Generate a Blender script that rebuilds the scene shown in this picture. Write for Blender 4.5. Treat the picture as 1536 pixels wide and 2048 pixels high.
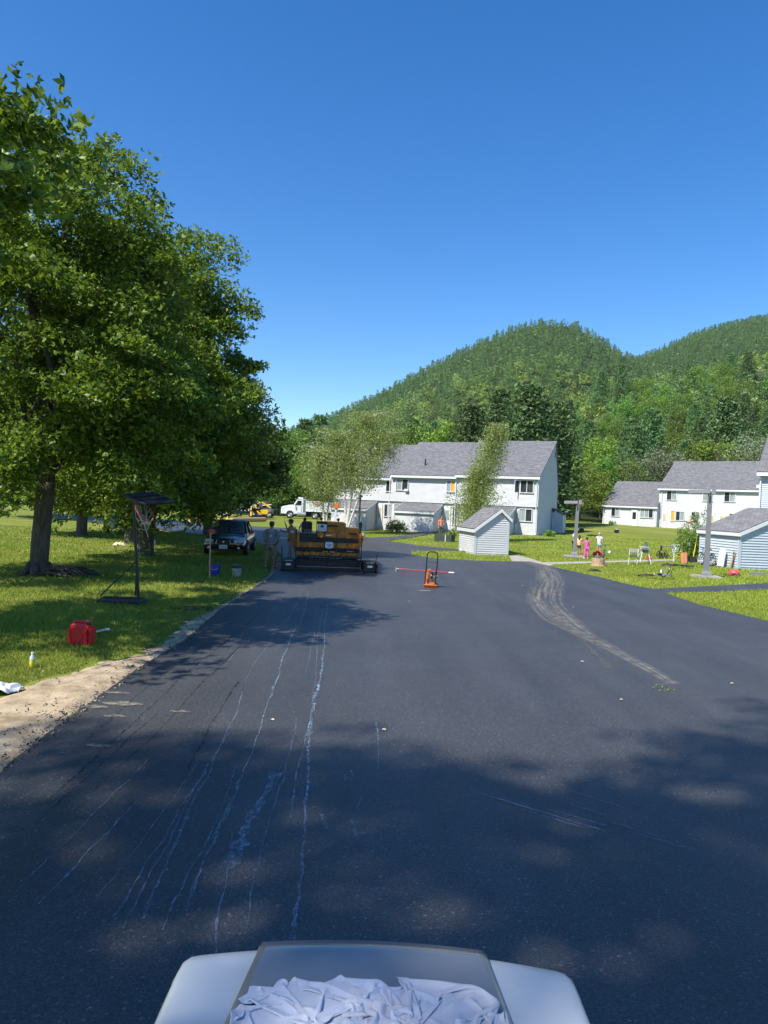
import bpy, bmesh, math, random
import numpy as np
from mathutils import Vector, Matrix, Euler
R = math.radians
SC = bpy.context.scene
for _o in list(bpy.data.objects): bpy.data.objects.remove(_o)

# ------------------------------------------------------------------ camera
F = 1420.0; CAMH = 2.5
cam_d = bpy.data.cameras.new("camera"); cam = bpy.data.objects.new("camera", cam_d)
SC.collection.objects.link(cam); SC.camera = cam
cam_d.sensor_fit = 'VERTICAL'; cam_d.sensor_height = 24.0; cam_d.lens = 24.0 * F / 2048.0
cam_d.clip_start = 0.05; cam_d.clip_end = 6000
PITCH = R(-0.68); ROLL = R(2.5)
cam.matrix_world = Matrix.Translation((0, 0, CAMH)) @ Matrix.Rotation(R(90) + PITCH, 4, 'X') @ Matrix.Rotation(ROLL, 4, 'Z')
CM = cam.matrix_world.copy(); CI = CM.inverted()
# ------------------------------------------------------------------ world, sun
EL = R(50); SAZ = (-0.74, -0.67)            # horizontal direction towards the sun
sv = Vector((SAZ[0], SAZ[1], 0)).normalized() * math.cos(EL) + Vector((0, 0, math.sin(EL)))
w = bpy.data.worlds.new("World"); SC.world = w; w.use_nodes = True
nt = w.node_tree; bg = nt.nodes['Background']
sky = nt.nodes.new('ShaderNodeTexSky'); sky.sky_type = 'NISHITA'; sky.sun_disc = False
sky.sun_elevation = EL; sky.sun_rotation = math.atan2(SAZ[0], SAZ[1]) % (2 * math.pi)
sky.altitude = 200; sky.air_density = 1.0; sky.dust_density = 0.25; sky.ozone_density = 2.6
hsv = nt.nodes.new('ShaderNodeHueSaturation'); hsv.inputs['Saturation'].default_value = 1.37; hsv.inputs['Hue'].default_value = 0.506
nt.links.new(sky.outputs[0], hsv.inputs['Color']); nt.links.new(hsv.outputs[0], bg.inputs[0]); bg.inputs[1].default_value = 0.112
sun_d = bpy.data.lights.new("sun", 'SUN'); sun_d.energy = 4.1; sun_d.angle = R(0.53); sun_d.color = (1, 0.955, 0.88)
sun = bpy.data.objects.new("sun", sun_d); SC.collection.objects.link(sun)
sun.rotation_euler = (-sv).to_track_quat('-Z', 'Y').to_euler(); sun.location = (-30, -30, 60)
SC.view_settings.view_transform = 'Standard'; SC.view_settings.look = 'None'
SC.view_settings.exposure = 0.85; SC.view_settings.gamma = 1
SC.cycles.max_bounces = 6; SC.cycles.diffuse_bounces = 3; SC.cycles.glossy_bounces = 3
SC.cycles.transparent_max_bounces = 12; SC.cycles.transmission_bounces = 4

# ------------------------------------------------------------------ pixel <-> place
def gz(x, y):                                # height of the ground
    s = min(1, max(0, (x + 4) / 18.0)); s = s * s * (3 - 2 * s)
    return s * 0.026 * max(0, min(y, 130) - 44)
def ray(px, py):
    d = Vector(((px - 768) / F, (1024 - py) / F, -1)); return (CM.to_3x3() @ d)
def G(px, py, z=None):                       # ground point seen at a pixel of the 1536x2048 photograph
    d = ray(px, py); zz = z if z is not None else 0.0
    for _ in range(30):
        t = (zz - CAMH) / min(d.z, -1e-5); x, y = d.x * t, d.y * t
        if z is not None: break
        zz = zz * 0.5 + gz(x, y) * 0.5
    return Vector((x, y, zz))
def A(px, py, D):                            # point seen at a pixel at distance D (along y)
    d = ray(px, py); t = D / d.y
    return Vector((d.x * t, D, CAMH + d.z * t))
def PX(p):
    q = CI @ Vector(p); return (768 + F * q.x / -q.z, 1024 - F * q.y / -q.z)

# ------------------------------------------------------------------ objects
def put(o, parent=None, coll=None):
    SC.collection.objects.link(o)
    if parent is not None: o.parent = parent
    return o
def tag(o, label=None, cat=None, group=None, kind=None):
    if label: o['label'] = label
    if cat: o['category'] = cat
    if group: o['group'] = group
    if kind: o['kind'] = kind
    return o
def empty(name, loc=(0, 0, 0), rz=0.0, label=None, cat=None, group=None, scale=1.0):
    o = bpy.data.objects.new(name, None); SC.collection.objects.link(o)
    o.location = loc; o.rotation_euler = (0, 0, rz); o.empty_display_size = 0.2
    o.scale = (scale,) * 3
    return tag(o, label, cat, group)
def copy_tree(o, parent=None):
    c = o.copy(); SC.collection.objects.link(c)
    if parent is not None: c.parent = parent
    for ch in list(o.children): copy_tree(ch, c)
    return c

class MB:
    """collects shapes, then becomes ONE mesh object"""
    def __init__(s): s.v = []; s.f = []; s.m = []
    def add(s, vs, fs, mi=0):
        b = len(s.v); s.v += [tuple(v) for v in vs]; s.f += [tuple(i + b for i in f) for f in fs]; s.m += [mi] * len(fs); return s
    def xf(s, M, start=0):
        for i in range(start, len(s.v)): s.v[i] = tuple(M @ Vector(s.v[i]))
        return s
    def box(s, c, d, rot=None, b=0.0, mi=0, taper=None):
        x, y, z = d[0] / 2, d[1] / 2, d[2] / 2
        if b <= 0:
            vs = [(i * x, j * y, k * z) for k in (-1, 1) for j in (-1, 1) for i in (-1, 1)]
            if taper: vs = [(v[0] * (taper[0] if v[2] > 0 else 1), v[1] * (taper[1] if v[2] > 0 else 1), v[2]) for v in vs]
            fs = [(0, 2, 3, 1), (4, 5, 7, 6), (0, 1, 5, 4), (2, 6, 7, 3), (0, 4, 6, 2), (1, 3, 7, 5)]
        else:
            bm = bmesh.new(); bmesh.ops.create_cube(bm, size=1)
            for v in bm.verts: v.co = Vector((v.co.x * 2 * x, v.co.y * 2 * y, v.co.z * 2 * z))
            if taper:
                for v in bm.verts:
                    if v.co.z > 0: v.co.x *= taper[0]; v.co.y *= taper[1]
            bmesh.ops.bevel(bm, geom=bm.edges[:], offset=b, segments=2, affect='EDGES')
            bm.verts.index_update(); vs = [tuple(v.co) for v in bm.verts]; fs = [tuple(v.index for v in f.verts) for f in bm.faces]; bm.free()
        M = Matrix.Translation(c) @ (Euler(rot).to_matrix().to_4x4() if rot else Matrix())
        return s.add([M @ Vector(v) for v in vs], fs, mi)
    def tube(s, pts, r, n=8, cap=True, mi=0, closed=False):
        pts = [Vector(p) for p in pts]; k = len(pts)
        rs = r if isinstance(r, (list, tuple)) else [r] * k
        rings = []; up = None
        for i, p in enumerate(pts):
            if closed: d = pts[(i + 1) % k] - pts[i - 1]
            else: d = (pts[min(i + 1, k - 1)] - pts[max(i - 1, 0)])
            if d.length < 1e-9: d = Vector((0, 0, 1))
            d.normalize()
            if up is None:
                up = Vector((0, 0, 1)) if abs(d.z) < .9 else Vector((1, 0, 0))
            a = d.cross(up)
            if a.length < 1e-6: a = d.cross(Vector((0, 1, 0)))
            a.normalize(); b = a.cross(d).normalized(); up = b
            rings.append([p + (a * math.cos(2 * math.pi * j / n) + b * math.sin(2 * math.pi * j / n)) * rs[i] for j in range(n)])
        vs = [v for ring in rings for v in ring]; fs = []
        for i in range(k if closed else k - 1):
            i2 = (i + 1) % k
            for j in range(n): fs.append((i * n + j, i * n + (j + 1) % n, i2 * n + (j + 1) % n, i2 * n + j))
        if cap and not closed: fs.append(tuple(range(n))[::-1]); fs.append(tuple((k - 1) * n + j for j in range(n)))
        return s.add(vs, fs, mi)
    def cyl(s, a, b, r, n=16, mi=0): return s.tube([a, b], r, n, True, mi)
    def lathe(s, prof, c=(0, 0, 0), n=20, mi=0, axis='Z', cap=True):
        vs = []; fs = []; k = len(prof)
        for (r, z) in prof:
            for j in range(n):
                t = 2 * math.pi * j / n
                p = (r * math.cos(t), r * math.sin(t), z)
                if axis == 'X': p = (z, p[0], p[1])
                if axis == 'Y': p = (p[0], z, p[1])
                vs.append((p[0] + c[0], p[1] + c[1], p[2] + c[2]))
        for i in range(k - 1):
            for j in range(n): fs.append((i * n + j, i * n + (j + 1) % n, (i + 1) * n + (j + 1) % n, (i + 1) * n + j))
        cap = cap and tuple(prof[0]) != tuple(prof[-1])
        if cap and prof[0][0] > 1e-4: fs.append(tuple(range(n))[::-1])
        if cap and prof[-1][0] > 1e-4: fs.append(tuple((k - 1) * n + j for j in range(n)))
        return s.add(vs, fs, mi)
    def prism(s, poly, y0, y1, plane='xz', mi=0):      # poly of 2d points extruded along the third axis
        n = len(poly)
        def P(a, t): return (a[0], t, a[1]) if plane == 'xz' else ((t, a[0], a[1]) if plane == 'yz' else (a[0], a[1], t))
        vs = [P(a, y0) for a in poly] + [P(a, y1) for a in poly]
        fs = [tuple(range(n)), tuple(range(2 * n - 1, n - 1, -1))] + [(i, i + n, (i + 1) % n + n, (i + 1) % n) for i in range(n)]
        return s.add(vs, fs, mi)
    def quad(s, *v, mi=0): return s.add(v, [tuple(range(len(v)))], mi)
    def build(s, name, mat, parent=None, smooth=False, bev=0.0, sub=0, loc=None, fixn=True):
        me = bpy.data.meshes.new(name); me.from_pydata(s.v, [], s.f)
        mats = mat if isinstance(mat, (list, tuple)) else [mat]
        for m in mats: me.materials.append(m)
        if len(mats) > 1: me.polygons.foreach_set('material_index', s.m)
        if fixn:
            bm = bmesh.new(); bm.from_mesh(me); bmesh.ops.recalc_face_normals(bm, faces=bm.faces[:]); bm.to_mesh(me); bm.free()
        if smooth:
            me.polygons.foreach_set('use_smooth', [True] * len(me.polygons))
            if smooth != 'all' and hasattr(me, 'set_sharp_from_angle'): me.set_sharp_from_angle(angle=R(40))
        o = bpy.data.objects.new(name, me); put(o, parent)
        if loc is not None: o.location = loc
        if bev > 0:
            b = o.modifiers.new('b', 'BEVEL'); b.width = bev; b.segments = 2; b.limit_method = 'ANGLE'; b.angle_limit = R(35)
        if sub:
            b = o.modifiers.new('s', 'SUBSURF'); b.levels = sub; b.render_levels = sub
        return o
def bez(pts, n=8):                              # Catmull-Rom through points
    pts = [Vector(p) for p in pts]; out = []
    for i in range(len(pts) - 1):
        p0 = pts[max(i - 1, 0)]; p1 = pts[i]; p2 = pts[i + 1]; p3 = pts[min(i + 2, len(pts) - 1)]
        for k in range(n):
            t = k / n
            out.append(0.5 * ((2 * p1) + (p2 - p0) * t + (2 * p0 - 5 * p1 + 4 * p2 - p3) * t * t + (3 * p1 - p0 - 3 * p2 + p3) * t ** 3))
    out.append(pts[-1]); return out

# ------------------------------------------------------------------ materials
MATS = {}
def mat(name, col, rough=0.6, metal=0.0, noise=0.0, nscale=8.0, bump=0.0, bscale=None, spec=0.5, coat=0.0, col2=None, trans=0.0, coords='Object', detail=5.0, stretch=None, alpha=None):
    m = bpy.data.materials.new(name); m.use_nodes = True; t = m.node_tree; p = t.nodes['Principled BSDF']
    p.inputs['Base Color'].default_value = (*col, 1); p.inputs['Roughness'].default_value = rough; p.inputs['Metallic'].default_value = metal
    p.inputs['Specular IOR Level'].default_value = spec; p.inputs['Coat Weight'].default_value = coat; p.inputs['Coat Roughness'].default_value = 0.08
    if trans: p.inputs['Transmission Weight'].default_value = trans
    tc = t.nodes.new('ShaderNodeTexCoord'); src = tc.outputs[coords]
    if stretch:
        mp = t.nodes.new('ShaderNodeMapping'); mp.inputs['Scale'].default_value = stretch; t.links.new(src, mp.inputs[0]); src = mp.outputs[0]
    if noise > 0 or col2:
        n = t.nodes.new('ShaderNodeTexNoise'); n.inputs['Scale'].default_value = nscale; n.inputs['Detail'].default_value = detail; n.inputs['Roughness'].default_value = .65
        t.links.new(src, n.inputs['Vector'])
        r = t.nodes.new('ShaderNodeValToRGB'); r.color_ramp.elements[0].position = .33; r.color_ramp.elements[1].position = .67
        c2 = col2 if col2 else tuple(min(1, c * (1 + noise)) for c in col)
        c1 = col if col2 else tuple(c * (1 - noise) for c in col)
        r.color_ramp.elements[0].color = (*c1, 1); r.color_ramp.elements[1].color = (*c2, 1)
        t.links.new(n.outputs['Fac'], r.inputs[0]); t.links.new(r.outputs[0], p.inputs['Base Color'])
    if bump > 0:
        n2 = t.nodes.new('ShaderNodeTexNoise'); n2.inputs['Scale'].default_value = bscale or nscale * 3; n2.inputs['Detail'].default_value = 4
        t.links.new(src, n2.inputs['Vector'])
        b = t.nodes.new('ShaderNodeBump'); b.inputs['Strength'].default_value = bump; b.inputs['Distance'].default_value = 0.02
        t.links.new(n2.outputs['Fac'], b.inputs['Height']); t.links.new(b.outputs[0], p.inputs['Normal'])
    MATS[name] = m; return m
def glassy(name, col=(0.03, 0.035, 0.04), rough=0.05):
    return mat(name, col, rough, spec=0.9)
def leafmat(name, c1, c2, transl=0.35, rough=0.55, attr=False, var=0.35, spec=0.35):
    m = bpy.data.materials.new(name); m.use_nodes = True; t = m.node_tree; p = t.nodes['Principled BSDF']; out = t.nodes['Material Output']
    g = t.nodes.new('ShaderNodeNewGeometry'); mix = t.nodes.new('ShaderNodeMix'); mix.data_type = 'RGBA'
    mix.inputs['A'].default_value = (*c1, 1); mix.inputs['B'].default_value = (*c2, 1); t.links.new(g.outputs['Random Per Island'], mix.inputs['Factor'])
    oi = t.nodes.new('ShaderNodeObjectInfo'); hs = t.nodes.new('ShaderNodeHueSaturation')
    mr = t.nodes.new('ShaderNodeMapRange'); mr.inputs['To Min'].default_value = 1 - var; mr.inputs['To Max'].default_value = 1 + var
    t.links.new(oi.outputs['Random'], mr.inputs['Value']); t.links.new(mr.outputs[0], hs.inputs['Value'])
    mh = t.nodes.new('ShaderNodeMath'); mh.operation = 'MULTIPLY_ADD'; mh.inputs[1].default_value = 0.05 * (var / .35); mh.inputs[2].default_value = 0.475 + .025 * (1 - var / .35)
    t.links.new(oi.outputs['Random'], mh.inputs[0]); t.links.new(mh.outputs[0], hs.inputs['Hue'])
    src = mix.outputs['Result']
    if attr:
        at = t.nodes.new('ShaderNodeAttribute'); at.attribute_name = 'tint'
        mm = t.nodes.new('ShaderNodeMix'); mm.data_type = 'RGBA'; mm.blend_type = 'MULTIPLY'; mm.inputs['Factor'].default_value = 1
        t.links.new(src, mm.inputs['A']); t.links.new(at.outputs['Color'], mm.inputs['B']); src = mm.outputs['Result']
    t.links.new(src, hs.inputs['Color'])
    t.links.new(hs.outputs[0], p.inputs['Base Color']); p.inputs['Roughness'].default_value = rough; p.inputs['Specular IOR Level'].default_value = spec
    tr = t.nodes.new('ShaderNodeBsdfTranslucent'); h2 = t.nodes.new('ShaderNodeHueSaturation'); h2.inputs['Value'].default_value = 1.25; h2.inputs['Hue'].default_value = .485
    t.links.new(hs.outputs[0], h2.inputs['Color']); t.links.new(h2.outputs[0], tr.inputs[0])
    ms = t.nodes.new('ShaderNodeMixShader'); ms.inputs[0].default_value = transl
    t.links.new(p.outputs[0], ms.inputs[1]); t.links.new(tr.outputs[0], ms.inputs[2]); t.links.new(ms.outputs[0], out.inputs[0])
    MATS[name] = m; return m

# ------------------------------------------------------------------ ground, road
rng = np.random.default_rng(7); random.seed(5)
def w2(pts): return [(G(*p).x, G(*p).y) for p in pts]
def pip(px, py, poly):
    px = np.asarray(px); py = np.asarray(py); ins = np.zeros(px.shape, bool); n = len(poly)
    for i in range(n):
        x0, y0 = poly[i]; x1, y1 = poly[(i + 1) % n]
        if y0 == y1: continue
        c = ((y0 > py) != (y1 > py)) & (px < (x1 - x0) * (py - y0) / (y1 - y0) + x0); ins ^= c
    return ins
ROAD = w2([(0, 1545), (113, 1456), (175, 1411), (273, 1340), (365, 1285), (437, 1223), (500, 1180), (547, 1150), (563, 1112), (545, 1094), (505, 1084), (415, 1071), (306, 1058), (200, 1047), (100, 1037),
    (100, 1027), (200, 1033), (309, 1041), (400, 1047), (494, 1053), (573, 1057), (660, 1066), (742, 1076), (770, 1082), (842, 1092), (912, 1099), (985, 1104),
    (912, 1101.5), (850, 1102.5), (828, 1104), (821, 1106.5), (827, 1110), (840, 1113), (868, 1117), (950, 1122), (1024, 1123.5), (1060, 1124), (1100, 1133), (1208, 1157), (1250, 1168), (1282, 1175), (1310, 1178.5),
    (1536, 1167), (1800, 1157), (1800, 1169), (1536, 1180), (1412, 1184), (1330, 1187), (1397, 1210), (1536, 1243), (1760, 1300)]) + [(12.5, 6), (14, -40), (-3.1, -40), (-3.15, 0)]
FOOT = w2([(742, 1076), (790, 1074), (830, 1068.5), (868, 1061), (888, 1060.5), (874, 1066), (842, 1072.5), (805, 1078), (770, 1082)])
CONC = w2([(1018, 1112), (1038, 1112), (1062, 1118), (1085, 1125.5), (1200, 1123), (1327, 1119.5), (1350, 1119), (1350, 1122), (1327, 1123), (1200, 1126.5), (1106, 1130), (1100, 1133), (1060, 1124), (1024, 1123.5)])
DRIVE = w2([(380, 1042), (440, 1040), (560, 1038), (690, 1040), (690, 1034), (560, 1031), (400, 1033)])
_in = [(x + .13, y) for x, y in w2([(0, 1545), (113, 1456), (175, 1411), (273, 1340), (365, 1285), (437, 1223), (500, 1180), (547, 1150), (563, 1112)])]
VERGE = _in + w2([(555, 1112), (530, 1152), (505, 1170), (467, 1192), (419, 1220), (365, 1245), (310, 1290), (255, 1315), (190, 1322), (150, 1343), (66, 1362), (-60, 1418)]) + [(-6.0, 4), (-3.02, 4)]

def sheet(name, poly, dz, material, kind='structure', cell=3.0, jag=0.0):
    if jag:
        q = []
        for i in range(len(poly)):
            a = Vector(poly[i]); b = Vector(poly[(i + 1) % len(poly)]); L = (b - a).length
            if L > 30: q.append(tuple(a)); continue
            n = max(1, int(L / 0.12))
            nn = Vector((-(b - a).y, (b - a).x)).normalized()
            for k in range(n): q.append(tuple(a.lerp(b, k / n) + nn * random.uniform(-jag, jag)))
        poly = q
    bm = bmesh.new(); vs = [bm.verts.new((x, y, 0)) for x, y in poly]; bm.faces.new(vs)
    bmesh.ops.triangulate(bm, faces=bm.faces[:])
    xs = [p[0] for p in poly]; ys = [p[1] for p in poly]
    y = 44.0
    while y < max(ys):
        bmesh.ops.bisect_plane(bm, geom=bm.verts[:] + bm.edges[:] + bm.faces[:], plane_co=(0, y, 0), plane_no=(0, 1, 0)); y += cell
    if max(ys) > 44:
        x = -4.0
        while x < min(max(xs), 15):
            bmesh.ops.bisect_plane(bm, geom=bm.verts[:] + bm.edges[:] + bm.faces[:], plane_co=(x, 0, 0), plane_no=(1, 0, 0)); x += cell
    for v in bm.verts: v.co.z = gz(v.co.x, v.co.y) + dz * (1 if v.co.y < 40 else min(4, 1 + (v.co.y - 40) / 15))
    bmesh.ops.recalc_face_normals(bm, faces=bm.faces[:])
    me = bpy.data.meshes.new(name); bm.to_mesh(me); bm.free()
    if me.polygons and me.polygons[0].normal.z < 0: me.flip_normals()
    me.materials.append(material); o = bpy.data.objects.new(name, me); put(o); return tag(o, kind=kind)

def asphalt_mat():
    m = bpy.data.materials.new('asphalt'); m.use_nodes = True; t = m.node_tree; L = t.links; N = t.nodes; p = N['Principled BSDF']
    tc = N.new('ShaderNodeTexCoord')
    def noise(s, d=3, r=.6, st=None):
        n = N.new('ShaderNodeTexNoise'); n.inputs['Scale'].default_value = s; n.inputs['Detail'].default_value = d; n.inputs['Roughness'].default_value = r
        if st:
            mp = N.new('ShaderNodeMapping'); mp.inputs['Scale'].default_value = st; L.new(tc.outputs['Object'], mp.inputs[0]); L.new(mp.outputs[0], n.inputs[0])
        else: L.new(tc.outputs['Object'], n.inputs[0])
        return n.outputs['Fac']
    def ramp(src, stops):
        r = N.new('ShaderNodeValToRGB'); e = r.color_ramp.elements
        while len(e) < len(stops): e.new(0.5)
        for i, (pos, c) in enumerate(stops): e[i].position = pos; e[i].color = (*c, 1)
        L.new(src, r.inputs[0]); return r.outputs[0]
    base = ramp(noise(0.35, 5, .6), [(.3, (.052, .052, .053)), (.7, (.068, .068, .069))])
    lay = ramp(noise(1.2, 4, .6, (1, .12, 1)), [(.35, (.86,) * 3), (.65, (1.12,) * 3)])   # faint passes of the paver, along the road
    grain = ramp(noise(62, 5, .85), [(.32, (.38,) * 3), (.5, (.9,) * 3), (.68, (2.3,) * 3)])
    v = N.new('ShaderNodeTexVoronoi'); v.inputs['Scale'].default_value = 70; L.new(tc.outputs['Object'], v.inputs[0])
    stone = ramp(v.outputs['Color'], [(.0, (.8,) * 3), (.86, (.9,) * 3), (.93, (2.4, 2.3, 2.1))])
    def mul(a, b):
        mm = N.new('ShaderNodeMix'); mm.data_type = 'RGBA'; mm.blend_type = 'MULTIPLY'; mm.inputs['Factor'].default_value = 1
        L.new(a, mm.inputs['A']); L.new(b, mm.inputs['B']); return mm.outputs['Result']
    L.new(mul(mul(mul(base, lay), grain), stone), p.inputs['Base Color'])
    p.inputs['Specular IOR Level'].default_value = .55
    rr = N.new('ShaderNodeMapRange'); rr.inputs['To Min'].default_value = .42; rr.inputs['To Max'].default_value = .62
    L.new(noise(.8, 4), rr.inputs[0]); L.new(rr.outputs[0], p.inputs['Roughness'])
    b = N.new('ShaderNodeBump'); b.inputs['Strength'].default_value = .6; b.inputs['Distance'].default_value = .006
    L.new(noise(70, 3, .7), b.inputs['Height']); L.new(b.outputs[0], p.inputs['Normal'])
    return m
M_ASPH = asphalt_mat()
def grass_ground():
    m = mat('grass_ground', (.12, .165, .022), .95, col2=(.19, .22, .035), nscale=1.4, detail=6, bump=.6, bscale=35, spec=.1)
    t = m.node_tree; p = t.nodes['Principled BSDF']; N = t.nodes; L = t.links
    lk = [l for l in t.links if l.to_socket == p.inputs['Base Color']][0]; src = lk.from_socket
    tc = N.new('ShaderNodeTexCoord'); n = N.new('ShaderNodeTexNoise'); n.inputs['Scale'].default_value = .22; n.inputs['Detail'].default_value = 7
    mp = N.new('ShaderNodeMapping'); mp.inputs['Scale'].default_value = (1, 1.9, 1); mp.inputs['Rotation'].default_value = (0, 0, .5)
    L.new(tc.outputs['Object'], mp.inputs[0]); L.new(mp.outputs[0], n.inputs[0])
    r = N.new('ShaderNodeValToRGB'); r.color_ramp.elements[0].position = .47; r.color_ramp.elements[1].position = .72
    L.new(n.outputs['Fac'], r.inputs[0]); mx = N.new('ShaderNodeMix'); mx.data_type = 'RGBA'; L.new(r.outputs[0], mx.inputs['Factor']); L.new(src, mx.inputs['A']); mx.inputs['B'].default_value = (.28, .26, .08, 1)
    n2 = N.new('ShaderNodeTexNoise'); n2.inputs['Scale'].default_value = 38; n2.inputs['Detail'].default_value = 3; L.new(tc.outputs['Object'], n2.inputs[0])
    r2 = N.new('ShaderNodeValToRGB'); r2.color_ramp.elements[0].position = .3; r2.color_ramp.elements[1].position = .7; r2.color_ramp.elements[0].color = (.55, .55, .55, 1); r2.color_ramp.elements[1].color = (1.45, 1.45, 1.45, 1)
    L.new(n2.outputs['Fac'], r2.inputs[0]); mm = N.new('ShaderNodeMix'); mm.data_type = 'RGBA'; mm.blend_type = 'MULTIPLY'; mm.inputs['Factor'].default_value = 1
    L.new(mx.outputs['Result'], mm.inputs['A']); L.new(r2.outputs[0], mm.inputs['B']); L.new(mm.outputs['Result'], p.inputs['Base Color'])
    return m
M_GG = grass_ground()
# one ground sheet out to the horizon
def build_ground():
    xs = np.concatenate([[-4000, -1500, -600, -300, -150], np.arange(-80, 81, 2.0), [150, 300, 600, 1500, 4000]])
    ys = np.concatenate([[-600, -200, -60], np.arange(-20, 131, 2.0), [150, 200, 300, 600, 1500, 4000]])
    v = [(x, y, gz(x, y)) for y in ys for x in xs]; nx = len(xs); f = []
    for j in range(len(ys) - 1):
        for i in range(nx - 1): f.append((j * nx + i, j * nx + i + 1, (j + 1) * nx + i + 1, (j + 1) * nx + i))
    me = bpy.data.meshes.new('ground'); me.from_pydata(v, [], f); me.materials.append(M_GG)
    me.polygons.foreach_set('use_smooth', [True] * len(f))
    tag(put(bpy.data.objects.new('ground', me)), kind='structure')
build_ground()
sheet('road', ROAD, .02, M_ASPH, jag=0.008)
sheet('path', FOOT, .022, M_ASPH)
M_CONC = mat('concrete', (.36, .33, .28), .9, noise=.22, nscale=3, bump=.3, bscale=60, spec=.2)
sheet('pavement', CONC, .024, M_CONC)
M_SAND = mat('sandy_soil', (.25, .185, .115), .95, col2=(.52, .41, .27), nscale=3.5, detail=9, bump=1.0, bscale=9, spec=.1)
def verge():
    # raised, lumpy strip of sand pushed against the new asphalt, thinning into the lawn
    xs = np.arange(-8.6, -2.9, .07); ys = np.arange(3, 34, .1); nx = len(xs)
    X, Y = np.meshgrid(xs, ys); ins = pip(X.ravel(), Y.ravel(), VERGE).reshape(X.shape)
    d = np.zeros(X.shape); cur = ins.copy()
    for k in range(9):
        d += cur; c = cur.copy(); c[1:] &= cur[:-1]; c[:-1] &= cur[1:]; c[:, 1:] &= cur[:, :-1]; c[:, :-1] &= cur[:, 1:]; cur = c
    r = rng.random(X.shape)
    for _ in range(2): r = (r + np.roll(r, 1, 0) + np.roll(r, -1, 0) + np.roll(r, 1, 1) + np.roll(r, -1, 1)) / 5
    big = np.sin(X * 5 + Y * 2.3) * .5 + np.sin(Y * 4.1 - X * 3) * .5
    h = d / 9; Z = -.03 + .066 * np.minimum(1, h * 2.2) + (r - .5) * .10 * (h > 0) + big * .012 * h
    Z = np.where(ins, Z, -.05)
    v = np.stack([X.ravel(), Y.ravel(), Z.ravel()], 1); f = []
    idx = np.arange(X.size).reshape(X.shape)
    k = ins[:-1, :-1] | ins[1:, :-1] | ins[:-1, 1:] | ins[1:, 1:]
    q = np.stack([idx[:-1, :-1][k], idx[:-1, 1:][k], idx[1:, 1:][k], idx[1:, :-1][k]], 1)
    me = bpy.data.meshes.new('dirt_verge'); me.from_pydata(v.tolist(), [], q.tolist()); me.materials.append(M_SAND)
    me.polygons.foreach_set('use_smooth', [True] * len(me.polygons))
    tag(put(bpy.data.objects.new('dirt_path', me)), kind='structure')
verge()
# black loose soil dumped in the lawn by the verge
sheet('soil_ground', w2([(340, 1217), (385, 1214), (425, 1216), (420, 1220), (370, 1222), (345, 1220)]), .03, mat('dark_soil', (.03, .022, .016), .95, noise=.4, nscale=12), jag=.03)

def strip(name, pts, widths, dz, material, kind='structure'):
    """ribbon on the ground; uv u across, v metres along"""
    me = bpy.data.meshes.new(name); v = []; f = []; uv = []
    L = 0
    for i, p in enumerate(pts):
        a = Vector(pts[max(i - 1, 0)][:2]); b = Vector(pts[min(i + 1, len(pts) - 1)][:2]); d = (b - a).normalized(); n = Vector((d.y, -d.x))
        if i: L += (Vector(p[:2]) - Vector(pts[i - 1][:2])).length
        for k in (-1, -.5, 0, .5, 1):
            q = Vector(p[:2]) + n * widths[i] * k; v.append((q.x, q.y, gz(q.x, q.y) + dz)); uv.append(((k + 1) / 2, L))
    for i in range(len(pts) - 1):
        for k in range(4): f.append((i * 5 + k, i * 5 + k + 1, i * 5 + 6 + k, i * 5 + 5 + k))
    me.from_pydata(v, [], f); l = me.uv_layers.new(name='UVMap')
    for lp in me.loops: l.data[lp.index].uv = uv[lp.vertex_index]
    if me.polygons[0].normal.z < 0: me.flip_normals()
    me.materials.append(material); return tag(put(bpy.data.objects.new(name, me)), kind=kind)
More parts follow.
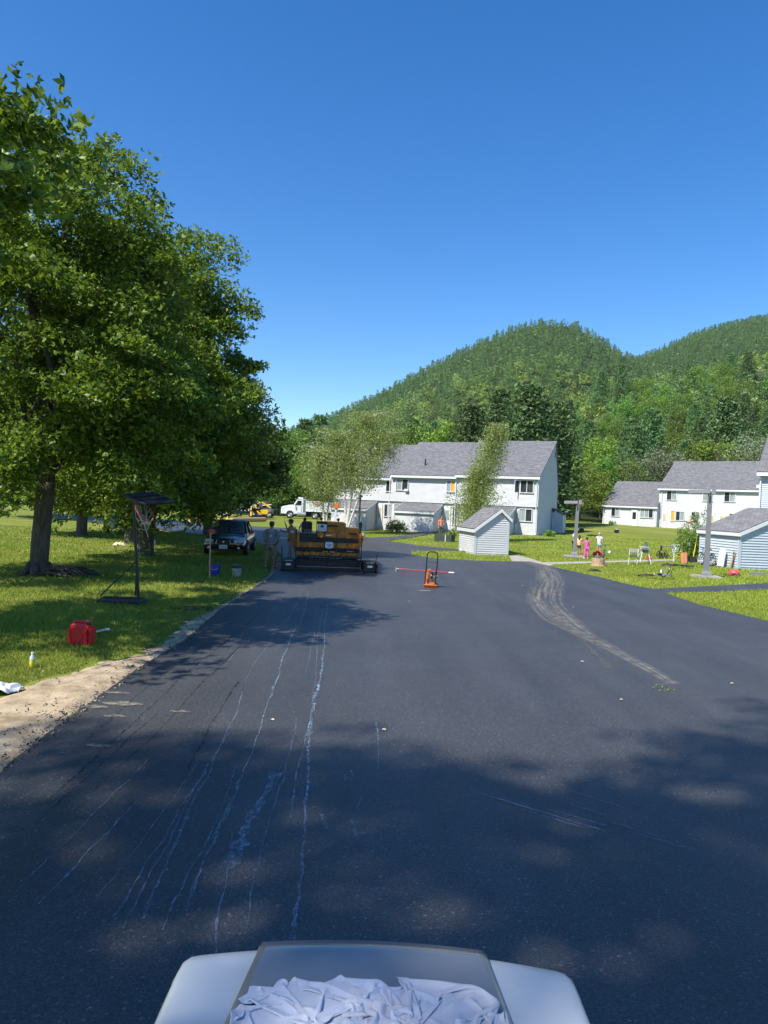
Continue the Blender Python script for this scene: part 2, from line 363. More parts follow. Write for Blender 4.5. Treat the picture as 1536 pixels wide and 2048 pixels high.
def dust_mat(name, col, streaks, dens, vs=.35, rough=.95, spec=.2, fine=8, gain=3.2):
    m = bpy.data.materials.new(name); m.use_nodes = True; t = m.node_tree; N = t.nodes; L = t.links; p = N['Principled BSDF']
    p.inputs['Base Color'].default_value = (*col, 1); p.inputs['Roughness'].default_value = rough; p.inputs['Specular IOR Level'].default_value = spec
    uv = N.new('ShaderNodeUVMap'); mp = N.new('ShaderNodeMapping'); mp.inputs['Scale'].default_value = (streaks, vs, 1); L.new(uv.outputs[0], mp.inputs[0])
    n = N.new('ShaderNodeTexNoise'); n.inputs['Scale'].default_value = 1; n.inputs['Detail'].default_value = 6; n.inputs['Roughness'].default_value = .7; L.new(mp.outputs[0], n.inputs[0])
    tc = N.new('ShaderNodeTexCoord'); n2 = N.new('ShaderNodeTexNoise'); n2.inputs['Scale'].default_value = fine; n2.inputs['Detail'].default_value = 5; L.new(tc.outputs['Object'], n2.inputs[0])
    s = N.new('ShaderNodeSeparateXYZ'); L.new(uv.outputs[0], s.inputs[0])
    def M(op, a, b=None, c=None):
        q = N.new('ShaderNodeMath'); q.operation = op
        for i, x in enumerate((a, b, c)):
            if x is None: continue
            if isinstance(x, (int, float)): q.inputs[i].default_value = x
            else: L.new(x, q.inputs[i])
        return q.outputs[0]
    e = M('MULTIPLY', M('MULTIPLY', s.outputs[0], M('SUBTRACT', 1.0, s.outputs[0])), 4.0)      # 0 at the rims, 1 in the middle
    a = M('MULTIPLY_ADD', n.outputs['Fac'], gain, dens - gain * .547); a2 = M('MULTIPLY_ADD', n2.outputs['Fac'], 2.4, -.7)
    al = M('MULTIPLY', M('MULTIPLY', M('MAXIMUM', a, 0.0), M('MAXIMUM', a2, 0.0)), M('POWER', e, .7))
    q = N.new('ShaderNodeMath'); q.operation = 'MINIMUM'; L.new(al, q.inputs[0]); q.inputs[1].default_value = .9
    L.new(q.outputs[0], p.inputs['Alpha']); return m
def band(rows):
    P = [(G((a + b) / 2, y), abs((G(b, y) - G(a, y)).x) / 2) for a, b, y in rows]
    c = bez([p[0] for p in P], 6); ww = []
    for i in range(len(P) - 1): ww += [P[i][1] + (P[i + 1][1] - P[i][1]) * k / 6 for k in range(6)]
    return c, ww + [P[-1][1]]
M_DUST = dust_mat('dust', (.38, .35, .28), 13, .52, vs=.25, gain=3.4, fine=5)
c, ww = band([(1046, 1080, 1126), (1070, 1108, 1135), (1074, 1122, 1148), (1070, 1130, 1162), (1057, 1126, 1183), (1053, 1126, 1203), (1064, 1144, 1224), (1086, 1165, 1245), (1135, 1190, 1268), (1215, 1252, 1307), (1290, 1326, 1348), (1328, 1362, 1371)])
strip('road_dust_track', c, ww, .026, M_DUST)
M_DUST2 = dust_mat('faint_dust', (.22, .20, .16), 6, .20)
c, ww = band([(925, 945, 1160), (960, 985, 1182), (1010, 1040, 1212), (1065, 1100, 1240), (1110, 1150, 1258), (1150, 1200, 1290), (1180, 1260, 1340)])
strip('road_dust_smear', c, ww, .030, M_DUST2)
c, ww = band([(560, 800, 1190), (570, 830, 1240), (585, 870, 1300), (600, 900, 1380)])
# smeared / torn lines left by the paver; smears coloured pale for reflected sky
M_SKYSHEEN = dust_mat('tar_scrape_sky_sheen', (.26, .33, .40), 1.2, .95, vs=2.5, rough=.3, spec=.8, fine=24, gain=6)
M_TORN = dust_mat('tar_tear_dark', (.006, .006, .007), 1.0, 1.3, vs=1.2, rough=.9, fine=14, gain=5)
def scrape(name, X0, X1, y0, y1, wd, m, seed):
    r = random.Random(seed); pts = []; ws = []; n = int((y1 - y0) / .05); ph = r.random() * 6; x = 0
    for i in range(n + 1):
        t = i / n; y = y0 + (y1 - y0) * t; x += r.uniform(-.008, .008); x *= .965
        pts.append((X0 + (X1 - X0) * t + x + .03 * math.sin(y * .8 + ph), y))
        ws.append(max(.003, wd * (.35 + .65 * abs(math.sin(y * 1.7 + ph) * math.sin(y * .45 + 2 * ph))) * r.uniform(.3, 1.7)))
    strip(name, pts, ws, .028, m)
for i, (a, b, y0, y1, wd, pale) in enumerate([(-.43, -1.3, 3.9, 18, .048, 1), (-.60, -1.42, 5.5, 18.5, .018, 1), (-.93, -.86, 4.7, 6.4, .10, 1), (-1.05, -1.9, 4.2, 19, .035, 1), (-1.26, -1.7, 4.1, 9, .03, 1), (-1.5, -1.55, 4.1, 6.4, .03, 1), (-1.65, -1.85, 6, 9.5, .022, 0),
        (-1.75, -2.1, 9.5, 19, .02, 1), (-2.3, -2.3, 5.8, 12, .016, 0), (-2.6, -2.62, 5.6, 17, .022, 0), (-2.86, -2.9, 7, 12, .012, 0), (-1.95, -1.9, 4.2, 5.8, .02, 1), (-2.2, -2.5, 10, 20, .018, 1), (-.78, -1.0, 3.8, 5.2, .02, 1), (.05, .02, 6.6, 8, .02, 1), (-1.38, -1.5, 4.0, 7.5, .014, 1), (-1.62, -1.62, 4.1, 6.6, .014, 1), (-1.16, -1.3, 4.0, 6.5, .014, 1), (-2.12, -2.1, 4.3, 6.6, .014, 1), (-1.0, -1.6, 10, 18.5, .014, 1), (-2.4, -2.75, 11, 21, .014, 1), (-.66, -.9, 4.0, 8, .010, 1), (-2.45, -2.45, 5.2, 8, .014, 0)]):
    scrape('road_scrape_line', a, b, y0, y1, wd * .55, M_SKYSHEEN if pale else M_TORN, i)
scrape('road_seam', .50, .85, 3.6, 16, .03, dust_mat('seam', (.045, .046, .05), 1, .15, vs=.6, fine=6), 77)
r_ = random.Random(3)
for (px, py, ang, L, w_) in [(1075, 1628, -.62, 1.1, .018), (1110, 1645, -.6, .5, .01), (1180, 1600, -.7, .6, .008), (1150, 1618, -.68, .5, .007), (1200, 1575, -.7, .35, .007), (705, 1556, -1.45, .22, .02), (690, 1560, -1.5, .16, .015), (720, 1610, 1.5, .2, .012), (708, 1662, -1.4, .25, .016), (648, 1650, -1.35, .25, .02), (1210, 1568, -.6, .3, .006), (1250, 1660, -.6, .6, .007), (1330, 1690, -.6, .5, .007), (1150, 1640, -.6, .5, .01)]:
    p = G(px, py); d = Vector((math.cos(ang), math.sin(ang)))
    q = [(p.x + d.x * L * (t - .5) + r_.uniform(-.006, .006), p.y + d.y * L * (t - .5)) for t in np.linspace(0, 1, 14)]
    strip('road_scratch', q, [w_ * r_.uniform(.3, 1.3) for _ in q], .029, M_SKYSHEEN)
for (px, py, sx, sy, col) in [(848, 1183, .26, .11, 0), (245, 1412, .3, .1, 1), (180, 1418, .25, .08, 1), (195, 1497, .16, .06, 1), (230, 1437, .16, .05, 1), (360, 1428, .15, .04, 1), (235, 1390, .2, .05, 1)]:
    p = G(px, py); q = [(p.x + sx * (t - .5) * 1.6, p.y + (random.random() - .5) * .03) for t in np.linspace(0, 1, 8)]
    strip('road_dust_patch', q, [sy * math.sin(math.pi * (i + .5) / 8) for i in range(8)], .03, dust_mat('patch%d' % px, (.5, .5, .48) if col == 0 else (.3, .26, .2), 2, 1.2, vs=6, fine=16))

# ------------------------------------------------------------------ grass blades
ROADN = ROAD
def grass_blades(name, n, xr, yr, material, h0=.055, seed=1, excl=(), near=4.0, expo=1.6, only=None):
    g = np.random.default_rng(seed); u = g.random(n)
    y = (yr[0] ** (1 - expo) + u * (yr[1] ** (1 - expo) - yr[0] ** (1 - expo))) ** (1 / (1 - expo))
    k = g.random(n); x = (xr[0] + (xr[1] - xr[0]) * k) * y if only is None else xr[0] + (xr[1] - xr[0]) * k
    bad = np.zeros(n, bool)
    for e in excl: bad |= pip(x, y, e)
    if only is not None: bad |= ~pip(x, y, only)
    # sparse tufts on the sand
    vs = pip(x, y, VERGE); cl = (np.sin(x * 7.3 + 3 * np.sin(y * 2.1)) + np.sin(y * 5.1 + x * 2.7) > .55); bad |= vs & ~(cl & (g.random(n) < .6))
    bad |= vs & (x > -3.85 - g.random(n) * .5)
    x = x[~bad]; y = y[~bad]; n = len(x)
    D = np.hypot(x, y); lod = np.maximum(1, D / 11)
    pt = .5 + .5 * np.sin(x * .9 + 1.3 * np.sin(y * .6)) * np.sin(y * .7 + x * .3)
    h = h0 * (.5 + g.random(n)) * (.75 + .6 * pt) * lod ** .1; wd = .0045 * lod * (.7 + .6 * g.random(n))
    a = g.random(n) * 6.283; lean = h * (.25 + .9 * g.random(n)); la = g.random(n) * 6.283
    z = np.array([gz(float(i), float(j)) for i, j in zip(x, y)]) if yr[1] > 44 else np.zeros(n)
    z = z + .0
    V = np.empty((n, 3, 3)); dx = np.cos(a) * wd; dy = np.sin(a) * wd
    V[:, 0] = np.stack([x - dx, y - dy, z], 1); V[:, 1] = np.stack([x + dx, y + dy, z], 1)
    V[:, 2] = np.stack([x + np.cos(la) * lean, y + np.sin(la) * lean, z + h], 1)
    q = .5 + .5 * np.sin(x * .55 + 2.1 * np.sin(y * .23)) * np.sin(y * .41 + 1.3 * np.sin(x * .7)); q = np.clip(q * 1.5 - .35, 0, 1) * (.6 + .4 * g.random(n)); b_ = .8 + .4 * g.random(n)
    T = np.stack([(1 + .2 * q) * b_, (1 + .04 * q) * b_, (1 + .1 * q) * b_], 1) * (.86 + .28 * pt[:, None])
    return mesh_np(name, V.reshape(-1, 3), 3, material, tint=np.repeat(T, 3, 0))
def mesh_np(name, V, k, material, tint=None, smooth=False):
    """V: (n*k,3) vertices, faces of k consecutive vertices"""
    n = len(V) // k; me = bpy.data.meshes.new(name)
    me.vertices.add(n * k); me.vertices.foreach_set('co', np.ascontiguousarray(V, dtype=np.float32).ravel())
    me.loops.add(n * k); me.loops.foreach_set('vertex_index', np.arange(n * k, dtype=np.int32))
    me.polygons.add(n); me.polygons.foreach_set('loop_start', np.arange(0, n * k, k, dtype=np.int32))
    try: me.polygons.foreach_set('loop_total', np.full(n, k, dtype=np.int32))
    except Exception: pass
    if tint is not None:
        at = me.attributes.new('tint', 'FLOAT_COLOR', 'POINT'); c = np.ones((n * k, 4), np.float32); c[:, :3] = tint; at.data.foreach_set('color', c.ravel())
    me.update(calc_edges=True); me.validate()
    for m in (material if isinstance(material, (list, tuple)) else [material]): me.materials.append(m)
    return bpy.data.objects.new(name, me)
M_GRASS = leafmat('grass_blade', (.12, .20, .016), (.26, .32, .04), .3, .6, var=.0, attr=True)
M_GRASSR = leafmat('grass_blade_sun_tint', (.17, .26, .02), (.35, .42, .06), .3, .6, var=.0, attr=True)  # brighter copy of the blades, sunlight put into their colour
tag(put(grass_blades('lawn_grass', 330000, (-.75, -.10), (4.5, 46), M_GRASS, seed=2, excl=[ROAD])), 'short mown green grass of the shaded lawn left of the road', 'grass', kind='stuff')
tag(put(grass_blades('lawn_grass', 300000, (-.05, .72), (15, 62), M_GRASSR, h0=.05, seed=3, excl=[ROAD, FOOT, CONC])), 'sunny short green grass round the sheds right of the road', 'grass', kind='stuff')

def gravel():
    g = np.random.default_rng(12); n = 2600; edge = np.array([(x - .10, y) for x, y in _in]); k = g.random(n) * (len(edge) - 1); i = k.astype(int); f = (k - i)[:, None]
    P = edge[i] * (1 - f) + edge[i + 1] * f; P[:, 0] += np.abs(g.normal(size=n)) * -.16 + .07; P[:, 1] += g.normal(size=n) * .1
    far = g.random(n) < .3; P[far, 0] -= g.random(far.sum()) * .8
    r = .006 + .016 * g.random(n) ** 3; z = .025 + np.clip((edge[i][:, 0] - P[:, 0]), 0, .3) * .08; V = np.empty((n, 4, 3, 3)); d = norm_(g.normal(size=(n, 4, 3))); d[:, :, 2] *= .7
    c = np.stack([P[:, 0], P[:, 1], z + r * .4], 1)[:, None]; p = c + d * r[:, None, None] * 1.3
    for q, (a, b, e) in enumerate(((0, 1, 2), (0, 2, 3), (0, 3, 1), (1, 3, 2))): V[:, q] = np.stack([p[:, a], p[:, b], p[:, e]], 1)
    dark = g.random(n) < .6; T = np.where(dark[:, None], np.array([.12, .12, .12]), np.array([1.0, .85, .65])) * (.6 + .6 * g.random(n))[:, None]
    m = leafmat('gravel_stone', (.30, .30, .29), (.42, .40, .37), 0.0, .9, attr=True, var=0)
    tag(put(mesh_np('gravel', V.reshape(-1, 3), 3, m, tint=np.repeat(T, 12, 0))), 'crumbs of asphalt and gravel along the sandy road edge', 'gravel', kind='stuff')
def norm_(a): return a / (np.linalg.norm(a, axis=-1, keepdims=True) + 1e-9)
gravel()

# ------------------------------------------------------------------ buildings
M_SID = mat('siding_paint', (.57, .575, .58), .55, noise=.05, nscale=1.5, spec=.3)
M_SIDB = mat('siding_paint_blue', (.47, .52, .57), .55, noise=.05, nscale=1.5, spec=.3)
M_TRIM = mat('white_trim', (.66, .67, .69), .5, noise=.04, nscale=4)
M_UNDER = mat('foundation', (.30, .29, .27), .9, noise=.2, nscale=5)
M_GLASS = mat('window_glass', (.03, .035, .04), .06, spec=.9, noise=.6, nscale=1.2)
M_CURT = mat('curtain_behind_glass', (.30, .34, .33), .12, spec=.8, noise=.25, nscale=4, stretch=(3, 3, .4))
M_ORANGE = mat('orange_panel', (.80, .36, .05), .5, noise=.08)
M_TAN = mat('tan_door_glass', (.55, .44, .24), .3, noise=.15, nscale=5)
M_DARKM = mat('dark_metal', (.03, .03, .032), .5, metal=.3)
M_GREYM = mat('grey_metal', (.22, .23, .24), .45, metal=.4, noise=.1)
def shingle_mat(name, c1, c2, mort, bw=.30, rh=.14):
    m = bpy.data.materials.new(name); m.use_nodes = True; t = m.node_tree; N = t.nodes; L = t.links; p = N['Principled BSDF']
    uv = N.new('ShaderNodeUVMap'); b = N.new('ShaderNodeTexBrick'); L.new(uv.outputs[0], b.inputs['Vector'])
    b.inputs['Color1'].default_value = (*c1, 1); b.inputs['Color2'].default_value = (*c2, 1); b.inputs['Mortar'].default_value = (*mort, 1)
    b.inputs['Scale'].default_value = 1; b.inputs['Brick Width'].default_value = bw; b.inputs['Row Height'].default_value = rh; b.inputs['Mortar Size'].default_value = .012; b.inputs['Mortar Smooth'].default_value = .3
    n = N.new('ShaderNodeTexNoise'); n.inputs['Scale'].default_value = 2.2; n.inputs['Detail'].default_value = 8; L.new(uv.outputs[0], n.inputs[0])
    r = N.new('ShaderNodeValToRGB'); r.color_ramp.elements[0].position = .3; r.color_ramp.elements[1].position = .7; r.color_ramp.elements[0].color = (.87, .87, .89, 1); r.color_ramp.elements[1].color = (1.13, 1.11, 1.09, 1)
    L.new(n.outputs['Fac'], r.inputs[0]); mm = N.new('ShaderNodeMix'); mm.data_type = 'RGBA'; mm.blend_type = 'MULTIPLY'; mm.inputs['Factor'].default_value = 1
    L.new(b.outputs['Color'], mm.inputs['A']); L.new(r.outputs[0], mm.inputs['B']); L.new(mm.outputs['Result'], p.inputs['Base Color'])
    p.inputs['Roughness'].default_value = .9; p.inputs['Specular IOR Level'].default_value = .25
    bu = N.new('ShaderNodeBump'); bu.inputs['Distance'].default_value = .02; bu.inputs['Strength'].default_value = .7; L.new(b.outputs['Color'], bu.inputs['Height']); L.new(bu.outputs[0], p.inputs['Normal'])
    return m
M_ROOF = shingle_mat('roof_shingle', (.13, .13, .133), (.21, .21, .212), (.07, .07, .07))
M_ROOFS = shingle_mat('shed_shingle', (.17, .165, .165), (.235, .23, .23), (.06, .06, .06), .33, .15)

def clip(poly, z0, z1):
    def cut(P, z, keep):
        out = []
        for i in range(len(P)):
            a = P[i]; b = P[(i + 1) % len(P)]; ia = keep(a[1], z); ib = keep(b[1], z)
            if ia: out.append(a)
            if ia != ib: t = (z - a[1]) / (b[1] - a[1]); out.append((a[0] + (b[0] - a[0]) * t, z))
        return out
    P = cut(poly, z0, lambda v, z: v >= z)
    return cut(P, z1, lambda v, z: v <= z) if len(P) > 2 else []
def siding(mb, poly, O, U, N, lap=.1, out=.026, holes=()):
    """lap siding over a convex outline (s, z); holes are (s0, s1, z0, z1)"""
    O = Vector(O); U = Vector(U); N = Vector(N); z = min(p[1] for p in poly); zt = max(p[1] for p in poly)
    while z < zt - 1e-4:
        P = clip(poly, z, min(z + lap, zt))
        if len(P) > 2:
            vs = [O + U * s + Vector((0, 0, zz)) + N * (out * (1 - (zz - z) / lap)) for s, zz in P]
            mb.add(vs, [tuple(range(len(vs)))])
            lo = [p for p in P if abs(p[1] - z) < 1e-5]
            if len(lo) >= 2:
                a = min(lo); b = max(lo); q = [O + U * s + Vector((0, 0, z)) + N * o for s, o in ((a[0], 0), (b[0], 0), (b[0], out), (a[0], out))]
                mb.add(q, [(0, 1, 2, 3)])
        z += lap
def roof_obj(name, quads, mat_, parent, th=.07):
    """quads: 4 points eave-left, eave-right, ridge-right, ridge-left; uv in metres, with thickness"""
    me = bpy.data.meshes.new(name); v = []; f = []; uvs = []
    for q in quads:
        q = [Vector(p) for p in q]; n = (q[1] - q[0]).cross(q[3] - q[0]).normalized()
        if n.z < 0: n = -n
        b = len(v); v += [p for p in q] + [p - n * th for p in q]; w_ = (q[1] - q[0]).length; h = (q[3] - q[0]).length
        f += [(b, b + 1, b + 2, b + 3), (b + 7, b + 6, b + 5, b + 4)] + [(b + i, b + 4 + i, b + 4 + (i + 1) % 4, b + (i + 1) % 4) for i in range(4)]
        off = random.random() * 3; U = [(off, 0), (off + w_, 0), (off + w_, h), (off, h)]
        uvs += U + U[::-1] + [(0, 0)] * 16
    me.from_pydata([tuple(p) for p in v], [], f); l = me.uv_layers.new(name='UVMap')
    for i, u in enumerate(uvs): l.data[i].uv = u
    me.materials.append(mat_); o = bpy.data.objects.new(name, me); return put(o, parent)
X3 = Vector((1, 0, 0)); Y3 = Vector((0, 1, 0))
def window(parent, s0, s1, z0, z1, y=0.0, kinds=('g', 'g'), fw=.06, name='window', sill=True, mull=.05):
    """a framed window on a wall that faces local -y at depth y"""
    fr = MB(); yo = y - .055; w_ = s1 - s0
    fr.box(((s0 + s1) / 2, yo, z1 - fw / 2), (w_, .09, fw)); fr.box(((s0 + s1) / 2, yo - .01, z0 + fw / 2), (w_ + .04, .11, fw))
    fr.box((s0 + fw / 2, yo, (z0 + z1) / 2), (fw, .086, z1 - z0 - 2 * fw)); fr.box((s1 - fw / 2, yo, (z0 + z1) / 2), (fw, .086, z1 - z0 - 2 * fw))
    n = len(kinds); pw = (w_ - 2 * fw) / n
    for i in range(1, n): fr.box((s0 + fw + pw * i, yo - .004, (z0 + z1) / 2), (mull, .08, z1 - z0 - 2 * fw))
    fo = fr.build('window' if name == 'window' else name, M_TRIM, parent)
    for i, k in enumerate(kinds):
        g = MB(); g.box((s0 + fw + pw * (i + .5), y - .035, (z0 + z1) / 2), (pw - .004, .02, z1 - z0 - 2 * fw - .004))
        g.build('pane', {'g': M_GLASS, 'c': M_CURT, 'o': M_ORANGE, 't': M_TAN, 'w': M_TRIM}[k], fo)
    return fo
def door(parent, s0, s1, z0, z1, y=0.0, glass='t', m=None):
    d = MB(); d.box(((s0 + s1) / 2, y - .05, (z0 + z1) / 2), (s1 - s0, .08, z1 - z0), b=.01); o = d.build('door', m or M_TRIM, parent)
    g = MB(); g.box(((s0 + s1) / 2, y - .096, z0 + (z1 - z0) * .62), ((s1 - s0) * .56, .016, (z1 - z0) * .42)); g.build('pane', {'g': M_GLASS, 't': M_TAN, 'o': M_ORANGE, 'c': M_CURT}[glass], o)
    h = MB(); h.tube([(s1 - .12, y - .09, z0 + 1.0), (s1 - .12, y - .14, z0 + 1.0)], .018, 6); h.build('handle', M_DARKM, o)
    return o
def pipe(parent, x, y, z0, z1, r=.045, kick=.25):
    m = MB(); m.tube([(x, y + kick, z1), (x, y, z1 - kick), (x, y, z0 + .15), (x + .05, y - .12, z0 + .03)], r, 8); return m.build('downspout', M_TRIM, parent)
def house_unit(parent, x0, x1, yf, depth, yr, ze, zr, zre, zb=-1.2, jet=0.0, zj=2.37, lap=.1, sid=None, right=True, left=True, oh=.14, eave=.3):
    """a saltbox unit: front wall at yf, ridge at depth yr behind it"""
    sid = sid or M_SID; w_ = MB()
    if jet > 0:
        siding(w_, [(x0, zb), (x1, zb), (x1, zj), (x0, zj)], (0, yf + jet, 0), X3, -Y3, lap)
        siding(w_, [(x0, zj), (x1, zj), (x1, ze), (x0, ze)], (0, yf, 0), X3, -Y3, lap)
        w_.quad((x0, yf, zj), (x1, yf, zj), (x1, yf + jet, zj), (x0, yf + jet, zj))
    else: siding(w_, [(x0, zb), (x1, zb), (x1, ze), (x0, ze)], (0, yf, 0), X3, -Y3, lap)
    prof = [(yf, zb), (yf + depth, zb), (yf + depth, zre), (yf + yr, zr), (yf, ze)]
    if jet > 0: prof2 = [(yf + jet, zb), (yf + depth, zb), (yf + depth, zre), (yf + yr, zr), (yf, ze), (yf, zj), (yf + jet, zj)]
    if right: siding(w_, prof, (x1, 0, 0), Y3, X3, lap)
    if left: siding(w_, prof, (x0, 0, 0), Y3, -X3, lap)
    w_.quad((x0, yf + depth, zb), (x1, yf + depth, zb), (x1, yf + depth, zre), (x0, yf + depth, zre))
    w_.build('wall', sid, parent, fixn=False)
    k = (zr - ze) / yr; o1 = oh if left else 0; o2 = oh if right else 0; kr = (zr - zre) / (depth - yr); rr = .07
    roof_obj('roof', [[(x0 - o1, yf - eave, ze - k * eave + rr), (x1 + o2, yf - eave, ze - k * eave + rr), (x1 + o2, yf + yr, zr + rr), (x0 - o1, yf + yr, zr + rr)],
                      [(x1 + o2, yf + depth + .15, zre - kr * .15 + rr), (x0 - o1, yf + depth + .15, zre - kr * .15 + rr), (x0 - o1, yf + yr, zr + rr), (x1 + o2, yf + yr, zr + rr)]], M_ROOF, parent)
    t = MB(); t.box(((x0 - o1 + x1 + o2) / 2, yf - eave - .03, ze - k * eave - .08), (x1 - x0 + o1 + o2, .06, .2))
    t.box(((x0 + x1) / 2, yf - eave / 2, ze - k * eave - .15), (x1 - x0, eave - .06, .02)); t.box(((x0 + x1) / 2, yf - .02, ze - .12), (x1 - x0, .03, .22))
    t.build('gutter', M_TRIM, parent)
    for x, s in ((x0, 1), (x1, -1)):
        if (s == 1 and left) or (s == -1 and right): c = MB(); c.box((x + s * .05, yf - .015, ((zj if jet else zb) + ze) / 2 - .1), (.12, .04, ze - (zj if jet else zb) - .25)); c.build('corner_trim', M_TRIM, parent)
def leanto(parent, x0, x1, yf, out, ztop, zlow, zb=-1.0, lap=.1):
    w_ = MB(); siding(w_, [(x0, zb), (x1, zb), (x1, zlow), (x0, zlow)], (0, yf - out, 0), X3, -Y3, lap)
    prof = [(yf - out, zb), (yf, zb), (yf, ztop), (yf - out, zlow)]
    siding(w_, prof, (x1, 0, 0), Y3, X3, lap); siding(w_, prof, (x0, 0, 0), Y3, -X3, lap); w = w_.build('porch_closet', M_SID, parent, fixn=False)
    k = (ztop - zlow) / out
    roof_obj('roof', [[(x0 - .1, yf - out - .15, zlow - .15 * k + .06), (x1 + .1, yf - out - .15, zlow - .15 * k + .06), (x1 + .1, yf - .02, ztop + .06), (x0 - .1, yf - .02, ztop + .06)]], M_ROOF, w)
    t = MB(); t.box(((x0 + x1) / 2, yf - out - .17, zlow - .15 * k - .06), (x1 - x0 + .2, .05, .17))
    for x in (x0 - .1, x1 + .1):
        t.prism([(yf - out - .15, zlow - .15 * k - .12), (yf - out - .15, zlow - .15 * k + .05), (yf - .02, ztop + .05), (yf - .02, ztop - .12)], x - .025, x + .025, 'yz')
    t.build('fascia', M_TRIM, w); return w

# the centre house
HA = R(-24); HC = G(1073, 1071)
h1 = empty('apartment_house', HC, HA, 'long two storey white sided row house with grey roof behind the small roadside shed', 'house')
def txp(O, ang, px, y=0.0):
    k = (px - 768) / F; ux, uy = math.cos(ang), math.sin(ang); ox, oy = O[0] - uy * y, O[1] + ux * y
    return (k * oy - ox) / (ux - k * uy)
s1 = lambda px: txp(HC, HA, px)
house_unit(h1, -7.13, 0, 0, 8.5, 6.5, 5.0, 8.45, 4.7, jet=.16)
house_unit(h1, -13.4, -7.13, .0, 8.5, 6.5, 4.86, 8.3, 4.7, jet=.16, right=False, left=False)
house_unit(h1, -19.6, -13.4, .5, 8.3, 6.3, 4.6, 8.05, 4.5, jet=.16, right=False)
for (x0, x1, yf) in ((-5.6, -1.95, .16), (-12.1, -8.5, .16), (-18.7, -15.1, .66)): leanto(h1, x0, x1, yf, 2.1, 2.3, 1.55)
window(h1, -1.56, -.4, 3.5, 4.6, 0, ('g', 'g')); window(h1, -1.6, -.45, 1.1, 2.2, .16, ('c', 'g'))
window(h1, -6.2, -5.0, 3.5, 4.6, 0, ('g', 'c'))
window(h1, -12.95, -11.7, 3.35, 4.42, 0, ('c', 'g')); window(h1, -8.1, -7.25, 3.35, 4.42, 0, ('c', 'o')); window(h1, -13.1, -12.2, 1.0, 2.15, .16, ('c',))
window(h1, -14.15, -13.55, 3.2, 4.25, .5, ('g',)); window(h1, -19.0, -17.9, 3.2, 4.25, .5, ('g', 'g')); window(h1, -14.3, -13.55, .9, 2.1, .66, ('g', 'c'))
door(h1, -8.3, -7.65, .05, 2.1, .16, 'c'); window(h1, -7.5, -6.7, .5, 2.15, .16, ('g', 'c')); door(h1, -15.0, -14.45, .0, 2.05, .66, 't'); door(h1, -1.9, -1.65, .05, 2.1, .16, 'c')
# casement swung open on the right upper window
cm = MB(); cm.box((0, 0, 0), (.55, .04, 1.06)); o = cm.build('window_sash', M_TRIM, h1); o.location = (-1.78, -.26, 4.05); o.rotation_euler = (0, 0, R(60))
cm = MB(); cm.box((0, -.024, 0), (.44, .01, .94)); cm.build('pane', M_GLASS, o)
for x, y, z1 in ((-.12, -.1, 4.75), (-7.2, -.1, 4.7), (-13.5, -.1, 4.6), (-19.4, .4, 4.4)): pipe(h1, x, y, .0, z1)
for x in (-10.8, ): 
    m = MB(); m.cyl((x, 1.6, 5.4), (x, 1.6, 6.35), .07, 10); m.lathe([(.18, 5.62), (.12, 5.72), (.075, 5.78)], (x, 1.6, 0), 12); m.build('vent_pipe', M_DARKM, h1)
m = MB(); m.box((.03, 6.5, 7.3), (.05, .5, .6)); m.build('gable_vent', M_GREYM, h1)
m = MB(); m.box((-10.9, .1, 2.9 + .35), (.35, .3, .22), b=.02); m.build('air_conditioner', M_TRIM, h1).location = (-.95, -.2, .15)
# the little closet standing at the far end of its gable wall
t = empty('storage_cabinet', (h1.matrix_basis @ Vector((.05, 7.0, 0))), HA, 'small blue grey lean-to cabinet against the gable end of the long row house', 'cabinet')
m = MB(); siding(m, [(0, -.5), (1.0, -.5), (1.0, 2.0), (0, 2.0)], (0, -.9, 0), X3, -Y3, .1); m.prism([(-.88, -.5), (.9, -.5), (.9, 1.9), (-.88, 1.9)], .02, .96, 'yz'); m.build('wall', M_SIDB, t, fixn=False)
roof_obj('roof', [[(1.15, -1.0, 1.85), (1.15, 1.0, 1.85), (-.0, 1.0, 2.35), (-.0, -1.0, 2.35)]], M_ROOF, t)

# the far right house: single storey annex and two storey row
O2 = G(1205, 1047); A2 = R(-38)
h2 = empty('apartment_house', O2, A2, 'far white row house with a lower one storey wing on its left', 'house')
s2 = lambda px: txp(O2, A2, px)
xa = s2(1313); xb = s2(1318)
house_unit(h2, 0, xa, 0, 7.5, 5.0, 2.45, 5.55, 2.6, lap=.12, eave=.25)
house_unit(h2, xb - .3, 24, .75, 8.4, 6.3, 4.75, 8.3, 4.6, lap=.12)
yb = .75
for (a, b, z0, z1, kk) in ((1331, 1352, 3.2, 4.35, ('g', 'c')), (1403, 1424, 3.2, 4.35, ('c', 'g')), (1446, 1469, 3.2, 4.35, ('g', 'c'))): window(h2, txp(O2, A2, a, yb), txp(O2, A2, b, yb), z0, z1, yb, kk)
for (a, b, kk) in ((1351, 1369, ('g', 'c')), (1382, 1400, ('g', 'c')), (1458, 1467, ('g',))): window(h2, txp(O2, A2, a, yb), txp(O2, A2, b, yb), .8, 1.95, yb, kk)
window(h2, txp(O2, A2, 1341, yb), txp(O2, A2, 1350, yb), .7, 2.0, yb, ('o',))
for (a, b) in ((1324, 1334), (1419, 1430), (1437, 1451)): door(h2, txp(O2, A2, a, yb), txp(O2, A2, b, yb), -.15, 1.9, yb, 't')
window(h2, s2(1222), s2(1239), .95, 2.05, 0, ('g', 'c')); window(h2, s2(1280), s2(1306.5), .95, 2.05, 0, ('c', 'c', 'g')); door(h2, s2(1262.5), s2(1275), -.1, 1.95, 0, 'g')
for x, z in ((.1, 2.2), (xa - .15, 2.2)): pipe(h2, x, -.08, 0, z)
pipe(h2, xb, .65, 0, 4.5)

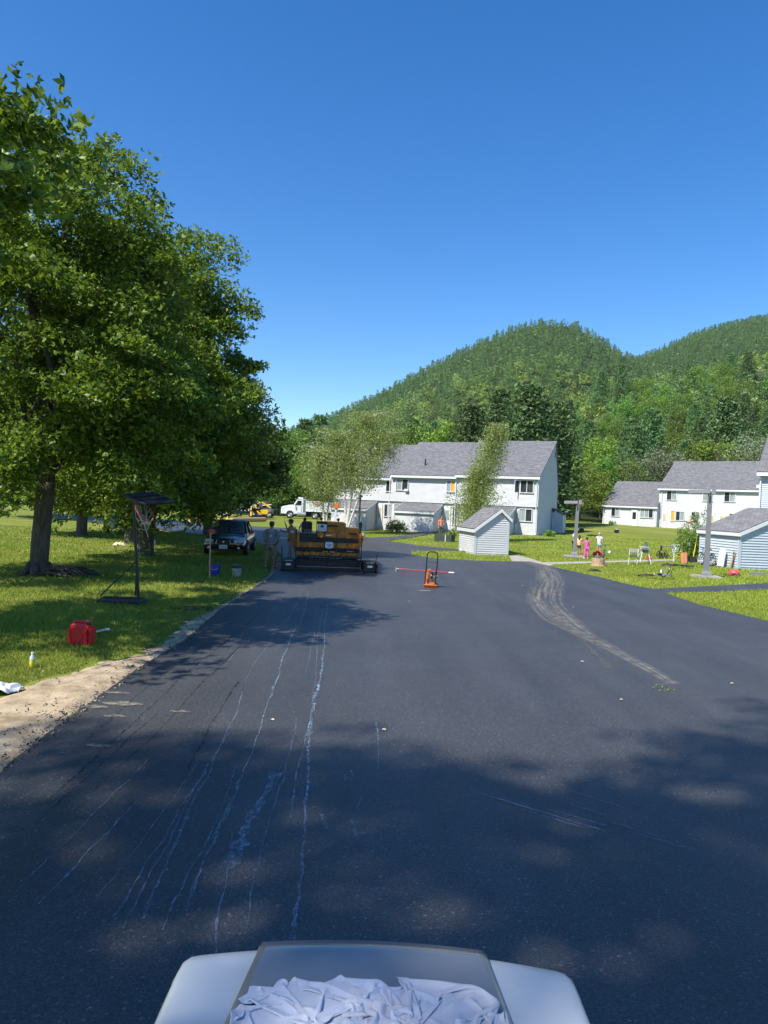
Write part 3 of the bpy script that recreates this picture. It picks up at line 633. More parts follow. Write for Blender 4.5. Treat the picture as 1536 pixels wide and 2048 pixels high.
# the near right building, of which the corner shows
O3 = A(1513, 1090, 41.0); O3.z = 0; A3 = R(-33)
h3 = empty('apartment_house', O3, A3, 'pale blue sided two storey house corner at the right edge behind the large shed', 'house')
house_unit(h3, 0, 9, 0, 8, 5.5, 5.35, 8.0, 5.0, lap=.12, sid=M_SIDB, zb=-.3)
house_unit(h3, -.1, 3, 1.2, 6, 4, 4.7, 6.6, 4.5, lap=.12, sid=M_SIDB, zb=-.3, right=False)
window(h3, .75, 2.0, 3.1, 5.0, 0, ('c', 'g')); pipe(h3, .06, -.1, 0, 5.0); pipe(h3, -.02, 1.1, 0, 4.4); door(h3, 3, 3.9, 0, 2.05, 0, 'c')

def shed(name, loc, ang, w, l, run, zl, zp, zr, lap, label, group=None, m_sid=None, oh=.13, fas=.17):
    t = empty(name, loc, ang, label, 'shed', group); s = MB(); zb = -.15
    prof = [(0, zb), (w, zb), (w, zr), (run, zp), (0, zl)]
    siding(s, prof, (0, 0, 0), X3, -Y3, lap, .042); siding(s, [(0, zb), (l, zb), (l, zl), (0, zl)], (0, 0, 0), Y3, -X3, lap, .042)
    siding(s, [(0, zb), (l, zb), (l, zr), (0, zr)], (w, 0, 0), Y3, X3, lap); siding(s, prof, (0, l, 0), X3, Y3, lap)
    s.build('wall', m_sid or M_SIDB, t, fixn=False)
    k1 = (zp - zl) / run; k2 = (zp - zr) / (w - run); r_ = .05
    roof_obj('roof', [[(-oh, l + oh, zl - oh * k1 + r_), (-oh, -oh, zl - oh * k1 + r_), (run, -oh, zp + r_), (run, l + oh, zp + r_)],
                      [(w + oh, -oh, zr - oh * k2 + r_), (w + oh, l + oh, zr - oh * k2 + r_), (run, l + oh, zp + r_), (run, -oh, zp + r_)]], M_ROOFS, t, .035)
    f = MB()
    for yy in (-oh - .022, l + oh + .022):
        f.prism([(-oh, zl - oh * k1 - fas), (-oh, zl - oh * k1 + .012), (run, zp + .012), (run, zp - fas)], yy - .02, yy + .02)
        f.prism([(run, zp - fas), (run, zp + .012), (w + oh, zr - oh * k2 + .012), (w + oh, zr - oh * k2 - fas)], yy - .02, yy + .02)
    f.box((-oh - .02, l / 2, zl - oh * k1 - fas / 2 + .01), (.04, l + 2 * oh, fas)); f.box((w + oh + .02, l / 2, zr - oh * k2 - fas / 2 + .01), (.04, l + 2 * oh, fas))
    f.box((-oh / 2, l / 2, zl - oh * k1 - fas + .01), (oh, l, .015))
    f.build('fascia', M_TRIM, t)
    for x, y, h in ((0, 0, zl), (w, 0, zr), (0, l, zl)):
        c = MB(); c.box((x + (.03 if x == 0 else -.03), y - .03 if y == 0 else y + .03, (h + zb) / 2 - .06), (.10, .03, h - zb - .12)); c.box((x - .03 if x == 0 else x + .03, y + (.05 if y == 0 else -.05), (h + zb) / 2 - .06), (.03, .10, h - zb - .12)); c.build('corner_trim', M_SIDB, t)
    return t
sh1 = shed('garden_shed', G(949, 1109), R(10), 1.85, 2.9, 1.37, 1.43, 2.48, 2.05, .118, 'small pale sided shed with asymmetric grey roof on the grass island beside the road', m_sid=M_SID)
sh2 = shed('garden_shed', G(1477, 1138.6), R(9), 4.0, 3.3, 2.85, 1.86, 3.1, 2.3, .134, 'larger pale blue shed at the right edge with bicycles and tools leaning on it')

# ------------------------------------------------------------------ trees
def norm(a): return a / (np.linalg.norm(a, axis=-1, keepdims=True) + 1e-9)
def leaf_kites(C, size, g, nrm=None, flat=.5, aspect=.55, droop=0.0, lobes=1):
    """kite shaped leaves at centres C (n,3); size (n,); returns (n*4*lobes, 3)"""
    n = len(C); d = norm(g.normal(size=(n, 3)))
    if nrm is None: nrm = norm(g.normal(size=(n, 3)) * (1 - flat) + np.array([0, 0, 1.0]) * flat)
    d = norm(d - nrm * (d * nrm).sum(1, keepdims=True)); d[:, 2] -= droop; d = norm(d)
    s = np.cross(nrm, d); s = norm(s); size = np.asarray(size).reshape(-1, 1)
    outs = []
    for k in range(lobes):
        a = 0 if k == 0 else (1 if k == 1 else -1) * .95
        dd = d * math.cos(a) + s * math.sin(a); ss = np.cross(nrm, dd); L = size * (1 if k == 0 else .78); W = L * aspect * .5 * (1 if lobes == 1 else .8)
        b = C - d * size * .35; bend = nrm * L * .12
        outs.append(np.stack([b, b + dd * L * .5 + ss * W - bend, b + dd * L, b + dd * L * .5 - ss * W - bend], 1))
    return np.concatenate(outs, 0).reshape(-1, 3)
def limb(mb, a, b, r0, r1, g, n=6, wob=.06, seg=5):
    a = Vector(a); b = Vector(b); L = (b - a).length; pts = []
    for i in range(seg + 1):
        t = i / seg; p = a.lerp(b, t)
        if 0 < i < seg: p += Vector(g.normal(size=3)) * L * wob * .5
        p.z += math.sin(t * math.pi) * L * .05; pts.append(p)
    mb.tube(pts, [r0 + (r1 - r0) * (i / seg) ** .8 for i in range(seg + 1)], n)
    return pts
M_BARK = mat('maple_bark', (.045, .036, .028), .95, col2=(.13, .11, .09), nscale=5, stretch=(3, 3, .5), bump=1.0, bscale=9)
M_BIRCH = mat('birch_bark', (.55, .52, .46), .8, noise=.35, nscale=5, stretch=(1, 1, 4))
M_MAPLE = leafmat('maple_leaf', (.04, .10, .01), (.23, .33, .026), .34, .5, var=.0, spec=.4)
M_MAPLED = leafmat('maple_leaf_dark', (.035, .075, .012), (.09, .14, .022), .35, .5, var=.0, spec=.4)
def crown_centres(g, blobs, n, shell=.55):
    """clump centres through a union of ellipsoids, more of them near the outside"""
    vol = np.array([b[1][0] * b[1][1] * b[1][2] for b in blobs]) ** .62; k = g.choice(len(blobs), n, p=vol / vol.sum())
    u = norm(g.normal(size=(n, 3))); r = shell + (1 - shell) * g.random(n) ** .6
    r = np.where(g.random(n) < .2, g.random(n) * .8, r)
    c = np.array([b[0] for b in blobs])[k]; R_ = np.array([b[1] for b in blobs])[k]
    return c + u * R_ * r[:, None]
def clumps(g, cc, per, rad, leaf, lobes=1, zs=.42, flat=.5, droop=.15, aspect=.6):
    n = len(cc); k = np.repeat(np.arange(n), per); m = len(k); u = norm(g.normal(size=(m, 3))) * (g.random(m) ** .45)[:, None]
    rr = (rad * (.6 + .8 * g.random(n)))[k][:, None]; tilt = g.normal(size=(n, 2))[k] * .35
    p = u * rr * np.array([1, 1, zs]); p[:, 2] += p[:, 0] * tilt[:, 0] + p[:, 1] * tilt[:, 1] - .25 * (p[:, 0] ** 2 + p[:, 1] ** 2) / (rr[:, 0] + .1)
    return leaf_kites(cc[k] + p, leaf * (.6 + .7 * g.random(m)), g, flat=flat, droop=droop, lobes=lobes, aspect=aspect)
def big_tree(name, base, trunk_r, fork, blobs, nclump, per, rad, leaf, seed, label, group, lobes=2, lm=None, lean=(0, 0), shape_roots=False, nlimb=26, twigs=70, forks=2, cat='tree', gaps=None):
    g = np.random.default_rng(seed); t = empty(name, base, 0, label, cat, group)
    cc = crown_centres(g, blobs, nclump); V = clumps(g, cc, per, rad, leaf, lobes)
    if gaps:                                             # holes between the boughs that let the sun through
        c4_ = V.reshape(-1, 4, 3).mean(1); wx = c4_[:, 0] + base[0] + SAZ_N[0] * c4_[:, 2]; wy = c4_[:, 1] + base[1] + SAZ_N[1] * c4_[:, 2]; keep = np.ones(len(c4_), bool); wx, wy = wx + .16 * np.sin(9 * wy + 3 * wx) + .08 * np.sin(23 * wy + 9 * wx), wy + .13 * np.sin(8 * wx + 2) + .07 * np.sin(21 * wx - 7 * wy)
        for (gx, gy, ra, rb) in gaps:
            ra *= 1.2; rb *= 1.25; keep &= ~((((wx - gx) / ra) ** 2 + ((wy - gy) / rb) ** 2 < 1) & (g.random(len(wx)) < .86))
        V = V.reshape(-1, 4, 3)[keep].reshape(-1, 3)
    c = mesh_np('crown', V, 4, lm or M_MAPLE); put(c, t)
    m = MB(); F_ = Vector((lean[0], lean[1], fork)); r0 = trunk_r
    m.tube(bez([(0, 0, -.2), (0, 0, .25), (lean[0] * .3, lean[1] * .3, fork * .45), F_], 4), [r0 * 1.55, r0 * 1.35, r0 * 1.22, r0 * 1.12, r0 * 1.08] + [r0 * 1.03] * 4 + [r0] * 4, 14)
    tops = []
    top = Vector(max((Vector(b[0]) for b in blobs), key=lambda v: v.z))
    m.tube(bez([F_, F_.lerp(top, .35) + Vector((.2, .1, 0)), F_.lerp(top, .75), top], 4), [r0 * .85 * (1 - i / 13) + .03 for i in range(13)], 10)
    lead = bez([F_, F_.lerp(top, .35) + Vector((.2, .1, 0)), F_.lerp(top, .75), top], 4)
    idx = g.choice(len(cc), nlimb, replace=False)
    ends = []
    for i in idx:
        e = Vector(cc[i]); j = max(0, min(len(lead) - 4, int(g.integers(0, len(lead) - 3)))); a = lead[j]
        if e.z < a.z: a = F_.lerp(lead[0], .2) + Vector((0, 0, .1))
        r = max(.05, r0 * .42 * (1 - j / 16)); pts = limb(m, a, e, r, .02, g, 6, .08, 6); ends += pts[2:]
    for i in g.choice(len(cc), min(twigs, len(cc)), replace=False):
        e = Vector(cc[i]); a = min(ends, key=lambda q: (q - e).length); limb(m, a, e, .035, .01, g, 4, .1, 3)
    if shape_roots:
        for k in range(7):
            a = k * .9 + .3; m.tube([(math.cos(a) * r0 * .7, math.sin(a) * r0 * .7, .3), (math.cos(a) * r0 * 1.5, math.sin(a) * r0 * 1.5, .08), (math.cos(a) * r0 * 2.3, math.sin(a) * r0 * 2.3, -.05)], [.16, .1, .04], 8)
    m.build('trunk', M_BARK, t, smooth='all'); return t
SAZ_N = (-sv.x / sv.z, -sv.y / sv.z)          # how far a shadow falls per metre of height
LG = 'maple trees along the left lawn'
tA = G(77, 1150)
big_tree('maple_tree', tA, .25, 2.7, [((0, 0, 6.2), (4.3, 4.5, 3.9)), ((-.2, .2, 9.3), (3.2, 3.6, 2.8)), ((-1.3, .3, 11.9), (1.3, 1.5, 1.7)), ((1.5, .2, 11.0), (1.3, 1.4, 1.3)), ((2.2, -.5, 8.6), (2.0, 2.2, 1.9)), ((-3, -1.5, 4.5), (2.4, 2.4, 2.6)), ((2.6, 0, 4.6), (2.3, 2.3, 2.2)), ((-.6, -3.0, 3.0), (1.9, 1.4, 1.2))],
         300, 290, .9, .145, 11, 'large maple with thick forked trunk and roots at the left, nearest the camera', LG, lean=(.12, .0), shape_roots=True)
tB = G(291, 1112)
big_tree('maple_tree', tB, .29, 3.0, [((-.4, 0, 6.6), (4.5, 4.9, 4.3)), ((-.8, 0, 10.4), (2.6, 3.2, 2.7)), ((1.6, -.2, 11.8), (1.2, 1.3, 1.7)), ((2.4, -.5, 10.2), (1.2, 1.2, 1.1)), ((1.7, -.5, 8.0), (2.4, 2.2, 1.6)), ((2.8, -.5, 6.6), (1.9, 1.9, 1.6)), ((2.7, 0, 4.2), (2.5, 2.4, 2.0)), ((1.4, -2.2, 2.6), (2.5, 1.6, 1.3)), ((-1.6, -2.4, 2.9), (2.2, 1.6, 1.2))],
         310, 270, 1.0, .165, 12, 'tall maple just behind the leaning basketball hoop', LG, lean=(.1, 0))
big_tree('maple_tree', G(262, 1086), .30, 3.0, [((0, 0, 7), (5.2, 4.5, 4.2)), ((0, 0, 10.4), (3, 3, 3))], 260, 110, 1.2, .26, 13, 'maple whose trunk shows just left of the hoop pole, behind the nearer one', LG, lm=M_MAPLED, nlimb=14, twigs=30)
big_tree('maple_tree', (-10.2, 9.4, 0), .36, 3.0, [((0, 0, 7.5), (4.2, 4.2, 3.8)), ((-.4, 0, 10.6), (3.4, 3.6, 2.2)), ((3.3, 1.4, 7.2), (1.5, 1.5, 1.2)), ((4.0, 1.8, 8.1), (.9, 1.0, .8))],
         150, 150, .75, .16, 14, 'maple outside the left edge whose leafy boughs reach in at the top left corner', LG, lobes=3)
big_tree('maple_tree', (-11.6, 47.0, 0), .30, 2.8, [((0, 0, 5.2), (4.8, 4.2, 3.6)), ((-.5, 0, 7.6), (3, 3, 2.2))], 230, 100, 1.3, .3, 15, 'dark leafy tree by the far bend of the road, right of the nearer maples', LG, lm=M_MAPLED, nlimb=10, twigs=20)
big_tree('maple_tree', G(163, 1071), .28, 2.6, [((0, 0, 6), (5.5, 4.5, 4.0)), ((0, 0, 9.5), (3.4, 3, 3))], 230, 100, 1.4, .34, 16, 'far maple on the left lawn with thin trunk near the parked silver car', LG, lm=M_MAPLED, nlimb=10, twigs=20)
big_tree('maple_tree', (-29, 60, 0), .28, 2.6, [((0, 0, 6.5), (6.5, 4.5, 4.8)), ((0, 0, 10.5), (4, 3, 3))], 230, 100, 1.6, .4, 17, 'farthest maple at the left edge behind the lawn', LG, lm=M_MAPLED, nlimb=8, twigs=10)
# trees behind the camera: they throw the shade on the near road
SG = 'trees behind the camera that shade the road'
GAPS = [(G(a, b).x, G(a, b).y, ra, rb) for a, b, ra, rb in ((1040, 1700, .26, .16), (965, 1690, .12, .10), (1300, 1905, .20, .18), (905, 1840, .22, .20), (520, 1745, .20, .12), (440, 1850, .15, .14), (1150, 1480, .30, .25), (1240, 1500, .35, .2), (1360, 1445, .5, .3), (700, 1720, .2, .12), (620, 1640, .25, .15),
    (1130, 1640, .2, .15), (1230, 1735, .15, .12), (1480, 1700, .2, .2), (200, 1700, .2, .12), (300, 1590, .25, .10), (1420, 1590, .3, .15), (1080, 1560, .4, .14), (830, 1650, .16, .12), (760, 1800, .2, .14), (1130, 1950, .2, .15), (250, 1900, .2, .16))] + [(.30, 2.45, .22, .3), (.62, 2.62, .12, .18), (1.32, 2.5, .2, .35), (.95, 2.3, .16, .15), (.9, 2.75, .1, .1)]
for i, (sx, sy, zc, bl, n, per) in enumerate([(-3.3, 3.1, 24, [((0, 0, 0), (5.2, 4.2, 2.4)), ((-4.5, -1, -1), (3.5, 3.2, 2)), ((3.0, 1.0, .5), (2.8, 2.4, 1.5))], 160, 150),
        (2.3, 2.6, 25, [((0, 0, 0), (4.2, 4.0, 2.2)), ((1.0, 2.4, 0), (2.6, 2.6, 1.6)), ((2, -4, -1), (4, 4, 2))], 95, 150), (7.6, 3.8, 26, [((-1.2, .5, 0), (4.4, 4.2, 2.4)), ((-2.2, 3.0, 0), (1.9, 2.2, 1.6)), ((3, 1, 0), (4, 4, 2.2)), ((-3, -5, 0), (4, 4, 2))], 110, 150)]):
    bl = [((b[0][0], b[0][1], b[0][2] + zc), b[1]) for b in bl]
    big_tree('oak_tree', (sx - SAZ_N[0] * zc, sy - SAZ_N[1] * zc, 0), .4, 16, bl, n, per, 1.3, .24, 30 + i, ['oak far behind the camera to the left', 'middle oak far behind the camera', 'oak behind the camera nearest the road'][i] + ', out of the picture, shading the road', SG, lobes=1, nlimb=10, twigs=10, gaps=GAPS)

# birches: thin pale stems, hanging sprays
M_BLEAF = leafmat('birch_leaf', (.16, .23, .045), (.36, .42, .13), .35, .45, var=.0, spec=.5)
def birch(base, stems, seed, label, nspray, leaf=.085, per=70, prof=None, t0=.22):
    g = np.random.default_rng(seed); t = empty('birch_tree', base, 0, label, 'tree', 'birches in front of the long row house'); m = MB(); LV = []
    for (top, r0, wid) in stems:
        top = Vector(top); mid = top * .5 + Vector((g.normal() * .15, g.normal() * .1, 0)); pts = bez([(0, 0, -.1), mid, top], 8); n = len(pts)
        m.tube(pts, [r0 * (1 - .85 * i / n) for i in range(n)], 8)
        for k in range(int(nspray * wid)):
            tt = t0 + (1 - t0) * g.random() ** .8; i = min(n - 2, int(tt * n)); a = pts[i]; ang = g.random() * 6.28
            w_ = prof(tt) * wid * (.2 + .9 * g.random() * (.7 + .5 * math.sin(ang * 2 + tt * 9))); e = a + Vector((math.cos(ang) * w_, math.sin(ang) * w_ * .9, w_ * .45)); e.z = min(e.z, top.z + .3)
            if k % 3 == 0: m.tube([a, a.lerp(e, .55) + Vector((0, 0, .15)), e], [.03, .018, .008], 4)
            L = .7 + 1.0 * g.random(); s = g.random(per)
            c = np.array(e)[None] + np.stack([g.normal(size=per) * .28 + (e.x - a.x) * .15 * s, g.normal(size=per) * .28 + (e.y - a.y) * .15 * s, .25 - s * L], 1); LV.append(c)
    C_ = np.concatenate(LV); V = leaf_kites(C_, leaf * (.7 + .6 * g.random(len(C_))), g, flat=.1, droop=.8, aspect=.6)
    put(mesh_np('crown', V, 4, M_BLEAF), t); m.build('trunk', M_BIRCH, t, smooth='all'); return t
def at_d(px, D): p = A(px, 1100, D); return (p.x, D, gz(p.x, D))
b1 = at_d(690, 55.5)
birch(b1, [((1.3, .5, 9.4), .16, 1.0), ((-1.0, .8, 7.9), .12, .85), ((3.0, 0, 8.0), .10, .75)], 41, 'big airy birch with pale leaning trunk behind the paver', 230, leaf=.12, per=56, t0=.42, prof=lambda t: .5 + 1.9 * math.sin(math.pi * min(1, max(.0, (t - .12) / 1.02))) ** .8)
b2 = at_d(648, 60)
birch(b2, [((-.9, .5, 6.9), .12, 1.0), ((.5, .5, 6.3), .10, .8)], 42, 'lower bushy birch left of the airy one, in front of the white dump truck', 170, leaf=.13, per=56, t0=.36, prof=lambda t: .4 + 1.7 * math.sin(math.pi * min(1, max(.0, (t - .12) / 1.02))) ** .8)
b3 = at_d(926, 50)
birch(b3, [((2.2, .2, 8.4), .10, 1.0), ((.9, .1, 5.2), .06, .8)], 43, 'slender leaning birch in front of the right unit of the row house', 260, leaf=.11, per=58, prof=lambda t: .15 + 1.75 * math.sin(math.pi * min(1, max(0, (1.02 - t) * .6))) ** 1.2)

# ------------------------------------------------------------------ hills and forest
def hor(px): return 1007.2 + .0437 * (px - 768)
def prof_(pts):
    xs = np.array([p[0] for p in pts], float); ys = np.array([(hor(p[0]) - p[1]) / F for p in pts]); return lambda px: np.interp(px, xs, ys)
E_MAIN = prof_([(-400, 1000), (200, 980), (400, 925), (535, 878), (600, 858), (680, 826), (760, 787), (850, 737), (920, 701), (965, 681), (1010, 662), (1060, 649), (1110, 651), (1140, 660), (1180, 680), (1215, 702), (1250, 722), (1330, 775), (1500, 850), (2300, 900)])
E_RIGHT = prof_([(-400, 1000), (900, 930), (1100, 800), (1200, 742), (1250, 722), (1300, 706), (1340, 686), (1380, 668), (1450, 648), (1536, 632), (1750, 600), (2300, 560)])
E_FORE = prof_([(-400, 995), (300, 975), (450, 935), (535, 905), (620, 888), (700, 872), (800, 856), (900, 835), (1000, 806), (1100, 782), (1200, 748), (1300, 728), (1400, 702), (1536, 672), (1750, 640), (2300, 600)])
def hillz(az_px, D):
    """height at distance D (array) on the bearing that meets the horizon at az_px"""
    e1, e2, e3 = E_MAIN(az_px), E_RIGHT(az_px), E_FORE(az_px)
    g0 = np.where(az_px > 740, 2.0, 0.0)
    def ss(a, b, x): t = np.clip((x - a) / (b - a), 0, 1); return t * t * (3 - 2 * t)
    f = g0 + (e3 * 310 + 2.5 - 14 - g0) * ss(95, 330, D) ** 1.0
    m = (e1 * 740 + 2.5) * (.25 + .75 * np.clip((D - 330) / 410, 0, 1) ** .9) * ss(200, 420, D)
    m = np.where(D > 740, (e1 * 740) * (1 - ss(740, 1300, D) * .8), m)
    r = (e2 * 980 + 2.5) * (.2 + .8 * np.clip((D - 360) / 620, 0, 1) ** .9) * ss(240, 460, D)
    r = np.where(D > 980, (e2 * 980) * (1 - ss(980, 1500, D) * .8), r)
    f = f * (1 - .35 * ss(360, 600, D))
    return np.maximum(np.maximum(f, m), r)
M_HILL = mat('forest_floor', (.030, .045, .014), .95, noise=.4, nscale=.05, spec=.1)
azs = np.linspace(-900, 2500, 180); Ds = np.concatenate([np.linspace(96, 420, 34), np.linspace(440, 1500, 46)])
HV = []; 
for D in Ds:
    z = hillz(azs, np.full(azs.shape, D)); k = (azs - 768) / F
    for j in range(len(azs)): HV.append((k[j] * D, D, z[j] - (.6 if D < 100 else 0)))
na = len(azs); HF = [(i * na + j, i * na + j + 1, (i + 1) * na + j + 1, (i + 1) * na + j) for i in range(len(Ds) - 1) for j in range(na - 1)]
me = bpy.data.meshes.new('hills'); me.from_pydata(HV, [], HF); me.materials.append(M_HILL); me.polygons.foreach_set('use_smooth', [True] * len(HF))
tag(put(bpy.data.objects.new('hills', me)), kind='structure')

def decid_pts(g, H, Wd, n, size, low=.18):
    """leaf clumps of one broad tree"""
    nb = 9; bl = [((0, 0, H * .55), (Wd * .42, Wd * .42, H * .36))]
    for _ in range(nb):
        a = g.random() * 6.28; zz = low + .72 * g.random(); rr = Wd * .33 * math.sin(math.pi * min(.95, zz * .85 + .12)); s = Wd * (.16 + .14 * g.random())
        bl.append(((math.cos(a) * rr, math.sin(a) * rr, H * zz + .04 * H), (s, s, s * .8)))
    cc = crown_centres(g, bl, max(8, n // 22), .7); cc[:, 2] = np.clip(cc[:, 2], H * low * .6, H)
    return clumps(g, cc, 22, Wd * .10, size, 1, zs=.7, flat=.35, droop=.1, aspect=.75)
def pine_pts(g, H, Wd, n, size, low=.12):
    k = g.random(n); tiers = np.floor(k * 17) / 17 + g.normal(size=n) * .008; zt = low + (1 - low) * tiers
    a0 = np.floor(g.random(n) * 7) / 7 * 6.283 + np.floor(tiers * 17) * 1.7 + g.normal(size=n) * .17
    env = Wd * .5 * np.clip(1.04 - tiers, .02, 1) ** .62 * (.65 + .5 * np.abs(np.sin(np.floor(tiers * 17) * 2.3 + np.round(a0, 0) * 1.9)))
    r = env * g.random(n) ** .55; z = H * zt + r * .22 - .04 * H * (1 - tiers) + g.normal(size=n) * .012 * H
    C_ = np.stack([np.cos(a0) * r, np.sin(a0) * r, z], 1) + g.normal(size=(n, 3)) * np.array([.02, .02, .008]) * H * .6
    return leaf_kites(C_, size * (.6 + .8 * g.random(n)), g, flat=.45, droop=-.15, aspect=.42)
M_DEC = leafmat('forest_leaf', (.10, .19, .025), (.22, .33, .055), .3, .55, var=.35)
M_DECY = leafmat('forest_leaf_bright', (.13, .21, .02), (.25, .33, .05), .35, .55, var=.25)
M_GREY = leafmat('forest_leaf_grey', (.15, .20, .09), (.30, .35, .19), .3, .5, var=.2)
M_PINE = leafmat('pine_needle', (.065, .135, .042), (.16, .26, .085), .22, .6, var=.3)
KINDS_ = {}
g = np.random.default_rng(99)
def mk(kind, H, Wd, n, size, m, f, trunk=.2):
    me = mesh_np('crown', f(g, H, Wd, n, size), 4, m).data; b = MB(); b.tube([(0, 0, -3), (.1, 0, H * .4), (0, .1, H * .93)], [trunk, trunk * .7, .03], 7)
    for _ in range(7):
        a = g.random() * 6.28; z = H * (.2 + .5 * g.random()); L = Wd * .3; b.tube([(0, 0, z), (math.cos(a) * L, math.sin(a) * L, z + L * .6)], [trunk * .35, .02], 5)
    o = b.build('trunk', M_BARK); tm = o.data; bpy.data.objects.remove(o); KINDS_.setdefault(kind, []).append((me, tm, H, Wd))
for i in range(3): mk('dec', 13 + i, 9 + i, 6500, .34, M_DEC, decid_pts)
for i in range(2): mk('decy', 11 + 2 * i, 8 + i, 6000, .32, M_DECY, decid_pts)
mk('grey', 12, 9, 6500, .26, M_GREY, decid_pts)
for i in range(3): mk('pine', 16 + 2 * i, 8.5 + i, 7500, .55, M_PINE, pine_pts, .28)
LBL = {'dec': ('broadleaf_tree', 'mid green broadleaf tree at the foot of the wooded hill', 'green broadleaf trees behind the houses'),
       'decy': ('broadleaf_tree', 'bright yellow green broadleaf tree among the darker trees below the hill', 'bright green trees behind the houses'),
       'grey': ('broadleaf_tree', 'pale grey green tree among the darker trees below the hill', 'pale grey green trees behind the houses'),
       'pine': ('pine_tree', 'dark tiered pine among the broadleaf trees below the hill', 'dark pines behind the houses')}
def wood_tree(kind, x, y, z, sc, v=None, label=None, wide=1.0, cat='tree'):
    me, tm, H, Wd = KINDS_[kind][(v if v is not None else int(g.integers(0, 99))) % len(KINDS_[kind])]
    nm, lb, gr = LBL[kind]; t = empty(nm, (x, y, z), g.random() * 6.28, label or lb, 'tree', gr); t.scale = (sc * wide, sc * wide, sc)
    put(bpy.data.objects.new('crown', me), t); put(bpy.data.objects.new('trunk', tm), t); return t
def wz(x, y):
    return float(hillz(np.array([768 + F * x / y]), np.array([y]))[0]) if y > 96 else gz(x, y)
def spot(kind, px, ytop, D, v=0, label=None, wide=1.0):
    """a single tree whose top stands at pixel ytop"""
    p = A(px, ytop, D); z0 = wz(p.x, D) - .3; H = KINDS_[kind][v % len(KINDS_[kind])][2]; sc = (p.z - z0) / H
    return wood_tree(kind, p.x, D, z0, sc, v, label, wide)
spot('pine', 1062, 765, 76, 0, 'biggest dark pine, close behind the right gable of the long row house', 1.2); spot('pine', 1112, 800, 80, 1, 'dark pine just right of the long row house gable', 1.1)
spot('pine', 945, 806, 84, 2, 'pine rising above the middle of the long row house roof', 1.15); spot('pine', 1002, 775, 88, 1, 'pine between the slender birch top and the biggest pine')
spot('decy', 893, 853, 86, 0, 'small yellow green tree peeping over the long row house roof', .95); spot('decy', 845, 858, 92, 1, 'bright green tree left of the yellow green one, above the roof'); spot('dec', 800, 850, 94, 0)
spot('decy', 1165, 905, 92, 1, 'bright green leafy tree right of the row house gable, low by the lawn'); spot('dec', 1205, 915, 100, 1); spot('decy', 1190, 880, 106, 0)
spot('grey', 1325, 880, 108, 0, 'grey green rounded tree behind the roof of the far annex', 1.2); spot('pine', 1275, 850, 116, 2, 'dark pine above the gap left of the far annex roof'); spot('dec', 1250, 900, 104, 2)
spot('pine', 1455, 790, 122, 0, 'dark conifer above the ridge of the far two storey house'); spot('decy', 1440, 855, 112, 1); spot('grey', 1500, 850, 114, 0); spot('dec', 1400, 880, 112, 1); spot('grey', 1532, 860, 106, 0); spot('dec', 1370, 850, 124, 2)
spot('pine', 612, 836, 122, 1, 'pine standing tallest above the trees left of the airy birch'); spot('pine', 640, 828, 130, 2); spot('dec', 600, 862, 112, 0); spot('pine', 572, 858, 116, 0); spot('dec', 560, 880, 105, 1); spot('dec', 585, 900, 112, 2); spot('dec', 530, 905, 112, 0)
spot('dec', 640, 890, 104, 1); spot('dec', 690, 872, 106, 2); spot('decy', 745, 868, 104, 0); spot('dec', 500, 915, 116, 2); spot('dec', 470, 920, 112, 1); spot('dec', 420, 920, 120, 0); spot('dec', 370, 930, 122, 1)
used = [(t.location.x, t.location.y) for t in SC.objects if t.type == 'EMPTY' and t.name.split('.')[0] in ('pine_tree', 'broadleaf_tree')]
n = 0; tries = 0
while n < 205 and tries < 20000:
    tries += 1; D = 104 + 150 * g.random() ** 1.15; px = -60 + 1700 * g.random(); x = (px - 768) / F * D; mind = 5.4 if D < 160 else 6.4
    if px < 500 and (D > 135 or g.random() < .5): continue
    if any((x - a) ** 2 + (D - b) ** 2 < mind * mind for a, b in used): continue
    if 600 < px < 1000 and D < 112: continue
    q = g.random(); kind = 'pine' if q < .30 else ('decy' if q < .45 else ('grey' if q < .54 else 'dec'))
    wood_tree(kind, x, D, wz(x, D) - .5, .62 + .32 * g.random()); used.append((x, D)); n += 1

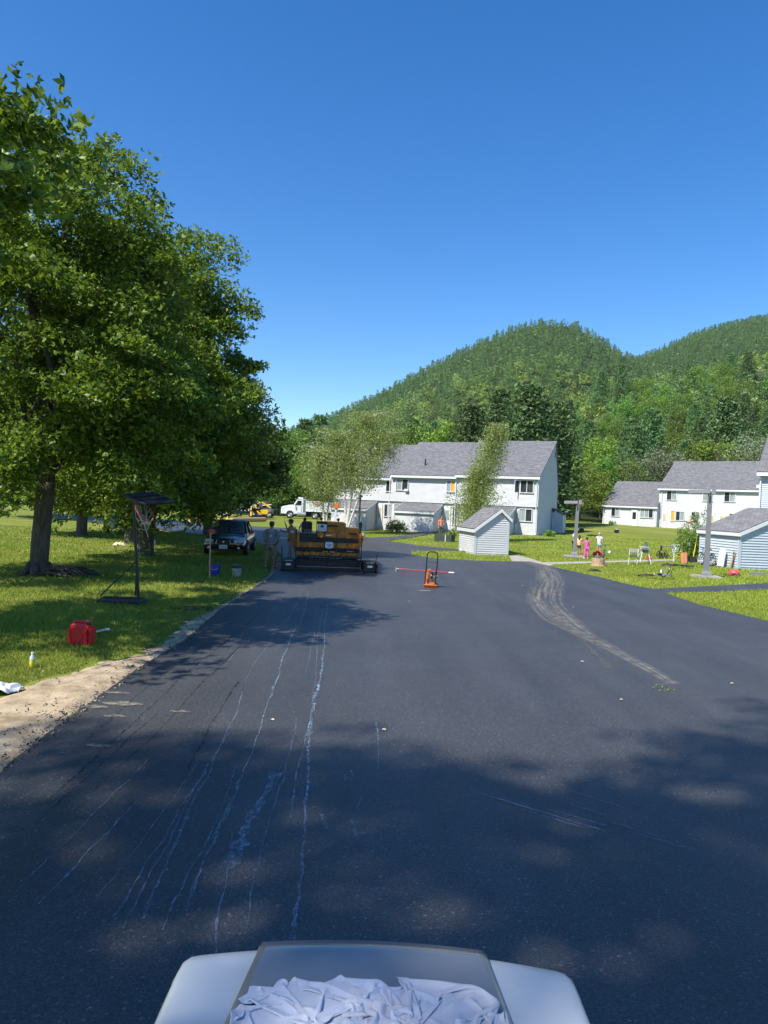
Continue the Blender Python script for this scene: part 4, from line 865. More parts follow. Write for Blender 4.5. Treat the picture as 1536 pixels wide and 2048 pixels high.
# the rest of the wooded hills: one object
def far_forest():
    g = np.random.default_rng(123); V = []; T = []
    lod = {}
    for (key, nn, sz) in (('a', 520, .62), ('b', 190, 1.0)):
        lod[key] = ([decid_pts(g, 11, 8.5, nn, sz * 1.0, .1) for _ in range(5)], [pine_pts(g, 13, 6.6, nn, sz * 1.25, .05) for _ in range(5)])
    def scatter(D0, D1, cell, key):
        D = D0
        while D < D1:
            half = 1.12 * 900 / F * D; x = -0.62 * D
            while x < .66 * D:
                xx = x + (g.random() - .5) * cell * .8; DD = D + (g.random() - .5) * cell * .8; x += cell
                px = 768 + F * xx / DD
                if px < 380 and DD > 300: continue
                z = hillz(np.array([px]), np.array([DD]))[0]; z2 = hillz(np.array([px]), np.array([DD + 12]))[0]; z3 = hillz(np.array([px]), np.array([max(100, DD * .8)]))[0]
                if (z2 - 2.5) / (DD + 12) < (z - 2.5) / DD - .012: continue              # far side of a ridge
                nz = math.sin(xx * .021 + 1.7 * math.sin(DD * .013)) + math.sin(DD * .031 + xx * .011)
                main = DD > 430; pc = (.62 if main else .26) + .16 * nz
                pine = g.random() < pc; src = lod[key][1 if pine else 0][int(g.integers(0, 5))]
                a = g.random() * 6.283; s = (.55 + .5 * g.random()) * (.8 if main else 1); c, sn = math.cos(a) * s, math.sin(a) * s
                P = src @ np.array([[c, sn, 0], [-sn, c, 0], [0, 0, s * (1.0 if not pine else .9)]]) + np.array([xx, DD, z - .8]); V.append(P.astype(np.float32))
                b = (.8 + .4 * g.random())
                if pine: t = np.array([.56, .72, .72]) * b
                elif g.random() < .10: t = np.array([1.25, 1.25, 1.5]) * b
                elif g.random() < .28 and not main: t = np.array([1.35, 1.28, .75]) * b
                else: t = np.array([.8, .92, .8]) * b * (.86 if main else 1)
                T.append(np.repeat(t[None], len(P), 0).astype(np.float32))
            D += cell
    scatter(200, 440, 6.6, 'a'); scatter(440, 1010, 8.2, 'b')
    V = np.concatenate(V); T = np.concatenate(T); print('far forest faces', len(V) // 4, 'trees', 0)
    return mesh_np('forest', V, 4, leafmat('far_leaf', (.19, .28, .08), (.29, .38, .13), .25, .6, attr=True, var=0), tint=T)
tag(put(far_forest()), 'dense mixed pine and broadleaf forest covering the two hills', 'forest', kind='stuff')

# ------------------------------------------------------------------ machines and vehicles
M_BLACKP = mat('black_paint', (.012, .012, .014), .22, coat=.8, spec=.6)
M_RUB = mat('rubber', (.02, .02, .021), .85, noise=.3, nscale=20)
M_CHROME = mat('chrome', (.75, .76, .78), .18, metal=1.0)
M_ALLOY = mat('alloy', (.55, .56, .58), .32, metal=.8)
M_LENS = mat('lamp_lens', (.55, .58, .60), .12, spec=.9, noise=.3, nscale=30)
M_WPAINT = mat('white_paint', (.74, .75, .76), .3, coat=.4, noise=.05, nscale=3)
M_YEL = mat('machine_orange', (.26, .09, .008), .55, noise=.22, nscale=4, col2=(.66, .25, .015), coat=.1)  # orange painted darker for the tree shade, mottled with grime
M_YELLOW = mat('machine_yellow', (.80, .50, .03), .5, noise=.15, nscale=6)
M_OILY = mat('oily_black', (.014, .013, .012), .55, noise=.6, nscale=9, bump=.5, bscale=40)
M_RED = mat('red_plastic', (.62, .015, .02), .35, noise=.12, nscale=6)
M_WOOD = mat('weathered_wood', (.42, .30, .17), .8, noise=.25, nscale=6, stretch=(6, 6, .6))
M_SILVER = mat('silver_paint', (.50, .52, .54), .3, metal=.5, coat=.5)
M_PLATE = mat('plate_white', (.62, .66, .70), .5)
M_LABEL = mat('label_blue', (.10, .18, .45), .5)
def part(mb, name, m, parent, **k): return mb.build(name, m, parent, **k)
def wheel(parent, c, r, wd, spokes=5, name='wheel', rimm=None, nx=1):
    """wheel with its axle along x"""
    t = MB(); t.lathe([(r * .62, -wd * .5), (r * .93, -wd * .5), (r, -wd * .34), (r, wd * .34), (r * .93, wd * .5), (r * .62, wd * .5), (r * .62, -wd * .5)], c, 28, axis='X')
    o = t.build(name, M_RUB, parent, smooth=True); s = MB(); f = nx * wd * .42
    s.lathe([(r * .66, f - nx * .06), (r * .64, f), (r * .56, f), (r * .54, f - nx * .05)], c, 28, axis='X', cap=False); s.lathe([(r * .54, f - nx * .09), (.001, f - nx * .08)], c, 28, axis='X')
    for k in range(spokes):
        a = 2 * math.pi * k / spokes; s.tube([(c[0] + f - nx * .02, c[1] + math.cos(a) * r * .1, c[2] + math.sin(a) * r * .1), (c[0] + f - nx * .01, c[1] + math.cos(a) * r * .57, c[2] + math.sin(a) * r * .57)], r * .07, 6)
    s.lathe([(r * .16, f + nx * .015), (r * .001, f + nx * .03)], c, 14, axis='X'); s.lathe([(r * .17, f - nx * .03), (r * .16, f + nx * .015)], c, 14, axis='X')
    s.build('rim', rimm or M_ALLOY, o, smooth=True); return o
def loft(rows, name, m, parent, sub=2, mirror=True, closed_ends=True):
    """rows of (x,y,z) for the half section, from the sill over the top centre; mirrored in x"""
    v = []; f = []; full = [list(r) + [(-p[0], p[1], p[2]) for p in reversed(r) if abs(p[0]) > 1e-6] for r in rows]; n = len(full[0])
    for r in full: v += r
    for i in range(len(full) - 1):
        for j in range(n): f.append((i * n + j, i * n + (j + 1) % n, (i + 1) * n + (j + 1) % n, (i + 1) * n + j))
    if closed_ends: f.append(tuple(range(n))); f.append(tuple((len(full) - 1) * n + j for j in reversed(range(n))))
    mb = MB(); mb.add(v, f); return mb.build(name, m, parent, smooth='all', sub=sub)
def sedan(loc, rz, label, paint, lower=None, name='parked_car'):
    t = empty(name, loc, rz, label, 'car'); rows = []
    for (y, w_, zb, zt, zc) in [(-.02, .66, .36, .56, .60), (.04, .78, .26, .60, .66), (.22, .86, .22, .66, .75), (.9, .89, .22, .76, .87), (1.4, .90, .22, .84, .94), (2.4, .91, .2, .88, .95), (3.4, .90, .22, .90, .96), (4.1, .87, .26, .90, 1.0), (4.45, .82, .30, .84, .96), (4.55, .72, .4, .7, .75)]:
        rows.append([(w_ * .8, y, zb), (w_ * .97, y, zb + .12), (w_, y, (zb + zt) * .52), (w_ * .97, y, zt - .02), (w_ * .84, y, zt + (zc - zt) * .45), (w_ * .45, y, zc), (0, y, zc + .015)])
    loft(rows, 'body', paint, t, 2)
    cab = []
    for (y, w_, z) in [(1.28, .78, .90), (1.33, .78, .93), (2.05, .60, 1.40), (2.15, .58, 1.425), (3.1, .58, 1.43), (3.25, .60, 1.40), (3.95, .70, .99), (4.0, .72, .93)]:
        cab.append([(min(.82, w_ + (.0 if z < 1 else .20)), y, .90), (w_, y, z), (w_ * .8, y, z + .012), (0, y, z + .03)])
    loft(cab, 'window', M_GLASS, t, 0)
    rf = MB(); rf.add([(sx * .60, y, z) for y, z in ((2.02, 1.415), (2.3, 1.455), (3.0, 1.46), (3.3, 1.41)) for sx in (-1, -.5, 0, .5, 1)], [(i * 5 + j, i * 5 + j + 1, i * 5 + j + 6, i * 5 + j + 5) for i in range(3) for j in range(4)])
    o = rf.build('roof', paint, t, smooth='all'); so = o.modifiers.new('s', 'SOLIDIFY'); so.thickness = .03
    pl = MB()
    for s in (-1, 1):
        pl.tube([(s * .80, 1.28, .93), (s * .61, 2.05, 1.42), (s * .60, 3.2, 1.43), (s * .72, 3.98, .96)], .028, 6); pl.tube([(s * .80, 2.55, .92), (s * .60, 2.6, 1.43)], .03, 6)
    pl.build('pillar', paint, t)
    for s, nm in ((-1, 'l'), (1, 'r')):
        h = MB(); h.lathe([(.001, -.03), (.08, -.02), (.10, .0), (.10, .1)], (0, 0, 0), 16, axis='Y'); h.xf(Matrix.Translation((s * .66, .02, .64)) @ Matrix.Diagonal((1.25, 1, .85, 1)))
        n0 = len(h.v); h.lathe([(.001, -.02), (.065, -.01), (.075, .0), (.075, .1)], (0, 0, 0), 16, axis='Y'); h.xf(Matrix.Translation((s * .50, -.01, .625)), n0); h.build('headlight', M_LENS, t, smooth=True)
        mr = MB(); mr.box((s * .98, 1.55, .98), (.20, .10, .13), b=.03); mr.tube([(s * .86, 1.5, .93), (s * .95, 1.55, .97)], .02, 5); mr.build('mirror', paint, t)
        fg = MB(); fg.lathe([(.001, -.02), (.05, -.01), (.055, .03)], (s * .62, .0, .36), 12, axis='Y'); fg.build('fog_lamp', M_LENS, t)
    gr = MB(); gr.tube([(-.30, -.045, .56), (-.27, -.04, .68), (.27, -.04, .68), (.30, -.045, .56), (.26, -.045, .50), (-.26, -.045, .50)], .014, 6, closed=True); g_ = gr.build('grille', M_CHROME, t)
    gi = MB(); gi.prism([(-.29, .56), (-.265, .67), (.265, .67), (.29, .56), (.25, .505), (-.25, .505)], -.035, .03); gi.build('grille_mesh', M_OILY, g_); em = MB(); em.lathe([(.001, -.055), (.035, -.05), (.04, -.03)], (0, 0, .60), 14, axis='Y'); em.build('badge', M_CHROME, g_)
    p = MB(); p.box((0, -.05, .40), (.34, .015, .16), b=.006); po = p.build('licence_plate', M_PLATE, t)
    pm = MB()
    for k in range(6): pm.box((-.11 + k * .044, -.061, .395), (.022, .004, .06))
    pm.build('plate_marks', M_LABEL, po)
    bm_ = MB(); bm_.box((0, .0, .26), (1.3, .10, .07), b=.02); bm_.build('bumper_intake', M_OILY, t)
    for y in (.92, 3.62):
        for s in (-1, 1):
            a = MB(); a.lathe([(.001, s * .865), (.37, s * .865), (.37, s * .885), (.345, s * .9)], (0, y, .33), 28, axis='X'); a.build('wheel_arch', M_OILY, t); wheel(t, (s * .83, y, .315), .315, .2, 7, nx=s)
    dh = MB()
    for s in (-1, 1):
        for y in (2.4, 3.25): dh.box((s * .915, y, .80), (.03, .16, .03), b=.008)
    dh.build('handle', paint, t); return t
sedan(G(446, 1112.5), R(4), 'dark sedan parked on the shaded lawn left of the paver, facing the camera', M_BLACKP)
sedan(G(246, 1069), R(24), 'silver car parked on the lawn far behind the hoop pole', M_SILVER)

def truck_wheel(t, x, y, r, s=-1, dual=False):
    """wheel with its axle along y"""
    w_ = empty('tmp', (0, 0, 0)); o = wheel(t, (0, 0, 0), r, .30 if not dual else .5, 8, nx=-1 if s < 0 else 1, rimm=M_ALLOY); bpy.data.objects.remove(w_)
    o.location = (x, y, r); o.rotation_euler = (0, 0, R(90)); return o
def dump_truck():
    t = empty('dump_truck', (-12.55, 95.4, 0), R(4), 'white dump truck parked beyond the road with red lettering on its body', 'truck'); W = 1.15
    hd = MB(); hd.prism([(-1.22, .55), (-1.22, 1.35), (-1.05, 1.56), (-.1, 1.78), (.62, 1.86), (.62, .62), (.55, .62)] , -.92, .92); hd.build('hood', M_WPAINT, t, bev=.07)
    cb = MB(); cb.prism([(.45, .6), (.45, 1.85), (.86, 2.52), (1.75, 2.62), (1.75, .6)], -W + .08, W - .08); cb.build('cab', M_WPAINT, t, bev=.06)
    for s in (-1, 1):
        w_ = MB(); w_.prism([(.66, 1.86), (.98, 2.40), (1.46, 2.40), (1.46, 1.78), (.66, 1.78)], s * (W - .09), s * (W - .06)); w_.build('side_window', M_GLASS, t)
        d = MB(); d.tube([(1.52, s * (W - .05), 1.7), (1.52, s * (W - .05), .9)], .015, 5); d.build('handle', M_DARKM, t)
        f = MB(); f.prism([(-.75 + .75 * 1, 0)] and [(.66 * math.cos(a), .52 + .66 * math.sin(a)) for a in np.linspace(.1, math.pi - .1, 12)] + [(.52 * math.cos(a), .52 + .52 * math.sin(a)) for a in np.linspace(math.pi - .1, .1, 12)], s * .80, s * 1.16); f.build('mudguard', M_WPAINT, t)
        mr = MB(); mr.tube([(.5, s * 1.1, 2.0), (.45, s * 1.35, 2.05)], .02, 5); mr.box((.43, s * 1.38, 1.95), (.08, .16, .42), b=.02); mr.build('mirror', M_DARKM, t)
        h = MB(); h.box((-1.2, s * .72, 1.02), (.06, .26, .24), b=.02); h.build('headlight', M_LENS, t)
        tk = MB(); tk.tube([(.9, s * .98, .62), (2.1, s * .98, .62)], .27, 16); tk.build('fuel_tank', M_ALLOY, t, smooth=True)
        for x in (0, 3.32, 4.5, 5.66): truck_wheel(t, x, s * .98, .49, s)
    ws = MB(); ws.quad((.455, -.95, 1.88), (.455, .95, 1.88), (.84, .88, 2.47), (.84, -.88, 2.47)); ws.build('windshield', M_GLASS, t)
    vi = MB(); vi.box((1.3, 0, 2.74), (.75, 1.5, .22), b=.06); vi.tube([(.75, -.9, 2.56), (.62, -.9, 2.66)], .03, 5); vi.build('roof_fairing', M_WPAINT, t)
    ex = MB(); ex.tube([(1.92, -.98, .9), (1.92, -.98, 2.95)], .085, 10); ex.build('exhaust_stack', M_GREYM, t)
    gl = MB(); gl.box((-1.24, 0, 1.05), (.05, 1.0, .6), b=.02); gl.build('grille', M_CHROME, t); bp = MB(); bp.box((-1.25, 0, .58), (.16, 2.2, .28), b=.04); bp.build('bumper', M_CHROME, t)
    fr = MB(); fr.box((3.3, 0, .78), (6.2, .85, .2)); fr.build('chassis', M_DARKM, t)
    bd = MB(); bd.prism([(2.05, .98), (2.05, 2.42), (7.35, 2.42), (7.65, 1.3), (7.45, .98)], -1.2, 1.2); bo = bd.build('dump_body', M_WPAINT, t, bev=.03)
    rb = MB()
    for s in (-1, 1):
        rb.box((4.7, s * 1.22, 2.36), (5.35, .06, .12)); rb.box((4.7, s * 1.22, 1.06), (5.2, .06, .10))
        for k in range(2, 6): rb.box((2.1 + k * 1.02, s * 1.215, 1.7), (.09, .05, 1.24))
    rb.box((1.85, 0, 2.55), (.6, 2.2, .06)); rb.build('body_rib', M_WPAINT, bo)
    lt = MB(); r_ = random.Random(4)
    for k in range(6): lt.prism([(3.0 + k * .21, 1.98), (3.05 + k * .21, 2.2), (3.16 + k * .21, 2.2), (3.11 + k * .21, 1.98)], -1.215, -1.225)
    for k in range(4): lt.box((3.15 + k * .2, -1.22, 1.80), (.12, .012, .13))
    lt.prism([(2.92, 2.16), (3.0, 2.2), (4.35, 1.62), (4.3, 1.58)], -1.217, -1.222)
    lt.build('lettering', mat('red_lettering', (.65, .05, .04), .5), bo)
dump_truck()

def paver():
    t = empty('paver', (-1.86, 25.15, 0), R(8), 'orange asphalt paver seen from behind with black screed across its full width', 'paver'); P = lambda mb, n, m, **k: mb.build(n, m, t, **k)
    x = lambda c: (c - 755) / 358.0; z = lambda c: (1050 - c) / 358.0
    def bx(x0, x1, y0, y1, ya, yb, b=.02): m = MB(); m.box(((x(x0) + x(x1)) / 2, (ya + yb) / 2, (z(y0) + z(y1)) / 2), (abs(x(x1) - x(x0)), yb - ya, abs(z(y0) - z(y1))), b=b); return m
    m = bx(322, 1160, 900, 1045, .05, .75, .03); m.box((0, .12, .52), (2.3, .3, .05), b=.01); m.cyl((-1.2, .02, .42), (1.15, .02, .42), .03, 8); m.cyl((-1.2, .0, .2), (1.15, .0, .2), .022, 8)
    for k in range(7): m.box((-1.0 + k * .33, .03, .3), (.05, .08, .34), b=.01)
    so = P(m, 'screed', M_OILY); m = MB(); m.box((0, -.02, .165), (2.25, .03, .02)); m.build('screed_edge', M_GREYM, so)
    for (a, b, nm) in ((165, 318, 1), (1185, 1345, -1)):
        m = bx(a, b, 905, 1035, -.25, .65, .03); o = P(m, 'screed_extension', M_OILY); m = MB(); cx = (x(a) + x(b)) / 2
        m.box((cx, -.262, z(962)), (.17, .012, .07)); m.box((cx, -.262, z(915)), (.26, .012, .012)); m.build('label', M_PLATE, o)
    for s, c in ((-1, 152), (1, 1356)):
        m = MB(); m.prism([(-.45, .02), (-.45, .34), (.75, .34), (1.0, .2), (1.0, .02)], x(c) - .015, x(c) + .015, 'yz'); P(m, 'end_plate', M_OILY)
    m = MB(); m.tube([(x(155), -.2, .3), (x(155), -.2, z(745))], .022, 6); m.tube([(x(155), -.2, z(760)), (x(155), .1, z(760))], .018, 6); P(m, 'crank_handle', M_OILY)
    m = MB(); m.tube([(x(1330), -.2, .3), (x(1350), -.2, z(830)), (x(1362), -.2, z(775))], .02, 6); m.tube([(x(1195), -.1, z(900)), (x(1330), -.15, z(880))], .018, 6); P(m, 'crank_handle', M_OILY)
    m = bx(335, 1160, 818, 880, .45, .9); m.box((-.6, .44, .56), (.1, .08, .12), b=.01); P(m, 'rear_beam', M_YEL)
    m = bx(335, 1160, 758, 820, .62, 1.0, .01)
    for k in range(5): m.tube([(-1.0 + k * .5, .5, .35), (-.9 + k * .48, .45, .75)], .02, 6)
    P(m, 'auger_guard', M_OILY)
    m = MB()
    for a, b in ((672, 742), (762, 828)): m.box(((x(a) + x(b)) / 2, .42, z(806)), (x(b) - x(a), .22, .025))
    m.box((x(1033), .50, z(796)), (.24, .04, .035)); P(m, 'step', M_WOOD)
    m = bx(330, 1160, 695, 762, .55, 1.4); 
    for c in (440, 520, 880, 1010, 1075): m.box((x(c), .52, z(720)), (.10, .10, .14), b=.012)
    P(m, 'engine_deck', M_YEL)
    m = bx(375, 1152, 638, 700, .8, 2.2, .01); m.box((x(480), .75, z(640)), (.6, .5, .3), b=.03); P(m, 'engine_bay', M_OILY)
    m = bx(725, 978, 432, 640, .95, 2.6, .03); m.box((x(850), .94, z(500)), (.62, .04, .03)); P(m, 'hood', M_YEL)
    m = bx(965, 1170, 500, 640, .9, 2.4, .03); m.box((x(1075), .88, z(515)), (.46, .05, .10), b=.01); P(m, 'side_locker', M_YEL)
    m = MB(); m.box((x(1072), .86, z(572)), (.30, .03, .06)); m.box((x(800), .92, z(480)), (.4, .03, .07)); P(m, 'vent_slot', M_OILY)
    m = MB(); m.box((x(757), .93, z(604)), (.2, .02, .05), b=.01); P(m, 'name_plate', M_ALLOY)
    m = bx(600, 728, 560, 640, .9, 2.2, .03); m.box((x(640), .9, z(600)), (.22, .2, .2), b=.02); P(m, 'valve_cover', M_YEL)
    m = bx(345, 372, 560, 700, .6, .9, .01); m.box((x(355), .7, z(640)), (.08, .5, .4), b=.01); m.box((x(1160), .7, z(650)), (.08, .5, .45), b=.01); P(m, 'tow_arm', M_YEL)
    for s, pl in ((-1, [(240, 560), (342, 556), (335, 700), (322, 850), (290, 800), (250, 680)]), (1, [(1192, 574), (1287, 584), (1270, 690), (1218, 815), (1190, 820)])):
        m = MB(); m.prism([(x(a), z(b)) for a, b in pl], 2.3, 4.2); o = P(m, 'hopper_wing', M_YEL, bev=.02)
        m = MB(); m.box((x(285 if s < 0 else 1248), 2.285, z(595)), (.13, .015, .10)); m.build('label', M_PLATE, o)
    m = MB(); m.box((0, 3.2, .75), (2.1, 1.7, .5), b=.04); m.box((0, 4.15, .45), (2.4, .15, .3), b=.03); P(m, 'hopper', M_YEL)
    for s in (-1, 1):
        m = MB(); m.tube([(s * .95, 1.0, .0 + .3), (s * .95, 1.0, .55)], .01, 4); m = MB()
        m.prism([(.9, .05), (.75, .25), (.9, .55), (3.6, .55), (3.8, .3), (3.6, .05)], s * .78, s * 1.08, 'yz'); P(m, 'track', M_RUB)
    # operator console
    m = MB(); m.box((x(658), .78, z(440)), (.37, .22, .11), b=.02); m.tube([(x(620), .85, z(545)), (x(620), .9, z(640))], .03, 6); m.box((x(660), .86, z(560)), (.30, .06, .08)); o = P(m, 'control_console', M_OILY)
    m = MB(); m.box((x(658), .68, z(505)), (.335, .05, .26), b=.02); f = m.build('panel_face', M_PLATE, o); m = MB(); m.box((x(658), .65, z(485)), (.11, .014, .09)); m.build('screen', M_GLASS, f)
    m = MB(); r_ = random.Random(2)
    for a in range(6):
        for b in range(3):
            if not (2 <= a <= 3 and b > 0): m.cyl((x(612 + a * 19), .652, z(530 - b * 22)), (x(612 + a * 19), .64, z(530 - b * 22)), .011, 6)
    m.build('button', M_OILY, f)
    m = MB(); m.box((x(752), .36, z(720)), (.285, .03, .225), b=.03); o = P(m, 'warning_sign', M_PLATE); m = MB()
    for k in range(5): m.box((x(722 + k * 15), .342, z(712 + (k % 2) * 3)), (.025, .006, .05))
    m.box((x(752), .342, z(738)), (.15, .006, .012)); m.build('sign_marks', M_LABEL, o); m = MB(); m.prism([(x(744), z(733)), (x(760), z(733)), (x(752), z(716))], .338, .342); m.build('sign_triangle', M_RED, o)
    # rails, levers, knobs, lamp, wing tarp post
    m = MB(); m.tube([(x(690), .4, z(800)), (x(690), .4, z(556)), (x(842), .4, z(556)), (x(842), .4, z(790))], .018, 6); P(m, 'handrail', M_OILY)
    m = MB(); m.tube([(x(375), .6, z(690)), (x(375), .6, z(592)), (x(590), .7, z(592))], .018, 6); m.tube([(x(590), .8, z(640)), (x(590), .8, z(372))], .014, 6); P(m, 'handrail', M_OILY)
    for c in (330, 1175):
        m = MB(); m.tube([(x(c), .45, z(900)), (x(c), .45, z(600)), (x(c), .6, z(540))], .02, 6); P(m, 'handrail', M_OILY)
    for c, zz in ((660, 395), (887, 400)):
        m = MB(); m.lathe([(.001, -.06), (.045, -.04), (.058, 0), (.045, .04), (.001, .06)], (x(c), 1.5, z(zz)), 14); m.tube([(x(c), 1.5, z(zz) - .03), (x(c), 1.5, z(450))], .012, 5); P(m, 'round_mirror', M_OILY, smooth=True)
    m = MB(); m.lathe([(.038, -.04), (.042, 0), (.03, .05), (.001, .06)], (x(652), .6, z(618)), 14); P(m, 'amber_lamp', mat('amber', (.95, .35, .04), .3), smooth=True)
    m = MB(); m.tube([(x(1168), .9, z(600)), (x(1168), .9, z(500))], .03, 8); m.box((x(1168), .9, z(460)), (.11, .12, .24), b=.02); P(m, 'exhaust_pipe', M_OILY)
    m = MB(); r_ = random.Random(8)
    for k in range(9):
        a = x(380 + k * 24); m.tube(bez([(a, .62, z(690)), (a + r_.uniform(-.05, .05), .5, z(660)), (a + r_.uniform(-.1, .1), .6, z(600)), (a + .1, .9, z(590))], 4), .014, 5)
    for k in range(10):
        a = -1.0 + k * .22; m.tube(bez([(a, .50, .85), (a + r_.uniform(-.15, .15), .40, .62), (a + r_.uniform(-.2, .2), .45, .5), (a + r_.uniform(-.2, .2), .3, .42)], 4), .012, 5)
    P(m, 'hose', M_OILY); m = MB(); m.box((x(470), 1.3, z(560)), (.42, .42, .10), b=.04); m.box((x(470), 1.5, z(500)), (.40, .09, .36), b=.04); P(m, 'seat', M_OILY)
    m = MB()
    for k in range(5): m.cyl((x(440 + k * 22), .9, z(590)), (x(440 + k * 22), .88, z(535)), .012, 5)
    P(m, 'lever', M_WOOD); m = MB(); m.box((x(480), 1.3, z(596)), (.7, .9, .03)); P(m, 'platform', M_OILY)
paver()

def compactor():
    q = G(861, 1177); t = empty('plate_compactor', q, R(-6), 'small orange plate compactor with black handle loop standing alone on the asphalt', 'compactor')
    m = MB(); m.prism([(-.02, .10), (.05, .0), (.46, .0), (.56, .12), (.53, .13), (.44, .03), (.07, .03), (.0, .12)], -.20, .20, 'yz'); m.box((0, .25, .045), (.38, .4, .03)); m.build('base_plate', M_RED2, t, bev=.004)
    m = MB(); m.box((-.11, .26, .30), (.10, .26, .34), b=.03); m.box((-.07, .30, .52), (.12, .16, .10), b=.03); m.build('belt_guard', M_RED2, t)
    m = MB(); m.box((.02, .24, .12), (.26, .24, .10), b=.03); m.build('exciter', M_RED2, t)
    m = MB(); m.box((.07, .28, .30), (.17, .2, .2), b=.02); m.lathe([(.001, .16), (.05, .165), (.085, .19), (.09, .22), (.001, .24)], (.04, 0, .33), 14, axis='Y'); m.box((.10, .30, .42), (.14, .16, .07), b=.03); m.cyl((.16, .2, .36), (.19, .2, .36), .05, 10)
    for k in range(6): m.box((.07, .17, .23 + k * .018), (.15, .03, .006))
    m.build('engine', mat('engine_alloy', (.20, .19, .16), .5, metal=.5, noise=.5, nscale=25), t)
    m = MB(); m.box((.02, .20, .45), (.08, .08, .07), b=.02); m.box((.13, .22, .46), (.07, .09, .08), b=.02); m.cyl((.02, .15, .33), (.02, .145, .33), .035, 12); m.build('air_filter', M_OILY, t)
    pts = [(-.185, .12, .05), (-.155, -.02, .62), (-.14, -.08, 1.0), (-.12, -.09, 1.08), (-.06, -.095, 1.115), (.10, -.095, 1.115), (.16, -.09, 1.08), (.18, -.08, 1.0), (.165, -.02, .62), (.12, .12, .06)]
    m = MB(); m.tube(pts, .019, 8); m.tube([(-.145, -.055, .80), (.172, -.055, .80)], .013, 6); m.build('handle', M_DARKM, t, smooth=True)
    m = MB(); m.tube([(-.13, .1, .74), (-.07, .22, .56)], .010, 6); m.tube([(-.04, .2, .56), (.06, .2, .44)], .009, 6); m.build('throttle_rod', M_ALLOY, t)
M_RED2 = mat('orange_red_paint', (.55, .13, .03), .5, noise=.25, nscale=14)
compactor()
# the long red-handled asphalt lute lying behind it
a = G(792, 1142.5); b = G(908, 1149); t = empty('asphalt_lute', (0, 0, 0), 0, 'long red handled asphalt rake lying flat on the road behind the compactor', 'rake')
m = MB(); m.tube([Vector((a.x + .1, a.y, .10)), Vector((b.x, b.y, .06))], .017, 8); m.build('handle', mat('red_handle', (.55, .02, .04), .5), t)
m = MB(); d = (b - a).normalized(); m.box((a.x, a.y, .06), (.05, .75, .10), b=.01); m.tube([(a.x, a.y - .2, .08), (a.x + .35, a.y, .1), (a.x, a.y + .2, .08)], .012, 6); m.build('rake_head', M_ALLOY, t)
m = MB(); m.lathe([(.026, 0), (.03, .02), (.03, .18), (.026, .2)], (b.x - .2, b.y, .062), 8, axis='X'); m.build('grip', M_WPAINT, t)

